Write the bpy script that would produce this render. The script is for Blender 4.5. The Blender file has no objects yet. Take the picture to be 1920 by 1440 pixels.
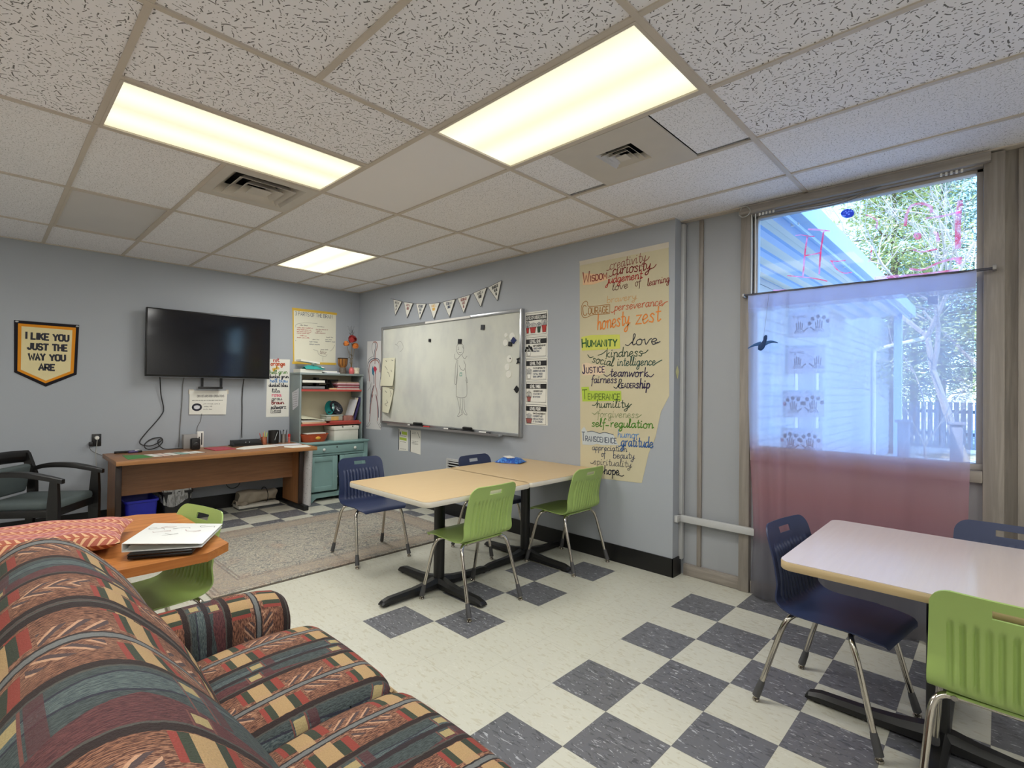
import bpy, bmesh, math, random
from mathutils import Vector, Matrix
random.seed(7)
PI = math.pi
sc = bpy.context.scene
C = sc.collection

# ---------------------------------------------------------------- camera, world, sun, lamps, exposure
cam_d = bpy.data.cameras.new('camera')
cam = bpy.data.objects.new('camera', cam_d)
C.objects.link(cam)
yaw, pitch, roll = 0.80603, 0.00923, 0.01173
fw = Vector((math.sin(yaw) * math.cos(pitch), math.cos(yaw) * math.cos(pitch), math.sin(pitch)))
rt0 = Vector((math.cos(yaw), -math.sin(yaw), 0))
up0 = rt0.cross(fw)
rt = math.cos(roll) * rt0 + math.sin(roll) * up0
up = -math.sin(roll) * rt0 + math.cos(roll) * up0
m = Matrix((rt, up, -fw)).transposed().to_4x4()
m.translation = Vector((-1.60994, -2.76881, 1.40955))
cam.matrix_world = m
cam_d.sensor_width = 36.0
cam_d.lens = 954.69 / 1920 * 36.0
cam_d.clip_start = 0.03
sc.camera = cam

sc.view_settings.view_transform = 'Standard'
sc.view_settings.look = 'None'
sc.view_settings.gamma = 1.0
sc.view_settings.use_curve_mapping = False
sc.view_settings.exposure = 0.15
cy = sc.cycles
cy.use_denoising = True
cy.max_bounces = 10
cy.diffuse_bounces = 5
cy.transparent_max_bounces = 16
cy.sample_clamp_indirect = 4.0
cy.caustics_reflective = False
cy.caustics_refractive = False

w = bpy.data.worlds.new('sky')
sc.world = w
w.use_nodes = True
wn = w.node_tree
bg = wn.nodes['Background']
sky = wn.nodes.new('ShaderNodeTexSky')
sky.sky_type = 'NISHITA'
sky.sun_disc = False
sky.sun_elevation = math.radians(48)
sky.sun_rotation = math.radians(235)
sky.air_density = 1.0
sky.dust_density = 0.6
sky.ozone_density = 3.0
tint = wn.nodes.new('ShaderNodeMix'); tint.data_type = 'RGBA'; tint.blend_type = 'MULTIPLY'
tint.inputs[0].default_value = 1.0; tint.inputs[7].default_value = (0.66, 0.90, 1.12, 1)
wn.links.new(sky.outputs[0], tint.inputs[6])
wn.links.new(tint.outputs[2], bg.inputs[0])
bg.inputs[1].default_value = 0.85

sun_d = bpy.data.lights.new('sun', 'SUN')
sun_d.energy = 8.0
sun_d.angle = math.radians(0.6)
sun_d.color = (1.0, 0.96, 0.88)
sun = bpy.data.objects.new('sun', sun_d)
C.objects.link(sun)
sun.rotation_euler = Vector((0.62, -0.25, -0.80)).to_track_quat('-Z', 'Y').to_euler()

LAMP_W = 24.5      # watts of one ceiling panel
LAMP_C = (1.0, 0.99, 0.955)

# room planes (metres): wall_back y = YA, wall_right x = XB, window wall x = XW, ceiling z = H
H, XB, YA, XW = 2.715, 2.019, 3.68, 2.165
XL, YB = -4.4, -5.6
YC = -0.985          # where wall_right ends at the window recess

# ---------------------------------------------------------------- node helpers
class S:
    """a scalar or colour socket with arithmetic"""
    def __init__(s, nb, k): s.nb, s.k = nb, k
    def _b(s, op, o, r=False): return s.nb.math(op, o, s) if r else s.nb.math(op, s, o)
    def __add__(s, o): return s._b('ADD', o)
    def __radd__(s, o): return s._b('ADD', o)
    def __sub__(s, o): return s._b('SUBTRACT', o)
    def __rsub__(s, o): return s._b('SUBTRACT', o, True)
    def __mul__(s, o): return s._b('MULTIPLY', o)
    def __rmul__(s, o): return s._b('MULTIPLY', o)
    def __truediv__(s, o): return s._b('DIVIDE', o)
    def __lt__(s, o): return s._b('LESS_THAN', o)
    def __gt__(s, o): return s._b('GREATER_THAN', o)
    def frac(s): return s.nb.math('FRACT', s)
    def floor(s): return s.nb.math('FLOOR', s)
    def abs(s): return s.nb.math('ABSOLUTE', s)
    def sin(s): return s.nb.math('SINE', s)

class NB:
    def __init__(s, name):
        s.mat = bpy.data.materials.new(name)
        s.mat.use_nodes = True
        s.nt = s.mat.node_tree
        s.bsdf = s.nt.nodes['Principled BSDF']
        s.out = s.nt.nodes['Material Output']
    def node(s, t, **kw):
        n = s.nt.nodes.new(t)
        for k, v in kw.items(): setattr(n, k, v)
        return n
    def put(s, sock, v):
        if isinstance(v, S): s.nt.links.new(v.k, sock)
        elif isinstance(v, bpy.types.NodeSocket): s.nt.links.new(v, sock)
        elif isinstance(v, (tuple, list)) and len(v) == 3 and sock.type == 'RGBA': sock.default_value = (*v, 1)
        else: sock.default_value = v
    def math(s, op, a, b=None, c=None):
        n = s.node('ShaderNodeMath', operation=op)
        s.put(n.inputs[0], a)
        if b is not None: s.put(n.inputs[1], b)
        if c is not None: s.put(n.inputs[2], c)
        return S(s, n.outputs[0])
    def between(s, x, a, b): return (x > a) * (x < b)
    def mix(s, f, a, b, mode='MIX'):
        n = s.node('ShaderNodeMix', data_type='RGBA', blend_type=mode)
        s.put(n.inputs[0], f); s.put(n.inputs[6], a); s.put(n.inputs[7], b)
        return S(s, n.outputs[2])
    def coord(s, k='Object'):
        if not hasattr(s, '_tc'): s._tc = s.node('ShaderNodeTexCoord')
        return s._tc.outputs[k]
    def pos(s):
        if not hasattr(s, '_g'): s._g = s.node('ShaderNodeNewGeometry')
        return s._g.outputs['Position']
    def xyz(s, v):
        n = s.node('ShaderNodeSeparateXYZ'); s.put(n.inputs[0], v)
        return [S(s, o) for o in n.outputs]
    def comb(s, x, y, z=0.0):
        n = s.node('ShaderNodeCombineXYZ')
        for i, q in enumerate((x, y, z)): s.put(n.inputs[i], q)
        return n.outputs[0]
    def scale(s, v, k):
        n = s.node('ShaderNodeMapping'); s.put(n.inputs[0], v)
        n.inputs['Scale'].default_value = k
        return n.outputs[0]
    def noise(s, v, scale=5.0, detail=3.0, rough=0.5, dist=0.0, col=False):
        n = s.node('ShaderNodeTexNoise')
        s.put(n.inputs['Vector'], v)
        n.inputs['Scale'].default_value = scale; n.inputs['Detail'].default_value = detail
        n.inputs['Roughness'].default_value = rough; n.inputs['Distortion'].default_value = dist
        return S(s, n.outputs[1 if col else 0])
    def voro(s, v, scale=5.0, feature='F1', rand=1.0):
        n = s.node('ShaderNodeTexVoronoi', feature=feature)
        s.put(n.inputs['Vector'], v); n.inputs['Scale'].default_value = scale
        n.inputs['Randomness'].default_value = rand
        return n
    def ramp(s, f, stops, interp='LINEAR'):
        n = s.node('ShaderNodeValToRGB'); s.put(n.inputs[0], f)
        e = n.color_ramp; e.interpolation = interp
        while len(e.elements) < len(stops): e.elements.new(0.5)
        for q, (p, c) in zip(e.elements, stops): q.position = p; q.color = (*c, 1)
        return S(s, n.outputs[0])
    def smooth(s, x, a, b):
        n = s.node('ShaderNodeMapRange', interpolation_type='SMOOTHSTEP')
        s.put(n.inputs[0], x); n.inputs[1].default_value = a; n.inputs[2].default_value = b
        return S(s, n.outputs[0])
    def bump(s, h, strength=0.2, dist=0.01):
        n = s.node('ShaderNodeBump'); s.put(n.inputs['Height'], h)
        n.inputs['Strength'].default_value = strength; n.inputs['Distance'].default_value = dist
        s.nt.links.new(n.outputs[0], s.bsdf.inputs['Normal'])
    def done(s, color=None, rough=None, metal=None, **kw):
        if color is not None: s.put(s.bsdf.inputs['Base Color'], color)
        if rough is not None: s.put(s.bsdf.inputs['Roughness'], rough)
        if metal is not None: s.put(s.bsdf.inputs['Metallic'], metal)
        for k, v in kw.items(): s.put(s.bsdf.inputs[k.replace('_', ' ')], v)
        return s.mat

def srgb(r, g, b):
    f = lambda c: c / 12.92 if c <= 0.04045 else ((c + 0.055) / 1.055) ** 2.4
    return (f(r / 255), f(g / 255), f(b / 255))

def plain(name, rgb, rough=0.6, metal=0.0, var=0.08, scale=14.0, bump=0.0, bscale=60.0, **kw):
    """solid colour with a slight procedural mottling"""
    nb = NB(name)
    c = srgb(*rgb)
    n = nb.noise(nb.coord(), scale, 3)
    lo = tuple(max(0, q * (1 - var)) for q in c); hi = tuple(min(1, q * (1 + var)) for q in c)
    if bump: nb.bump(nb.noise(nb.coord(), bscale, 2), bump, 0.004)
    return nb.done(nb.mix(n, lo, hi), rough, metal, **kw)

def wood(name, lo, hi, rough=0.4, axis='x', scale=1.0):
    nb = NB(name)
    k = {'x': (1.5, 22, 22), 'y': (22, 1.5, 22), 'z': (22, 22, 1.5)}[axis]
    v = nb.scale(nb.coord(), tuple(q * scale for q in k))
    g = nb.noise(v, 1.6, 5, 0.6, 1.2)
    fine = nb.noise(nb.scale(nb.coord(), tuple(q * scale * 5 for q in k)), 1.5, 2)
    col = nb.mix(nb.smooth(g, 0.3, 0.7), srgb(*lo), srgb(*hi))
    col = nb.mix(fine * 0.25, col, tuple(q * 0.6 for q in srgb(*lo)))
    return nb.done(col, rough)

# ---------------------------------------------------------------- mesh helpers
class MB:
    def __init__(s): s.v, s.f, s.m, s.uv = [], [], [], {}
    def add(s, vs, fs, m=0, uv=None):
        b = len(s.v)
        s.v += [Vector(q) for q in vs]
        s.f += [tuple(b + i for i in f) for f in fs]
        s.m += [m] * len(fs)
        if uv:
            for i, q in enumerate(uv): s.uv[b + i] = q
        return s
    def box(s, c, d, m=0, rot=None, bev=0.0, seg=2):
        if bev:
            bm = bmesh.new()
            bmesh.ops.create_cube(bm, size=1)
            bmesh.ops.scale(bm, vec=Vector(d), verts=bm.verts)
            bmesh.ops.bevel(bm, geom=bm.edges[:], offset=min(bev, min(d) * 0.49), segments=seg, profile=0.5, affect='EDGES')
            vs = [v.co.copy() for v in bm.verts]; bm.verts.index_update()
            fs = [[v.index for v in f.verts] for f in bm.faces]
            bm.free()
        else:
            vs = [Vector((x * d[0] / 2, y * d[1] / 2, z * d[2] / 2)) for x in (-1, 1) for y in (-1, 1) for z in (-1, 1)]
            fs = [(0, 1, 3, 2), (4, 6, 7, 5), (0, 4, 5, 1), (2, 3, 7, 6), (0, 2, 6, 4), (1, 5, 7, 3)]
        if rot is not None: vs = [rot @ q for q in vs]
        c = Vector(c)
        return s.add([q + c for q in vs], fs, m)
    def bb(s, x0, x1, y0, y1, z0, z1, m=0, bev=0.0):
        return s.box(((x0 + x1) / 2, (y0 + y1) / 2, (z0 + z1) / 2), (abs(x1 - x0), abs(y1 - y0), abs(z1 - z0)), m, None, bev)
    def tube(s, pts, r, n=8, m=0, caps=True):
        pts = [Vector(q) for q in pts]
        rs = r if isinstance(r, (list, tuple)) else [r] * len(pts)
        t = (pts[1] - pts[0]).normalized()
        a = t.orthogonal().normalized()
        vs, fs = [], []
        for i, q in enumerate(pts):
            if i == 0: d = pts[1] - pts[0]
            elif i == len(pts) - 1: d = pts[-1] - pts[-2]
            else: d = (pts[i + 1] - q).normalized() + (q - pts[i - 1]).normalized()
            if d.length < 1e-9: d = t
            d.normalize()
            a = (a - d * a.dot(d))
            a = a.normalized() if a.length > 1e-6 else d.orthogonal().normalized()
            b = d.cross(a)
            for k in range(n):
                th = 2 * PI * k / n
                vs.append(q + (a * math.cos(th) + b * math.sin(th)) * rs[i])
        for i in range(len(pts) - 1):
            for k in range(n):
                fs.append((i * n + k, i * n + (k + 1) % n, (i + 1) * n + (k + 1) % n, (i + 1) * n + k))
        if caps:
            fs.append(tuple(range(n - 1, -1, -1))); L = (len(pts) - 1) * n
            fs.append(tuple(L + k for k in range(n)))
        return s.add(vs, fs, m)
    def cyl(s, p0, p1, r0, r1=None, n=16, m=0): return s.tube([p0, p1], [r0, r0 if r1 is None else r1], n, m)
    def lathe(s, prof, c=(0, 0, 0), n=20, m=0, sx=1, sy=1):
        vs, fs = [], []
        for r, z in prof:
            for k in range(n):
                th = 2 * PI * k / n
                vs.append(Vector(c) + Vector((r * math.cos(th) * sx, r * math.sin(th) * sy, z)))
        for i in range(len(prof) - 1):
            for k in range(n):
                fs.append((i * n + k, i * n + (k + 1) % n, (i + 1) * n + (k + 1) % n, (i + 1) * n + k))
        if prof[0][0] > 1e-6: fs.append(tuple(range(n - 1, -1, -1)))
        if prof[-1][0] > 1e-6: fs.append(tuple((len(prof) - 1) * n + k for k in range(n)))
        return s.add(vs, fs, m)
    def ball(s, c, r, sc_=(1, 1, 1), n=14, m=0, rot=None):
        pr = [(math.sin(PI * i / n), -math.cos(PI * i / n)) for i in range(n + 1)]
        t = MB().lathe([(max(a, 1e-5), b) for a, b in pr], (0, 0, 0), n + 4)
        vs = [Vector((q.x * r * sc_[0], q.y * r * sc_[1], q.z * r * sc_[2])) for q in t.v]
        if rot is not None: vs = [rot @ q for q in vs]
        return s.add([q + Vector(c) for q in vs], t.f, m)
    def prism(s, poly, fn, d0, d1, m=0):
        """polygon (a,b) list extruded between depths d0 and d1 of fn(a,b,d)"""
        n = len(poly)
        vs = [fn(a, b, d0) for a, b in poly] + [fn(a, b, d1) for a, b in poly]
        fs = [tuple(range(n)), tuple(range(2 * n - 1, n - 1, -1))] + [(i, (i + 1) % n, n + (i + 1) % n, n + i) for i in range(n)]
        return s.add(vs, fs, m)
    def grid(s, fn, nu, nv, m=0, uvf=None, closed_u=False):
        vs = [fn(i / nu, j / nv) for j in range(nv + 1) for i in range(nu + 1)]
        uv = [uvf(i / nu, j / nv) for j in range(nv + 1) for i in range(nu + 1)] if uvf else None
        W = nu + 1
        fs = [(j * W + i, j * W + i + 1, (j + 1) * W + i + 1, (j + 1) * W + i) for j in range(nv) for i in range(nu)]
        return s.add(vs, fs, m, uv)
    def build(s, name, mats, parent=None, smooth=40, off=None, keep_normals=False):
        me = bpy.data.meshes.new(name)
        off = Vector(off) if off is not None else Vector((0, 0, 0))
        me.from_pydata([q - off for q in s.v], [], s.f)
        if not isinstance(mats, (list, tuple)): mats = [mats]
        for q in mats: me.materials.append(q)
        me.polygons.foreach_set('material_index', s.m)
        if s.uv:
            l = me.uv_layers.new(name='UVMap')
            for lp in me.loops: l.data[lp.index].uv = s.uv.get(lp.vertex_index, (0, 0))
        if not keep_normals:
            bm = bmesh.new(); bm.from_mesh(me)
            bmesh.ops.recalc_face_normals(bm, faces=bm.faces)
            bm.to_mesh(me); bm.free()
        if smooth:
            me.shade_smooth()
            me.set_sharp_from_angle(angle=math.radians(smooth))
        o = bpy.data.objects.new(name, me)
        C.objects.link(o)
        if parent is not None: o.parent = parent
        return o

def tag(o, label, cat, group=None, kind=None):
    o['label'] = label; o['category'] = cat
    if group: o['group'] = group
    if kind: o['kind'] = kind
    return o
def thing(name, label, cat, loc=(0, 0, 0), rz=0.0, group=None):
    o = bpy.data.objects.new(name, None)
    o.empty_display_size = 0.1
    C.objects.link(o)
    o.location = loc; o.rotation_euler = (0, 0, rz)
    return tag(o, label, cat, group)
def part(mb, name, mats, root, label=None, smooth=40, local=False):
    """part under root; vertices in world axes unless local (root must be unrotated then)"""
    off = None
    if not local:
        off = Vector((0, 0, 0)); q = root
        while q is not None: off += Vector(q.location); q = q.parent
    o = mb.build(name, mats, root, smooth, off)
    if label: o['label'] = label
    return o
def solo(mb, name, mats, label, cat, loc=None, group=None, kind=None, smooth=40):
    """a thing that is one mesh, its origin at loc (default: base centre of its box)"""
    if loc is None:
        xs = [q.x for q in mb.v]; ys = [q.y for q in mb.v]; zs = [q.z for q in mb.v]
        loc = ((min(xs) + max(xs)) / 2, (min(ys) + max(ys)) / 2, min(zs))
    o = mb.build(name, mats, None, smooth, loc)
    o.location = loc
    return tag(o, label, cat, group, kind)
def struct(mb, name, mats, parent=None, smooth=30):
    o = mb.build(name, mats, parent, smooth)
    if parent is None: o['kind'] = 'structure'
    return o
def dup(o, parent=None):
    c = o.copy(); C.objects.link(c)
    if parent is not None: c.parent = parent
    for ch in list(o.children): dup(ch, c)
    return c
def place(src, used, label, loc, rz, group=None):
    """first call moves the built thing itself, later calls copy it"""
    o = src if not used else dup(src)
    used.append(1)
    o.location = loc; o.rotation_euler = (0, 0, rz); o['label'] = label
    if group: o['group'] = group
    return o

def smooth_path(pts, n=6):
    """Catmull-Rom through pts"""
    P = [Vector(q) for q in pts]
    P = [P[0] * 2 - P[1]] + P + [P[-1] * 2 - P[-2]]
    out = []
    for i in range(1, len(P) - 2):
        a, b, c, d = P[i - 1:i + 3]
        for k in range(n):
            t = k / n
            out.append(0.5 * ((2 * b) + (c - a) * t + (2 * a - 5 * b + 4 * c - d) * t * t + (3 * b - a - 3 * c + d) * t ** 3))
    out.append(P[-2])
    return out
FA = lambda a, b, d: Vector((a, YA - d, b))        # on wall_back: a = x, b = z, d = distance off the wall
FB = lambda a, b, d: Vector((XB - d, a, b))        # on wall_right: a = y
FW = lambda a, b, d: Vector((XW - d, a, b))        # on the window wall: a = y
FZ = lambda a, b, d: Vector((a, b, d))             # lying flat: d = height

# ---------------------------------------------------------------- materials of the room
def floor_tile(name, base, light, dark, amt):
    nb = NB(name)
    p = nb.coord()
    x, y, z = nb.xyz(p)
    # flecks drawn out along one direction
    v = nb.scale(p, (62, 20, 1))
    f1 = nb.noise(v, 1.0, 2, 0.6, 0.6)
    f2 = nb.noise(nb.scale(p, (80, 24, 1)), 1.0, 2, 0.6, 1.0)
    big = nb.noise(p, 2.2, 3)
    col = nb.mix(big, tuple(q * 0.94 for q in srgb(*base)), tuple(min(1, q * 1.05) for q in srgb(*base)))
    col = nb.mix(nb.smooth(f1, 0.56, 0.63) * amt[0], col, srgb(*dark))
    col = nb.mix(nb.smooth(f2, 0.62, 0.67) * amt[1], col, srgb(*light))
    T = 0.3048
    gx = nb.math('ABSOLUTE', nb.math('FRACT', x / T + 0.5) - 0.5)
    gy = nb.math('ABSOLUTE', nb.math('FRACT', y / T + 0.5) - 0.5)
    g = nb.math('MINIMUM', gx, gy)
    col = nb.mix((g < 0.0035) * amt[2], col, srgb(70, 66, 58))
    spec = nb.noise(p, 30, 2) * 0.12 + nb.noise(p, 1.2, 2) * 0.16
    return nb.done(col, spec + 0.20)
M_TW = floor_tile('floor_white_tile', (203, 202, 188), (218, 217, 206), (176, 168, 142), (0.4, 0.4, 0.22))
M_TD = floor_tile('floor_grey_tile', (106, 107, 112), (182, 184, 188), (74, 75, 80), (0.75, 0.85, 0.5))
M_WALL = plain('wall_paint', (163, 168, 175), 0.55, var=0.03, scale=1.2, bump=0.05, bscale=180)
M_WHITEW = plain('pale_wall_paint', (236, 235, 232), 0.6, var=0.03, scale=1.2)  # unseen walls made paler so they bounce more light
M_BASE = plain('black_rubber', (16, 16, 17), 0.4, var=0.2, scale=8)

def ceil_tile(name, base, strength, size):
    nb = NB(name)
    p = nb.coord()
    col = nb.mix(nb.noise(p, 1.5, 3), tuple(q * 0.93 for q in srgb(*base)), srgb(*base))
    if strength > 0.01:
        mask = None
        for sc_, th, seed, L in ((size, 0.075, 0.0, 0.50), (size * 1.5, 0.12, 5.3, 0.16)):
            warp = nb.noise(p, 26, 1, col=True)
            n = nb.node('ShaderNodeVectorMath', operation='MULTIPLY_ADD')
            nb.put(n.inputs[0], warp); n.inputs[1].default_value = (0.014, 0.014, 0); 
            sh = nb.node('ShaderNodeVectorMath', operation='ADD'); nb.put(sh.inputs[0], p); sh.inputs[1].default_value = (seed, seed * 0.7, 0)
            nb.put(n.inputs[2], sh.outputs[0])
            vo = nb.voro(nb.scale(n.outputs[0], (1, 1, 0)), sc_)
            d = nb.node('ShaderNodeVectorMath', operation='SUBTRACT')
            m2 = nb.node('ShaderNodeVectorMath', operation='SCALE'); nb.put(m2.inputs[0], nb.scale(n.outputs[0], (1, 1, 0))); m2.inputs['Scale'].default_value = sc_
            pv = nb.node('ShaderNodeVectorMath', operation='SCALE'); nb.put(pv.inputs[0], vo.outputs['Position']); pv.inputs['Scale'].default_value = sc_
            nb.put(d.inputs[0], m2.outputs[0]); nb.put(d.inputs[1], pv.outputs[0])
            dx, dy, _ = nb.xyz(d.outputs[0])
            r, g_, b_ = nb.xyz(vo.outputs['Color'])
            an = r * 6.2832
            ca, sa = nb.math('COSINE', an), nb.math('SINE', an)
            u = dx * ca + dy * sa
            v = dy * ca - dx * sa
            k = (u.abs() < (L * (g_ * 0.9 + 0.12))) * (v.abs() < th * (b_ * 0.5 + 0.45))
            mask = k if mask is None else nb.math('MAXIMUM', mask, k)
        col = nb.mix(mask * strength, col, srgb(52, 49, 47))  # shade inside the fissures and pinholes, put into the colour
    return nb.done(col, 0.9)
M_CT = [ceil_tile('ceiling_tile_fissured', (240, 239, 244), 0.85, 26), ceil_tile('ceiling_tile_fine', (237, 236, 240), 0.5, 44), ceil_tile('ceiling_tile_smooth', (236, 234, 236), 0.0, 30)]
M_GRID = plain('ceiling_grid_paint', (196, 186, 174), 0.5, var=0.08, scale=6)
M_DARK = plain('void_shade', (20, 19, 18), 0.9)  # near-black colour standing in for the shade of unlit spaces
M_TAUPE = wood('painted_taupe_wood', (134, 127, 120), (160, 152, 142), 0.55, 'z', 0.6)
M_TAUPEY = wood('painted_taupe_wood_across', (134, 127, 120), (160, 152, 142), 0.55, 'y', 0.6)
M_PANEL = plain('window_wall_paint', (160, 163, 167), 0.5, var=0.03, scale=2)
M_RACE = plain('cable_channel_paint', (186, 187, 186), 0.45, var=0.04)
M_WHITE = plain('white_enamel', (226, 224, 218), 0.4, var=0.04)

# ---------------------------------------------------------------- setting: floor
T = 0.3048
fl = MB()
i0, i1, j0, j1 = -15, 8, -13, 19
for i in range(i0, i1):
    for j in range(j0, j1):
        x0, x1 = i * T, min((i + 1) * T, XW + 0.05)
        y1, y0 = min(-j * T, YA + 0.05), -(j + 1) * T
        if x1 <= x0 or y1 <= y0: continue
        if j >= 4: dark = (i + j) % 2 == 1
        elif j in (2, 3): dark = False
        elif j in (0, 1): dark = (i + j) % 2 == 0 and 0 <= i < 6
        elif j <= -6: dark = (i + j) % 2 == 0
        else: dark = False
        if i <= -3 and j > -6: dark = (i + j) % 2 == 0 and j in (-1, 0)
        fl.add([(x0, y0, 0), (x1, y0, 0), (x1, y1, 0), (x0, y1, 0)], [(0, 1, 2, 3)], 1 if dark else 0)
fl.bb(XL - 0.2, XW + 0.15, YB - 0.2, YA + 0.2, -0.25, -0.004, 2)
struct(fl, 'floor', [M_TW, M_TD, M_DARK], smooth=0)

# walls
wb = MB().bb(XL - 0.12, XB + 0.14, YA, YA + 0.14, 0, H + 0.3)
struct(wb, 'wall_back', M_WALL)
wr = MB().bb(XB, XB + 0.30, YC, YA, 0, H + 0.3)
struct(wr, 'wall_right', M_WALL)
struct(MB().bb(XL - 0.14, XL, YB, YA, 0, H + 0.3), 'wall_left', M_WHITEW)
struct(MB().bb(XL - 0.14, XW + 0.14, YB - 0.14, YB, 0, H + 0.3), 'wall_front', M_WHITEW)

# window wall: boards between posts, the window hole from y = -2.70 to -1.50, z = 1.03 to 2.645
WY0, WY1, WZ0, WZ1 = -2.70, -1.505, 1.03, 2.645
ww = MB()
ww.bb(XW, XW + 0.12, -1.43, YC + 0.02, 0, H + 0.3, 0)
ww.bb(XW, XW + 0.12, WY0 - 0.01, WY1 + 0.01, 0, 0.93, 0)
ww.bb(XW, XW + 0.12, YB, -2.86, 0, H + 0.3, 0)
ww.bb(XW + 0.01, XW + 0.12, -2.86, -2.77, 0, H + 0.3, 1)
struct(ww, 'wall_window', [M_PANEL, M_TAUPE])
tr = MB()
tr.bb(XW - 0.045, XW + 0.12, -1.50, -1.43, 0, H - 0.01, 0, 0.004)
tr.bb(XW - 0.045, XW + 0.12, -2.785, -2.70, 0, H - 0.01, 0, 0.004)
tr.bb(XW - 0.012, XW + 0.05, -2.86, -2.835, 0, H - 0.01, 0, 0.003)
tr.bb(XW - 0.02, XW + 0.05, -1.145, -1.115, 0, H - 0.01, 0, 0.003)
struct(tr, 'trim_1', M_TAUPE)
t2 = MB()
t2.bb(XW - 0.042, XW + 0.12, WY0, WY1 + 0.004, WZ1, H - 0.006, 0, 0.004)
t2.bb(XW - 0.05, XW + 0.12, WY0, WY1, 0.93, WZ0 - 0.035, 0, 0.004)
t2.bb(XW - 0.03, XW + 0.02, -1.43, YC - 0.03, 0.0, 0.085, 0, 0.004)
t2.bb(XW - 0.03, XW + 0.02, WY0, WY1, 0.0, 0.085, 0, 0.004)
struct(t2, 'trim_2', M_TAUPEY)
# cable channel on the jog and across the recess
t3 = MB()
t3.bb(XB + 0.095, XB + 0.135, YC - 0.028, YC, 0.12, H - 0.02, 0, 0.003)
t3.bb(XW - 0.075, XW - 0.045, -1.545, YC - 0.0, 0.412, 0.462, 0, 0.003)
t3.bb(XB + 0.02, XW - 0.05, YC - 0.026, YC, 0.412, 0.462, 0, 0.003)
struct(t3, 'trim_3', M_RACE)
# base boards
bb_ = MB().bb(XL, XB, YA - 0.008, YA, 0, 0.155, 0)
struct(bb_, 'baseboard_back', M_BASE)
b2 = MB().bb(XB - 0.008, XB, YC - 0.008, YA - 0.008, 0, 0.14, 0)
b2.bb(XB - 0.008, XB + 0.12, YC - 0.010, YC, 0, 0.14, 0)
struct(b2, 'baseboard_right', M_BASE)

# window pane with its metal frame
def glass_mat(name):
    nb = NB(name)
    tr_ = nb.node('ShaderNodeBsdfTransparent'); gl = nb.node('ShaderNodeBsdfGlossy')
    nb.put(tr_.inputs[0], (0.97, 0.985, 1.0)); gl.inputs['Roughness'].default_value = 0.02
    fr = nb.node('ShaderNodeFresnel'); fr.inputs[0].default_value = 1.25
    mx = nb.node('ShaderNodeMixShader'); n = nb.noise(nb.coord(), 3, 2)
    nb.put(mx.inputs[0], nb.math('MULTIPLY', S(nb, fr.outputs[0]), n * 0.1 + 0.32))
    nb.nt.links.new(tr_.outputs[0], mx.inputs[1]); nb.nt.links.new(gl.outputs[0], mx.inputs[2])
    nb.nt.links.new(mx.outputs[0], nb.out.inputs[0])
    return nb.mat
M_GLASS = glass_mat('window_glass')
M_ALU = plain('brushed_aluminium', (186, 188, 190), 0.3, 0.85, var=0.05, scale=40)
wf = MB()
e = 0.028
wf.bb(XW + 0.0, XW + 0.05, WY0, WY0 + e, WZ0 - 0.03, WZ1, 0, 0.003)
wf.bb(XW + 0.0, XW + 0.05, WY1 - e, WY1, WZ0 - 0.03, WZ1, 0, 0.003)
wf.bb(XW + 0.0, XW + 0.05, WY0, WY1, WZ1 - 0.02, WZ1, 0, 0.003)
wf.bb(XW - 0.02, XW + 0.05, WY0, WY1, WZ0 - 0.035, WZ0, 0, 0.003)
win = struct(wf, 'window_1', plain('window_frame_paint', (172, 166, 160), 0.4, 0.1, var=0.05))
gp = MB().bb(XW + 0.022, XW + 0.028, WY0 + e, WY1 - e, WZ0, WZ1 - 0.02)
struct(gp, 'pane', M_GLASS, win)

# ---------------------------------------------------------------- setting: ceiling of lay-in tiles
gx = [-0.045 + 0.593 * k for k in range(-7, 4)] + [XB]
gx[-1] = XW
gy = [-1.85 + 1.186 * k for k in range(-3, 5)]           # ... -1.85, -0.664, 0.522, 1.708, 2.894
LIGHT = {}                                                # cells taken by fixtures
cl = MB()
def tile(x0, x1, y0, y1, t, dx=0.0, dy=0.0, lift=0.0):
    cl.bb(x0 + 0.004 + dx, x1 - 0.004 + dx, y0 + 0.004 + dy, y1 - 0.004 + dy, H + 0.004 + lift, H + 0.02 + lift, t)
bars = []
def bar(x0, x1, y0, y1): bars.append((x0, x1, y0, y1))
xs = [XL] + gx
xs = sorted(set([round(q, 4) for q in xs if q >= XL]))
ys = sorted(set([round(q, 4) for q in [YB] + gy + [YA] if q >= YB]))
def kind(x, y):
    d = math.hypot(x + 1.6, y + 2.8)
    if -0.1 < x < 0.6 and -0.7 < y < 0.55: return 2
    return 0 if d < 2.75 else 1
TAKEN = [(-1.231, -0.045, -0.664, 0.522), (-0.045, 0.548, -1.85, -0.664), (0.548, 1.141, 1.708, 2.894), (-1.231, -0.638, 1.708, 2.894),
         (0.548, 1.141, -1.85, -0.664), (-0.638, -0.045, 0.522, 1.708), (-2.417, -1.824, -3.036, -1.85), (0.548, 1.141, -5.408, -4.222), (-2.417, -1.824, -5.408, -4.222), (-3.01, -2.417, 0.522, 1.708)]
for a, b in zip(xs, xs[1:]):
    for c, d in zip(ys, ys[1:]):
        mx, my = (a + b) / 2, (c + d) / 2
        if any(x0 - .01 < mx < x1 + .01 and y0 - .01 < my < y1 + .01 for x0, x1, y0, y1 in TAKEN): continue
        r = random.Random(int(mx * 100) * 7919 + int(my * 100))
        tile(a, b, c, d, kind(mx, my), r.uniform(-0.004, 0.004), r.uniform(-0.006, 0.006))
# the cell with two tiles laid the other way: one tile, one light below it
tile(-1.231, -0.045, -0.664, -0.071, 0)
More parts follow.
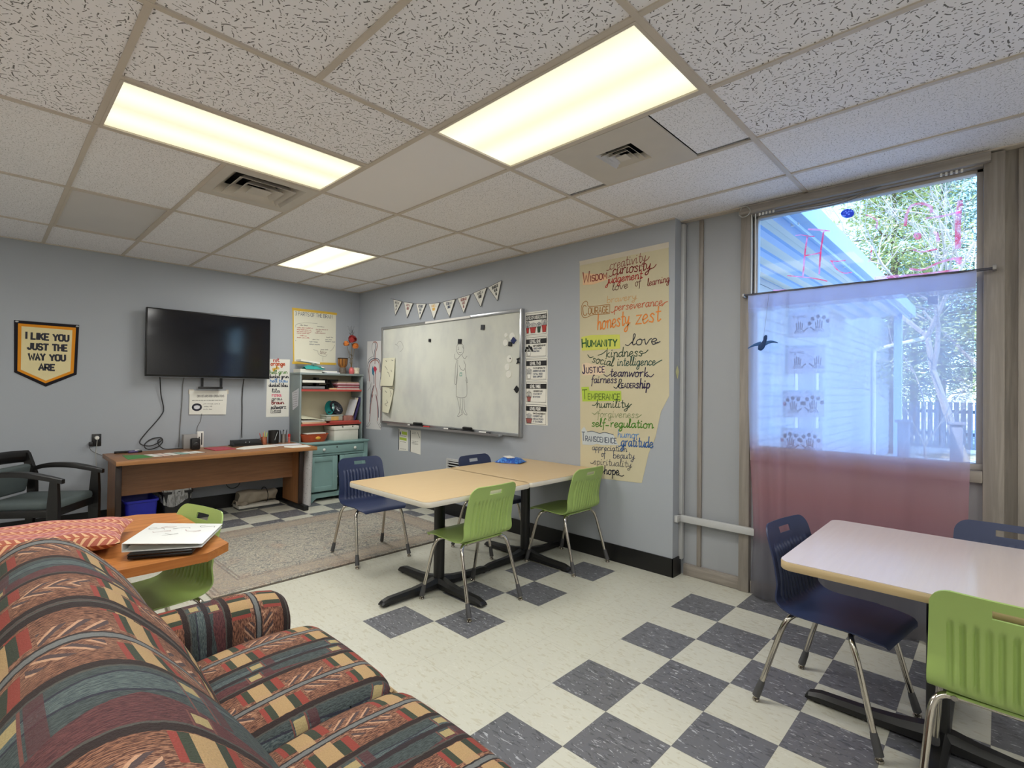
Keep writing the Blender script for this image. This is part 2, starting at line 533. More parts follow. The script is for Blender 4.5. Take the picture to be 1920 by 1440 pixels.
# the half tiles round the two air vents and behind the dead light
tile(-0.638, -0.045, 1.115, 1.708, 1)
tile(0.548, 1.125, -1.85, -1.555, 1, -0.012); tile(0.548, 1.125, -0.955, -0.664, 1, -0.012)
bw = 0.0125
for a in xs[1:-1]:
    for c, d in zip(ys, ys[1:]):
        if abs(a + 0.638) < .01 and -0.7 < c < 0.5: continue
        bar(a - bw, a + bw, c, d)
xbars = [(XL, XW, c - bw, c + bw) for c in ys[1:-1]]
bar(-1.231 + bw, -0.045 - bw, -0.071 - bw, -0.071 + bw)
bar(-0.638 + bw, -0.045 - bw, 1.115 - bw, 1.115 + bw)
gr = MB()
for x0, x1, y0, y1 in bars: gr.bb(x0, x1, y0, y1, H - 0.003, H + 0.006)
for x0, x1, y0, y1 in xbars: gr.bb(x0, x1, y0, y1, H - 0.0045, H + 0.0052)
gr.bb(XL, XW, YA - 0.02, YA, H - 0.004, H + 0.004); gr.bb(XL, XL + 0.02, YB, YA, H - 0.004, H + 0.004)
gr.bb(XB - 0.02, XB, YC, YA, H - 0.004, H + 0.004); gr.bb(XW - 0.06, XW, YB, YC, H - 0.004, H + 0.004)
ce = struct(cl, 'ceiling', M_CT, smooth=0)
struct(gr, 'ceiling_grid', M_GRID, ce, smooth=0)
struct(MB().bb(XL - 0.3, XW + 0.45, YB - 0.3, YA + 0.3, H + 0.30, H + 0.42), 'sun_block_roof', M_DARK)  # unseen slab added above the tiles to keep the sun out

# ---------------------------------------------------------------- ceiling lights
def lens_mat(name, axis, power):
    """prismatic diffuser lit by two tubes running along the fixture"""
    nb = NB(name)
    x, y, z = nb.xyz(nb.coord())
    t = y if axis == 'x' else x
    a = nb.math('ABSOLUTE', t)
    glow = nb.smooth(nb.math('ABSOLUTE', a - 0.13), 0.16, 0.0)
    pr = (nb.math('SINE', x * 700.0) * nb.math('SINE', y * 700.0)) * 0.02
    col = nb.mix(glow, (0.86, 0.83, 0.56), (1.0, 0.98, 0.80))
    nb.put(nb.bsdf.inputs['Emission Color'], col)
    nb.put(nb.bsdf.inputs['Emission Strength'], glow * 0.16 * power + 0.72 * power + pr)
    return nb.done((0.8, 0.8, 0.75), 0.3)
M_LX, M_LY = lens_mat('lit_diffuser_lengthwise', 'x', 1.0), lens_mat('lit_diffuser_across', 'y', 1.02)
M_LFAR = lens_mat('lit_diffuser_cool', 'y', 1.35)
M_LOFF = plain('unlit_diffuser', (206, 202, 200), 0.35, var=0.05, scale=3)
def light(x0, x1, y0, y1, lens, label, watts=LAMP_W, name='ceiling_light'):
    cx_, cy_ = (x0 + x1) / 2, (y0 + y1) / 2
    t = thing(name, label, 'ceiling light', (cx_, cy_, H - 0.006))
    q = 0.014
    f = MB()
    for a in ((x0 + bw, x0 + bw + q, y0 + bw, y1 - bw), (x1 - bw - q, x1 - bw, y0 + bw, y1 - bw), (x0 + bw + q, x1 - bw - q, y0 + bw, y0 + bw + q), (x0 + bw + q, x1 - bw - q, y1 - bw - q, y1 - bw)):
        f.bb(*a, H - 0.0055, H + 0.03)
    part(f, 'frame', M_GRID, t)
    part(MB().bb(x0 + bw + q, x1 - bw - q, y0 + bw + q, y1 - bw - q, H + 0.004, H + 0.008), 'diffuser', lens, t)
    hs = MB()
    hs.bb(x0 + bw, x1 - bw, y0 + bw, y1 - bw, H + 0.12, H + 0.13)
    part(hs, 'housing', M_WHITE, t)
    if watts:
        ld = bpy.data.lights.new('lamp_tubes', 'AREA')
        ld.shape = 'RECTANGLE'; ld.size = x1 - x0 - 0.1; ld.size_y = y1 - y0 - 0.1
        ld.energy = watts; ld.color = LAMP_C
        lo = bpy.data.objects.new('lamp_tubes', ld); C.objects.link(lo)
        lo.parent = t; lo.location = (0, 0, -0.012)
    return t
light(-1.231, -0.045, -0.071, 0.522, M_LX, 'lit ceiling light lying across the room, nearest the pennant wall on the left')
light(-0.045, 0.548, -1.85, -0.664, M_LY, 'large lit ceiling light beside the small square vent in a white panel')
light(0.548, 1.141, 1.708, 2.894, M_LFAR, 'small bright ceiling light farthest away near the room corner')
light(-1.231, -0.638, 1.708, 2.894, M_LOFF, 'unlit grey ceiling light panel above the pennant wall', 0)
for q in TAKEN[6:]: light(*q, M_LY, 'added ceiling light, out of view in the part of the room behind the viewer', LAMP_W)['group'] = 'added ceiling lights behind the viewer'  # unseen fixtures added to give the room more light

# ---------------------------------------------------------------- air vents in the ceiling
M_VENT = plain('vent_enamel', (196, 190, 182), 0.45, var=0.06, scale=9)
def vent(cx_, cy_, s, label, panel=None):
    t = thing('ceiling_vent', label, 'air vent', (cx_, cy_, H - 0.02))
    fr = MB()
    if panel:
        p = panel
        for a in ((p[0], cx_ - s, p[2], p[3]), (cx_ + s, p[1], p[2], p[3]), (cx_ - s, cx_ + s, p[2], cy_ - s), (cx_ - s, cx_ + s, cy_ + s, p[3])):
            fr.bb(*a, H - 0.004, H + 0.004)
    else:
        o_ = s + 0.06
        for a in ((cx_ - o_, cx_ - s, cy_ - o_, cy_ + o_), (cx_ + s, cx_ + o_, cy_ - o_, cy_ + o_), (cx_ - s, cx_ + s, cy_ - o_, cy_ - s), (cx_ - s, cx_ + s, cy_ + s, cy_ + o_)):
            fr.bb(*a, H - 0.004, H + 0.004)
    part(fr, 'face_plate', M_VENT, t)
    part(MB().bb(cx_ - s, cx_ + s, cy_ - s, cy_ + s, H + 0.10, H + 0.11), 'duct_shade', M_DARK, t)  # dark plate painting the shade up inside the duct
    k = 0
    for b_, a_ in ((1.0, 0.74), (0.78, 0.50), (0.53, 0.26)):
        lv = MB()
        a, b = s * a_, s * b_
        zl, zh = H - 0.004 - 0.03 * s * k, H + 0.22 * s - 0.03 * s * k
        vs = [(cx_ + sx * b, cy_ + sy * b, zl) for sx, sy in ((-1, -1), (1, -1), (1, 1), (-1, 1))] + [(cx_ + sx * a, cy_ + sy * a, zh) for sx, sy in ((-1, -1), (1, -1), (1, 1), (-1, 1))]
        vs += [(x, y, z_ + 0.003) for x, y, z_ in vs]
        fs = []
        for i in range(4):
            j = (i + 1) % 4
            fs += [(i, j, 4 + j, 4 + i), (8 + i, 8 + j, 12 + j, 12 + i), (i, j, 8 + j, 8 + i), (4 + i, 4 + j, 12 + j, 12 + i)]
        lv.add(vs, fs)
        part(lv, 'louver', M_VENT, t)
        k += 1
    part(MB().bb(cx_ - s * 0.28, cx_ + s * 0.28, cy_ - s * 0.28, cy_ + s * 0.28, H - 0.012, H - 0.008), 'centre_plate', M_VENT, t)
vent(-0.3415, 0.8185, 0.225, 'square ceiling air vent with dark smudged louvers beside the long lit panel')
vent(0.853, -1.247, 0.113, 'small square ceiling air vent set in a smooth white panel', (0.562, 1.128, -1.552, -0.958))

# ---------------------------------------------------------------- hand lettering: single stroke letters
GL = {
'a': (9, "~8,8 5,10 1,8 0,4 2,0 5,1 8,7|~8,10 8,3 9,0 11,2"), 'b': (8, "~0,20 0,10 0,0|~0,6 3,10 7,8 8,4 6,0 2,0 0,3"),
'c': (7, "~7,8 4,10 1,8 0,4 2,0 5,0 8,2"), 'd': (9, "~8,8 5,10 1,8 0,4 2,0 5,1 8,6|~8,20 8,10 8,3 9,0 11,2"),
'e': (8, "~0,4 4,5 7,7 5,10 2,9 0,5 2,0 5,0 9,3"), 'f': (6, "~8,18 6,20 4,17 3,8 3,-4 2,-8|~0,9 3,9 7,10"),
'g': (9, "~8,8 5,10 1,8 0,4 2,0 5,1 8,7|~8,10 8,0 7,-7 3,-9 1,-6 5,-2 11,2"), 'h': (9, "~1,20 1,10 1,0|~1,5 4,10 7,9 8,5 8,0 11,2"),
'i': (4, "~1,10 1,2 2,0 5,2|1,14 2,15"), 'j': (4, "~3,10 3,0 2,-7 -2,-9 -3,-6 2,-1 6,2|3,14 4,15"),
'k': (8, "~1,20 1,10 1,0|~7,10 2,5 7,0 9,1"), 'l': (4, "~0,3 3,14 3,19 1,19 1,8 1,2 3,0 6,2"),
'm': (13, "~0,10 1,6 1,0|~1,6 3,10 5,10 6,6 6,0|~6,6 9,10 11,9 12,5 12,0 14,2"), 'n': (9, "~0,10 1,6 1,0|~1,6 4,10 7,9 8,5 8,0 11,2"),
'o': (9, "~5,10 1,8 0,4 2,0 6,0 8,4 7,9 4,10|~6,9 9,8 11,9"), 'p': (8, "~1,10 1,0 1,-9|~1,6 4,10 8,8 8,3 5,0 1,2"),
'q': (8, "~8,8 5,10 1,8 0,4 2,0 5,1 8,7|~8,10 8,0 8,-9 11,-6"), 'r': (7, "~0,10 1,6 1,0|~1,6 4,10 7,10"), 's': (7, "~7,8 4,10 1,8 3,6 6,3 5,0 0,1"),
't': (6, "~3,17 3,6 4,0 8,2|~0,11 7,11"), 'u': (9, "~0,10 0,4 2,0 5,1 8,6|~8,10 8,3 9,0 11,2"), 'v': (8, "~0,10 3,0 7,8 10,10"),
'w': (12, "~0,10 2,0 6,8 9,0 12,9 14,10"), 'x': (8, "0,10 8,0|8,10 0,0"), 'y': (9, "~0,10 1,4 4,2 8,8|~8,10 7,0 5,-7 1,-8 0,-5 6,-1 11,2"), 'z': (8, "0,10 8,10 0,0 9,0"),
'A': (12, "0,0 6,20 12,0|2,7 10,7"), 'B': (11, "0,0 0,20 7,20 10,17 10,13 7,11 0,11|7,11 11,8 11,3 8,0 0,0"), 'C': (11, "11,17 8,20 3,20 0,16 0,4 3,0 8,0 11,3"),
'D': (11, "0,0 0,20 7,20 11,15 11,5 7,0 0,0"), 'E': (10, "10,20 0,20 0,0 10,0|0,10 8,10"), 'F': (10, "10,20 0,20 0,0|0,10 8,10"),
'G': (11, "11,17 8,20 3,20 0,16 0,4 3,0 8,0 11,3 11,9 7,9"), 'H': (11, "0,0 0,20|11,0 11,20|0,10 11,10"), 'I': (3, "1.5,0 1.5,20"), 'J': (10, "9,20 9,4 6,0 3,0 0,4"),
'K': (10, "0,0 0,20|10,20 0,9|3,12 10,0"), 'L': (9, "0,20 0,0 9,0"), 'M': (14, "0,0 0,20 7,6 14,20 14,0"), 'N': (11, "0,0 0,20 11,0 11,20"),
'O': (12, "3,20 0,16 0,4 3,0 9,0 12,4 12,16 9,20 3,20"), 'P': (11, "0,0 0,20 8,20 11,17 11,12 8,9 0,9"), 'Q': (12, "3,20 0,16 0,4 3,0 9,0 12,4 12,16 9,20 3,20|7,5 13,-2"),
'R': (11, "0,0 0,20 8,20 11,17 11,12 8,9 0,9|5,9 11,0"), 'S': (11, "11,17 8,20 3,20 0,17 0,13 3,10 8,10 11,7 11,3 8,0 3,0 0,3"), 'T': (12, "0,20 12,20|6,20 6,0"),
'U': (11, "0,20 0,4 3,0 8,0 11,4 11,20"), 'V': (12, "0,20 6,0 12,20"), 'W': (17, "0,20 4,0 8.5,14 13,0 17,20"), 'X': (11, "0,20 11,0|0,0 11,20"),
'Y': (12, "0,20 6,10 12,20|6,10 6,0"), 'Z': (10, "0,20 10,20 0,0 10,0"), '3': (9, "0,18 3,20 7,20 9,17 9,13 6,11 3,11|6,11 9,8 9,3 6,0 3,0 0,2"),
'-': (8, "0,6 7,6"), "'": (2, "1,20 1,15"), '2': (9, "0,16 3,20 7,20 9,16 0,0 9,0"), '5': (9, "9,20 1,20 0,11 6,12 9,8 8,2 4,0 0,2"), '0': (9, "3,20 0,16 0,4 3,0 6,0 9,4 9,16 6,20 3,20")}
def glyph(ch):
    w_, st = GL[ch]
    out = []
    for q in st.split('|'):
        sm = q[0] == '~'
        pts = [tuple(float(v) for v in p_.split(',')) for p_ in q.lstrip('~').split()]
        if sm and len(pts) > 2: pts = [(v.x, v.y) for v in smooth_path([(x, y, 0) for x, y in pts], 4)]
        out.append(pts)
    return w_, out
INK = {'rose': (150, 84, 78), 'dred': (128, 26, 28), 'red': (176, 46, 40), 'brown': (92, 40, 34), 'tan': (206, 160, 104), 'ochre': (158, 104, 34), 'rust': (196, 88, 46),
       'orange': (222, 128, 40), 'green': (14, 84, 42), 'dgreen': (26, 62, 42), 'teal': (22, 74, 66), 'navy': (22, 30, 50), 'violet': (38, 26, 66), 'olive': (86, 108, 34),
       'sage': (138, 150, 108), 'lgreen': (70, 128, 32), 'slate': (62, 72, 96), 'sky': (84, 138, 196), 'blue': (38, 88, 150), 'gray': (96, 94, 94), 'ink': (22, 22, 40),
       'yellow': (226, 174, 44), 'pink': (222, 84, 116), 'white': (232, 232, 226), 'black': (20, 20, 22), 'teal2': (52, 150, 132)}
M_INK = {}
def ink(k):
    if k not in M_INK: M_INK[k] = plain('ink_' + k, INK[k], 0.6, var=0.10, scale=30)
    return M_INK[k]

class Pen:
    """collects flat ink strokes on one surface; fn(a, b, d) maps the surface to the room, sg = reading direction along a"""
    def __init__(s, fn, d, sg): s.fn, s.d, s.sg, s.mb, s.cols = fn, d, sg, MB(), []
    def mi(s, col):
        if col not in s.cols: s.cols.append(col)
        return s.cols.index(col)
    def stroke(s, pts, w, col, layer=0):
        """pts in surface coordinates (a, b)"""
        P = [Vector((a, b)) for a, b in pts]
        P = [P[0]] + [q for p_, q in zip(P, P[1:]) if (q - p_).length > 1e-5]
        if len(P) < 2: return
        closed = (P[0] - P[-1]).length < 1e-5 and len(P) > 3
        n, hw = len(P), w / 2
        L, R = [], []
        for i, q in enumerate(P):
            a = P[i - 1] if i else (P[-2] if closed else None)
            b = P[i + 1] if i < n - 1 else (P[1] if closed else None)
            d1 = (q - a).normalized() if a is not None else None
            d2 = (b - q).normalized() if b is not None else None
            t = d1 + d2 if d1 is not None and d2 is not None else (d1 if d1 is not None else d2)
            if t.length < 1e-4: t = d2
            t = t.normalized(); nn = Vector((-t.y, t.x))
            k = 1.0
            if d1 is not None and d2 is not None: k = min(1.7, 1 / max(0.4, abs(nn.dot(Vector((-d2.y, d2.x))))))
            e = Vector((0, 0))
            if a is None: e = -t * hw * 0.6
            if b is None: e = t * hw * 0.6
            L.append(q + nn * hw * k + e); R.append(q - nn * hw * k + e)
        s.k = (getattr(s, 'k', 0) + 1) % 20      # each stroke lies on top of the one before
        d = s.d + layer * 0.0003 + s.k * 1.4e-5
        vs = [s.fn(q.x, q.y, d) for q in L] + [s.fn(q.x, q.y, d) for q in R]
        s.mb.add(vs, [(i, i + 1, n + i + 1, n + i) for i in range(n - 1)], s.mi(col))
    def fill(s, poly, col, layer=-1):
        d = s.d + layer * 0.0003
        s.mb.add([s.fn(a, b, d) for a, b in poly], [tuple(range(len(poly)))], s.mi(col))
    def word(s, t, a0, b0, a1, b1, h, col, w=None, slant=0.0, layer=0):
        """one word or line from baseline start (a0,b0) to end (a1,b1), h = letter height"""
        D = Vector(((a1 - a0) * s.sg, b1 - b0)); L = D.length; D.normalize(); U = Vector((-D.y, D.x))
        adv, x = [], 0.0
        for ch in t:
            adv.append(x)
            x += 7 if ch == ' ' else GL[ch][0] + (2.6 if ch.islower() else 4.0)
        x -= 3
        k = L / max(x, 1)
        for ch, o in zip(t, adv):
            if ch == ' ': continue
            u = h / 20 if not ch.islower() else h / 10
            for st in glyph(ch)[1]:
                pts = []
                for gx_, gy_ in st:
                    q = D * ((o + gx_) * k + slant * gy_ * u) + U * (gy_ * u)
                    pts.append((a0 + q.x * s.sg, b0 + q.y))
                s.stroke(pts, w, col, layer)
    def scribble(s, a0, b0, a1, b1, h, col, w):
        """a line of writing too small to read"""
        r = random.Random(int(a0 * 1000 + b0 * 7000))
        L = math.hypot(a1 - a0, b1 - b0); x = 0.0
        while x < L * 0.96:
            m = min(L - x, h * r.uniform(2.2, 6.0)); n = max(3, int(m / (h * 0.42)))
            pts = []
            for i in range(n + 1):
                k = (x + m * i / n + r.uniform(-.1, .1) * h) / L
                pts.append((a0 + (a1 - a0) * k, b0 + (b1 - b0) * k + h * (r.uniform(.55, 1.0) if i % 2 else r.uniform(-.05, .3)) * (1.5 if r.random() < .12 else 1), 0))
            s.stroke([(q.x, q.y) for q in smooth_path(pts, 3)], w * .8, col)
            x += m + h * 0.9
    def done(s, root, name='lettering', label=None):
        if s.mb.v: return part(s.mb, name, [ink(k) if isinstance(k, str) else k for k in s.cols], root, label, smooth=0)
def paper_mat(name, rgb, var=0.05, scale=5.0):
    nb = NB(name)
    c = srgb(*rgb); p = nb.coord()
    n = nb.noise(p, scale, 4, 0.6)
    nb.bump(nb.noise(p, scale * 1.6, 3), 0.25, 0.01)
    return nb.done(nb.mix(n, tuple(q * (1 - var) for q in c), tuple(min(1, q * (1 + var)) for q in c)), 0.75)
M_PAPER = paper_mat('white_paper', (226, 225, 216))
M_PAPERB = paper_mat('bluish_paper', (214, 216, 222))
M_CREAM = paper_mat('cream_poster_paper', (198, 189, 158), 0.07, 3)
M_TAPE = plain('clear_tape', (206, 198, 182), 0.25, var=0.04)
def sheet(poly, fn, d, root=None, mat=None, name='sheet', label=None, th=0.0015):
    return part(MB().prism(poly, fn, d, d + th), name, mat or M_PAPER, root, label, smooth=0)
def ctr(poly): return (sum(q[0] for q in poly) / len(poly), min(q[1] for q in poly))

# measured layouts, metres on their walls: (y, z) on wall_right and the window, (x, z) on wall_back
WORDS=[('creativity',-0.409,2.414,-0.738,2.432,0.043,'rose',3.2),('W',-0.136,2.339,-0.207,2.34,0.092,'dred',6),('ISDOM',-0.214,2.342,-0.382,2.346,0.049,'dred',5),('curiosity',-0.437,2.366,-0.778,2.359,0.046,'dred',5),('judgement',-0.382,2.301,-0.705,2.3,0.035,'red',4.5),('love',-0.435,2.237,-0.578,2.24,0.032,'brown',3),('of',-0.649,2.245,-0.696,2.248,0.033,'brown',3),('learning',-0.758,2.231,-0.939,2.242,0.03,'dred',3.2),('bravery',-0.384,2.138,-0.656,2.14,0.029,'tan',3),('C',-0.144,2.052,-0.188,2.059,0.086,'ochre',4),('OURAGE',-0.195,2.061,-0.4,2.057,0.054,'ochre',4),('perseverance',-0.457,2.066,-0.883,2.068,0.034,'rust',3.5),('honesty',-0.288,1.92,-0.594,1.941,0.065,'orange',6),('zest',-0.658,1.939,-0.86,1.947,0.067,'orange',6),('H',-0.135,1.776,-0.182,1.779,0.072,'green',7.5),('UMANITY',-0.191,1.781,-0.485,1.772,0.053,'green',7),('love',-0.623,1.774,-0.841,1.77,0.044,'navy',4.5),('kindness',-0.379,1.682,-0.714,1.682,0.039,'dgreen',4.2),('social',-0.239,1.646,-0.441,1.606,0.037,'dgreen',4.2),('intelligence',-0.489,1.609,-0.828,1.607,0.035,'teal',3.8),('J',-0.141,1.548,-0.172,1.553,0.073,'violet',7),('USTICE',-0.181,1.553,-0.369,1.558,0.047,'violet',4.5),('teamwork',-0.422,1.522,-0.763,1.517,0.036,'violet',5),('fairness',-0.232,1.468,-0.482,1.468,0.034,'violet',4.5),('l',-0.497,1.424,-0.528,1.425,0.037,'navy',4.5),('EADER',-0.531,1.427,-0.659,1.428,0.036,'violet',4),('ship',-0.664,1.427,-0.779,1.426,0.038,'violet',6),('T',-0.143,1.326,-0.197,1.329,0.08,'olive',4.5),('EMPERANCE',-0.201,1.327,-0.519,1.33,0.047,'olive',4),('humility',-0.289,1.256,-0.598,1.268,0.035,'dgreen',4),('forgiveness',-0.297,1.177,-0.685,1.189,0.032,'sage',2.8),('self-regulation',-0.244,1.095,-0.812,1.115,0.035,'lgreen',5),('T',-0.142,0.966,-0.176,0.967,0.074,'slate',4),('RANSCENENCE',-0.18,0.966,-0.49,0.969,0.042,'slate',3.6),('humor',-0.499,1.021,-0.69,1.028,0.031,'sky',3.5),('gratitude',-0.533,0.953,-0.813,0.963,0.042,'blue',5),('appreciation',-0.25,0.895,-0.583,0.91,0.026,'slate',3),('of',-0.344,0.847,-0.38,0.851,0.027,'slate',3),('beauty',-0.461,0.846,-0.654,0.859,0.029,'slate',3),('spirituality',-0.266,0.774,-0.626,0.788,0.03,'gray',3),('hope',-0.373,0.704,-0.513,0.714,0.036,'ink',5)]
SWASH=[[(-0.563,1.779),(-0.59,1.771),(-0.623,1.798)],[(-0.826,1.782),(-0.851,1.778),(-0.871,1.789)],[(-0.299,1.702),(-0.341,1.713),(-0.382,1.739)],[(-0.709,1.699),(-0.745,1.707),(-0.768,1.727)],[(-0.192,1.711),(-0.217,1.685),(-0.251,1.691)],[(-0.828,1.616),(-0.863,1.633),(-0.887,1.644)],[(-0.36,1.538),(-0.39,1.523),(-0.425,1.54)],[(-0.762,1.534),(-0.793,1.515),(-0.819,1.535)],[(-0.457,1.434),(-0.483,1.424),(-0.505,1.458)],[(-0.245,1.277),(-0.274,1.278),(-0.296,1.302)],[(-0.595,1.271),(-0.614,1.288),(-0.627,1.297)],[(-0.243,1.211),(-0.272,1.2),(-0.304,1.225)],[(-0.685,1.195),(-0.704,1.207),(-0.716,1.216)],[(-0.507,0.95),(-0.52,0.949),(-0.54,0.965)],[(-0.233,0.782),(-0.252,0.778),(-0.273,0.795)],[(-0.324,0.718),(-0.352,0.706),(-0.38,0.739)],[(-0.509,0.714),(-0.543,0.707),(-0.562,0.718)],[(-0.377,2.414),(-0.395,2.412),(-0.415,2.426)],[(-0.747,2.436),(-0.765,2.45),(-0.771,2.462)],[(-0.402,2.363),(-0.423,2.357),(-0.443,2.375)],[(-0.784,2.363),(-0.814,2.372),(-0.832,2.392)],[(-0.423,2.06),(-0.44,2.053),(-0.46,2.069)],[(-0.883,2.06),(-0.906,2.084),(-0.929,2.09)]]
COURBOX=[(-0.148,2.035),(-0.125,2.065),(-0.122,2.133),(-0.142,2.167),(-0.168,2.177),(-0.187,2.163),(-0.206,2.127),(-0.391,2.123),(-0.411,2.109),(-0.409,2.056),(-0.392,2.046),(-0.25,2.053),(-0.177,2.035),(-0.148,2.035)]
HL_HUM=[(-0.124,1.867),(-0.218,1.879),(-0.509,1.865),(-0.516,1.75),(-0.376,1.747),(-0.129,1.75)]
HL_TEMP=[(-0.129,1.43),(-0.207,1.434),(-0.215,1.4),(-0.528,1.401),(-0.532,1.32),(-0.142,1.306)]
HL_JUS=[(-0.133,1.633),(-0.183,1.642),(-0.366,1.603),(-0.378,1.558),(-0.331,1.536),(-0.141,1.533)]
HL_TRA=[(-0.134,1.059),(-0.163,1.088),(-0.197,1.045),(-0.248,1.054),(-0.32,1.041),(-0.376,1.051),(-0.459,1.039),(-0.507,0.956),(-0.446,0.954),(-0.356,0.943),(-0.3,0.95),(-0.242,0.934),(-0.147,0.932)]
HL_WIS=[(-0.131,2.427),(-0.381,2.378),(-0.389,2.336),(-0.247,2.313),(-0.133,2.322)]
POSTER=[(-0.095,2.536),(-0.933,2.547),(-0.949,1.37),(-0.882,1.246),(-0.835,1.037),(-0.781,0.916),(-0.723,0.675),(-0.514,0.668),(-0.128,0.654)]
POSTER_TAPE=[(-0.092,2.537),(-0.935,2.547),(-0.936,2.504),(-0.099,2.498)]
WOMAN=[[(1.48,1.904),(1.531,1.877),(1.542,1.834),(1.518,1.789),(1.477,1.77),(1.44,1.779),(1.419,1.821),(1.431,1.872),(1.48,1.904)],[(1.515,1.862),(1.501,1.832),(1.519,1.83)],[(1.442,1.861),(1.426,1.84)],[(1.5,1.803),(1.478,1.795),(1.456,1.801)],[(1.575,1.784),(1.562,1.732),(1.517,1.731),(1.473,1.766)],[(1.451,1.772),(1.406,1.727),(1.363,1.754)],[(1.528,1.717),(1.55,1.659),(1.559,1.542),(1.566,1.468),(1.543,1.451),(1.531,1.512),(1.519,1.585)],[(1.416,1.706),(1.387,1.655),(1.408,1.605),(1.459,1.613),(1.493,1.657)],[(1.393,1.626),(1.376,1.54),(1.349,1.483),(1.362,1.468),(1.38,1.497)],[(1.517,1.716),(1.522,1.541),(1.536,1.337),(1.509,1.311),(1.442,1.304),(1.368,1.323),(1.356,1.397),(1.376,1.526)],[(1.518,1.301),(1.485,1.222),(1.474,1.15),(1.509,1.105),(1.482,1.103),(1.43,1.137),(1.457,1.194),(1.468,1.295)],[(1.431,1.298),(1.421,1.166),(1.377,1.125),(1.351,1.129),(1.391,1.182),(1.406,1.296)],[(1.439,1.151),(1.427,1.12)]]
FACE=[[(2.742,1.955),(2.706,1.945),(2.668,1.977),(2.624,1.983),(2.58,1.947),(2.559,1.905),(2.587,1.873),(2.636,1.85)],[(2.705,1.937),(2.667,1.918),(2.675,1.894)]]
FAINT=[('notes due friday',1.687,1.022,0.959,1.048,0.025,'gray',1),('review',1.266,1.13,1.0,1.141,0.027,'gray',1)]
MAG=[('black square',2.017,1.959,0.035),('black square',1.48,1.918,0.05),('black square',1.116,2.044,0.05),('white round',0.778,1.941,0.035),('white round',0.692,1.924,0.06),('white round',0.783,1.866,0.055),('blue square',0.67,1.882,0.05),('black square',0.714,1.849,0.045),('white round',0.725,1.703,0.06),('white round',0.755,1.623,0.055),('white round',0.733,1.553,0.06),('black bow',0.597,1.68,0.035),('black square',0.621,1.403,0.05)]
WBPAPERS=[[(2.995,1.786),(2.722,1.783),(2.714,1.426),(3.05,1.426)],[(2.998,1.408),(2.734,1.418),(2.727,1.351),(2.798,1.083),(2.996,1.092)]]
PAPINK=[[(2.929,1.751),(2.897,1.738)],[(2.791,1.755),(2.754,1.745)],[(2.942,1.682),(2.895,1.647),(2.879,1.63)],[(2.878,1.604),(2.841,1.587),(2.81,1.544)],[(2.794,1.628),(2.772,1.603)],[(2.934,1.365),(2.887,1.34)],[(2.827,1.392),(2.782,1.397),(2.736,1.376)],[(2.817,1.366),(2.786,1.325),(2.803,1.291)],[(2.885,1.246),(2.853,1.213),(2.93,1.194),(2.867,1.17)]]
TRAY=[('marker',2.385,0.956,2.314,0.956),('eraser',2.297,0.958,2.08,0.962),('red marker',2.075,0.959,1.963,0.956),('marker',1.695,0.952,1.574,0.951),('black marker',1.565,0.948,1.484,0.948),('black marker',1.475,0.951,1.404,0.95),('eraser',1.4,0.959,1.208,0.96),('marker',1.115,0.95,0.956,0.953)]
FLAGS=[[(2.812,2.53),(2.625,2.48),(2.766,2.326)],[(2.574,2.468),(2.386,2.433),(2.507,2.269)],[(2.319,2.422),(2.125,2.397),(2.243,2.228)],[(2.073,2.393),(1.867,2.383),(1.97,2.209)],[(1.802,2.384),(1.59,2.392),(1.686,2.204)],[(1.545,2.395),(1.342,2.412),(1.441,2.228)],[(1.285,2.423),(1.084,2.456),(1.171,2.267)],[(1.059,2.454),(0.868,2.498),(0.922,2.304)]]
FLAGSTRING=[(2.881,2.545),(2.815,2.531),(2.628,2.48),(2.577,2.469),(2.389,2.434),(2.321,2.422),(2.128,2.398),(2.076,2.394),(1.87,2.384),(1.804,2.384),(1.593,2.392),(1.547,2.396),(1.344,2.413),(1.288,2.423),(1.087,2.456),(1.061,2.455),(0.87,2.499)]
LEVELS=[[(0.543,2.145),(0.264,2.145),(0.261,1.914),(0.539,1.915)],[(0.539,1.912),(0.263,1.912),(0.26,1.712),(0.534,1.706)],[(0.534,1.703),(0.26,1.709),(0.257,1.498),(0.53,1.485)],[(0.53,1.482),(0.258,1.495),(0.256,1.284),(0.529,1.266)],[(0.529,1.265),(0.256,1.283),(0.249,1.073),(0.526,1.065)]]
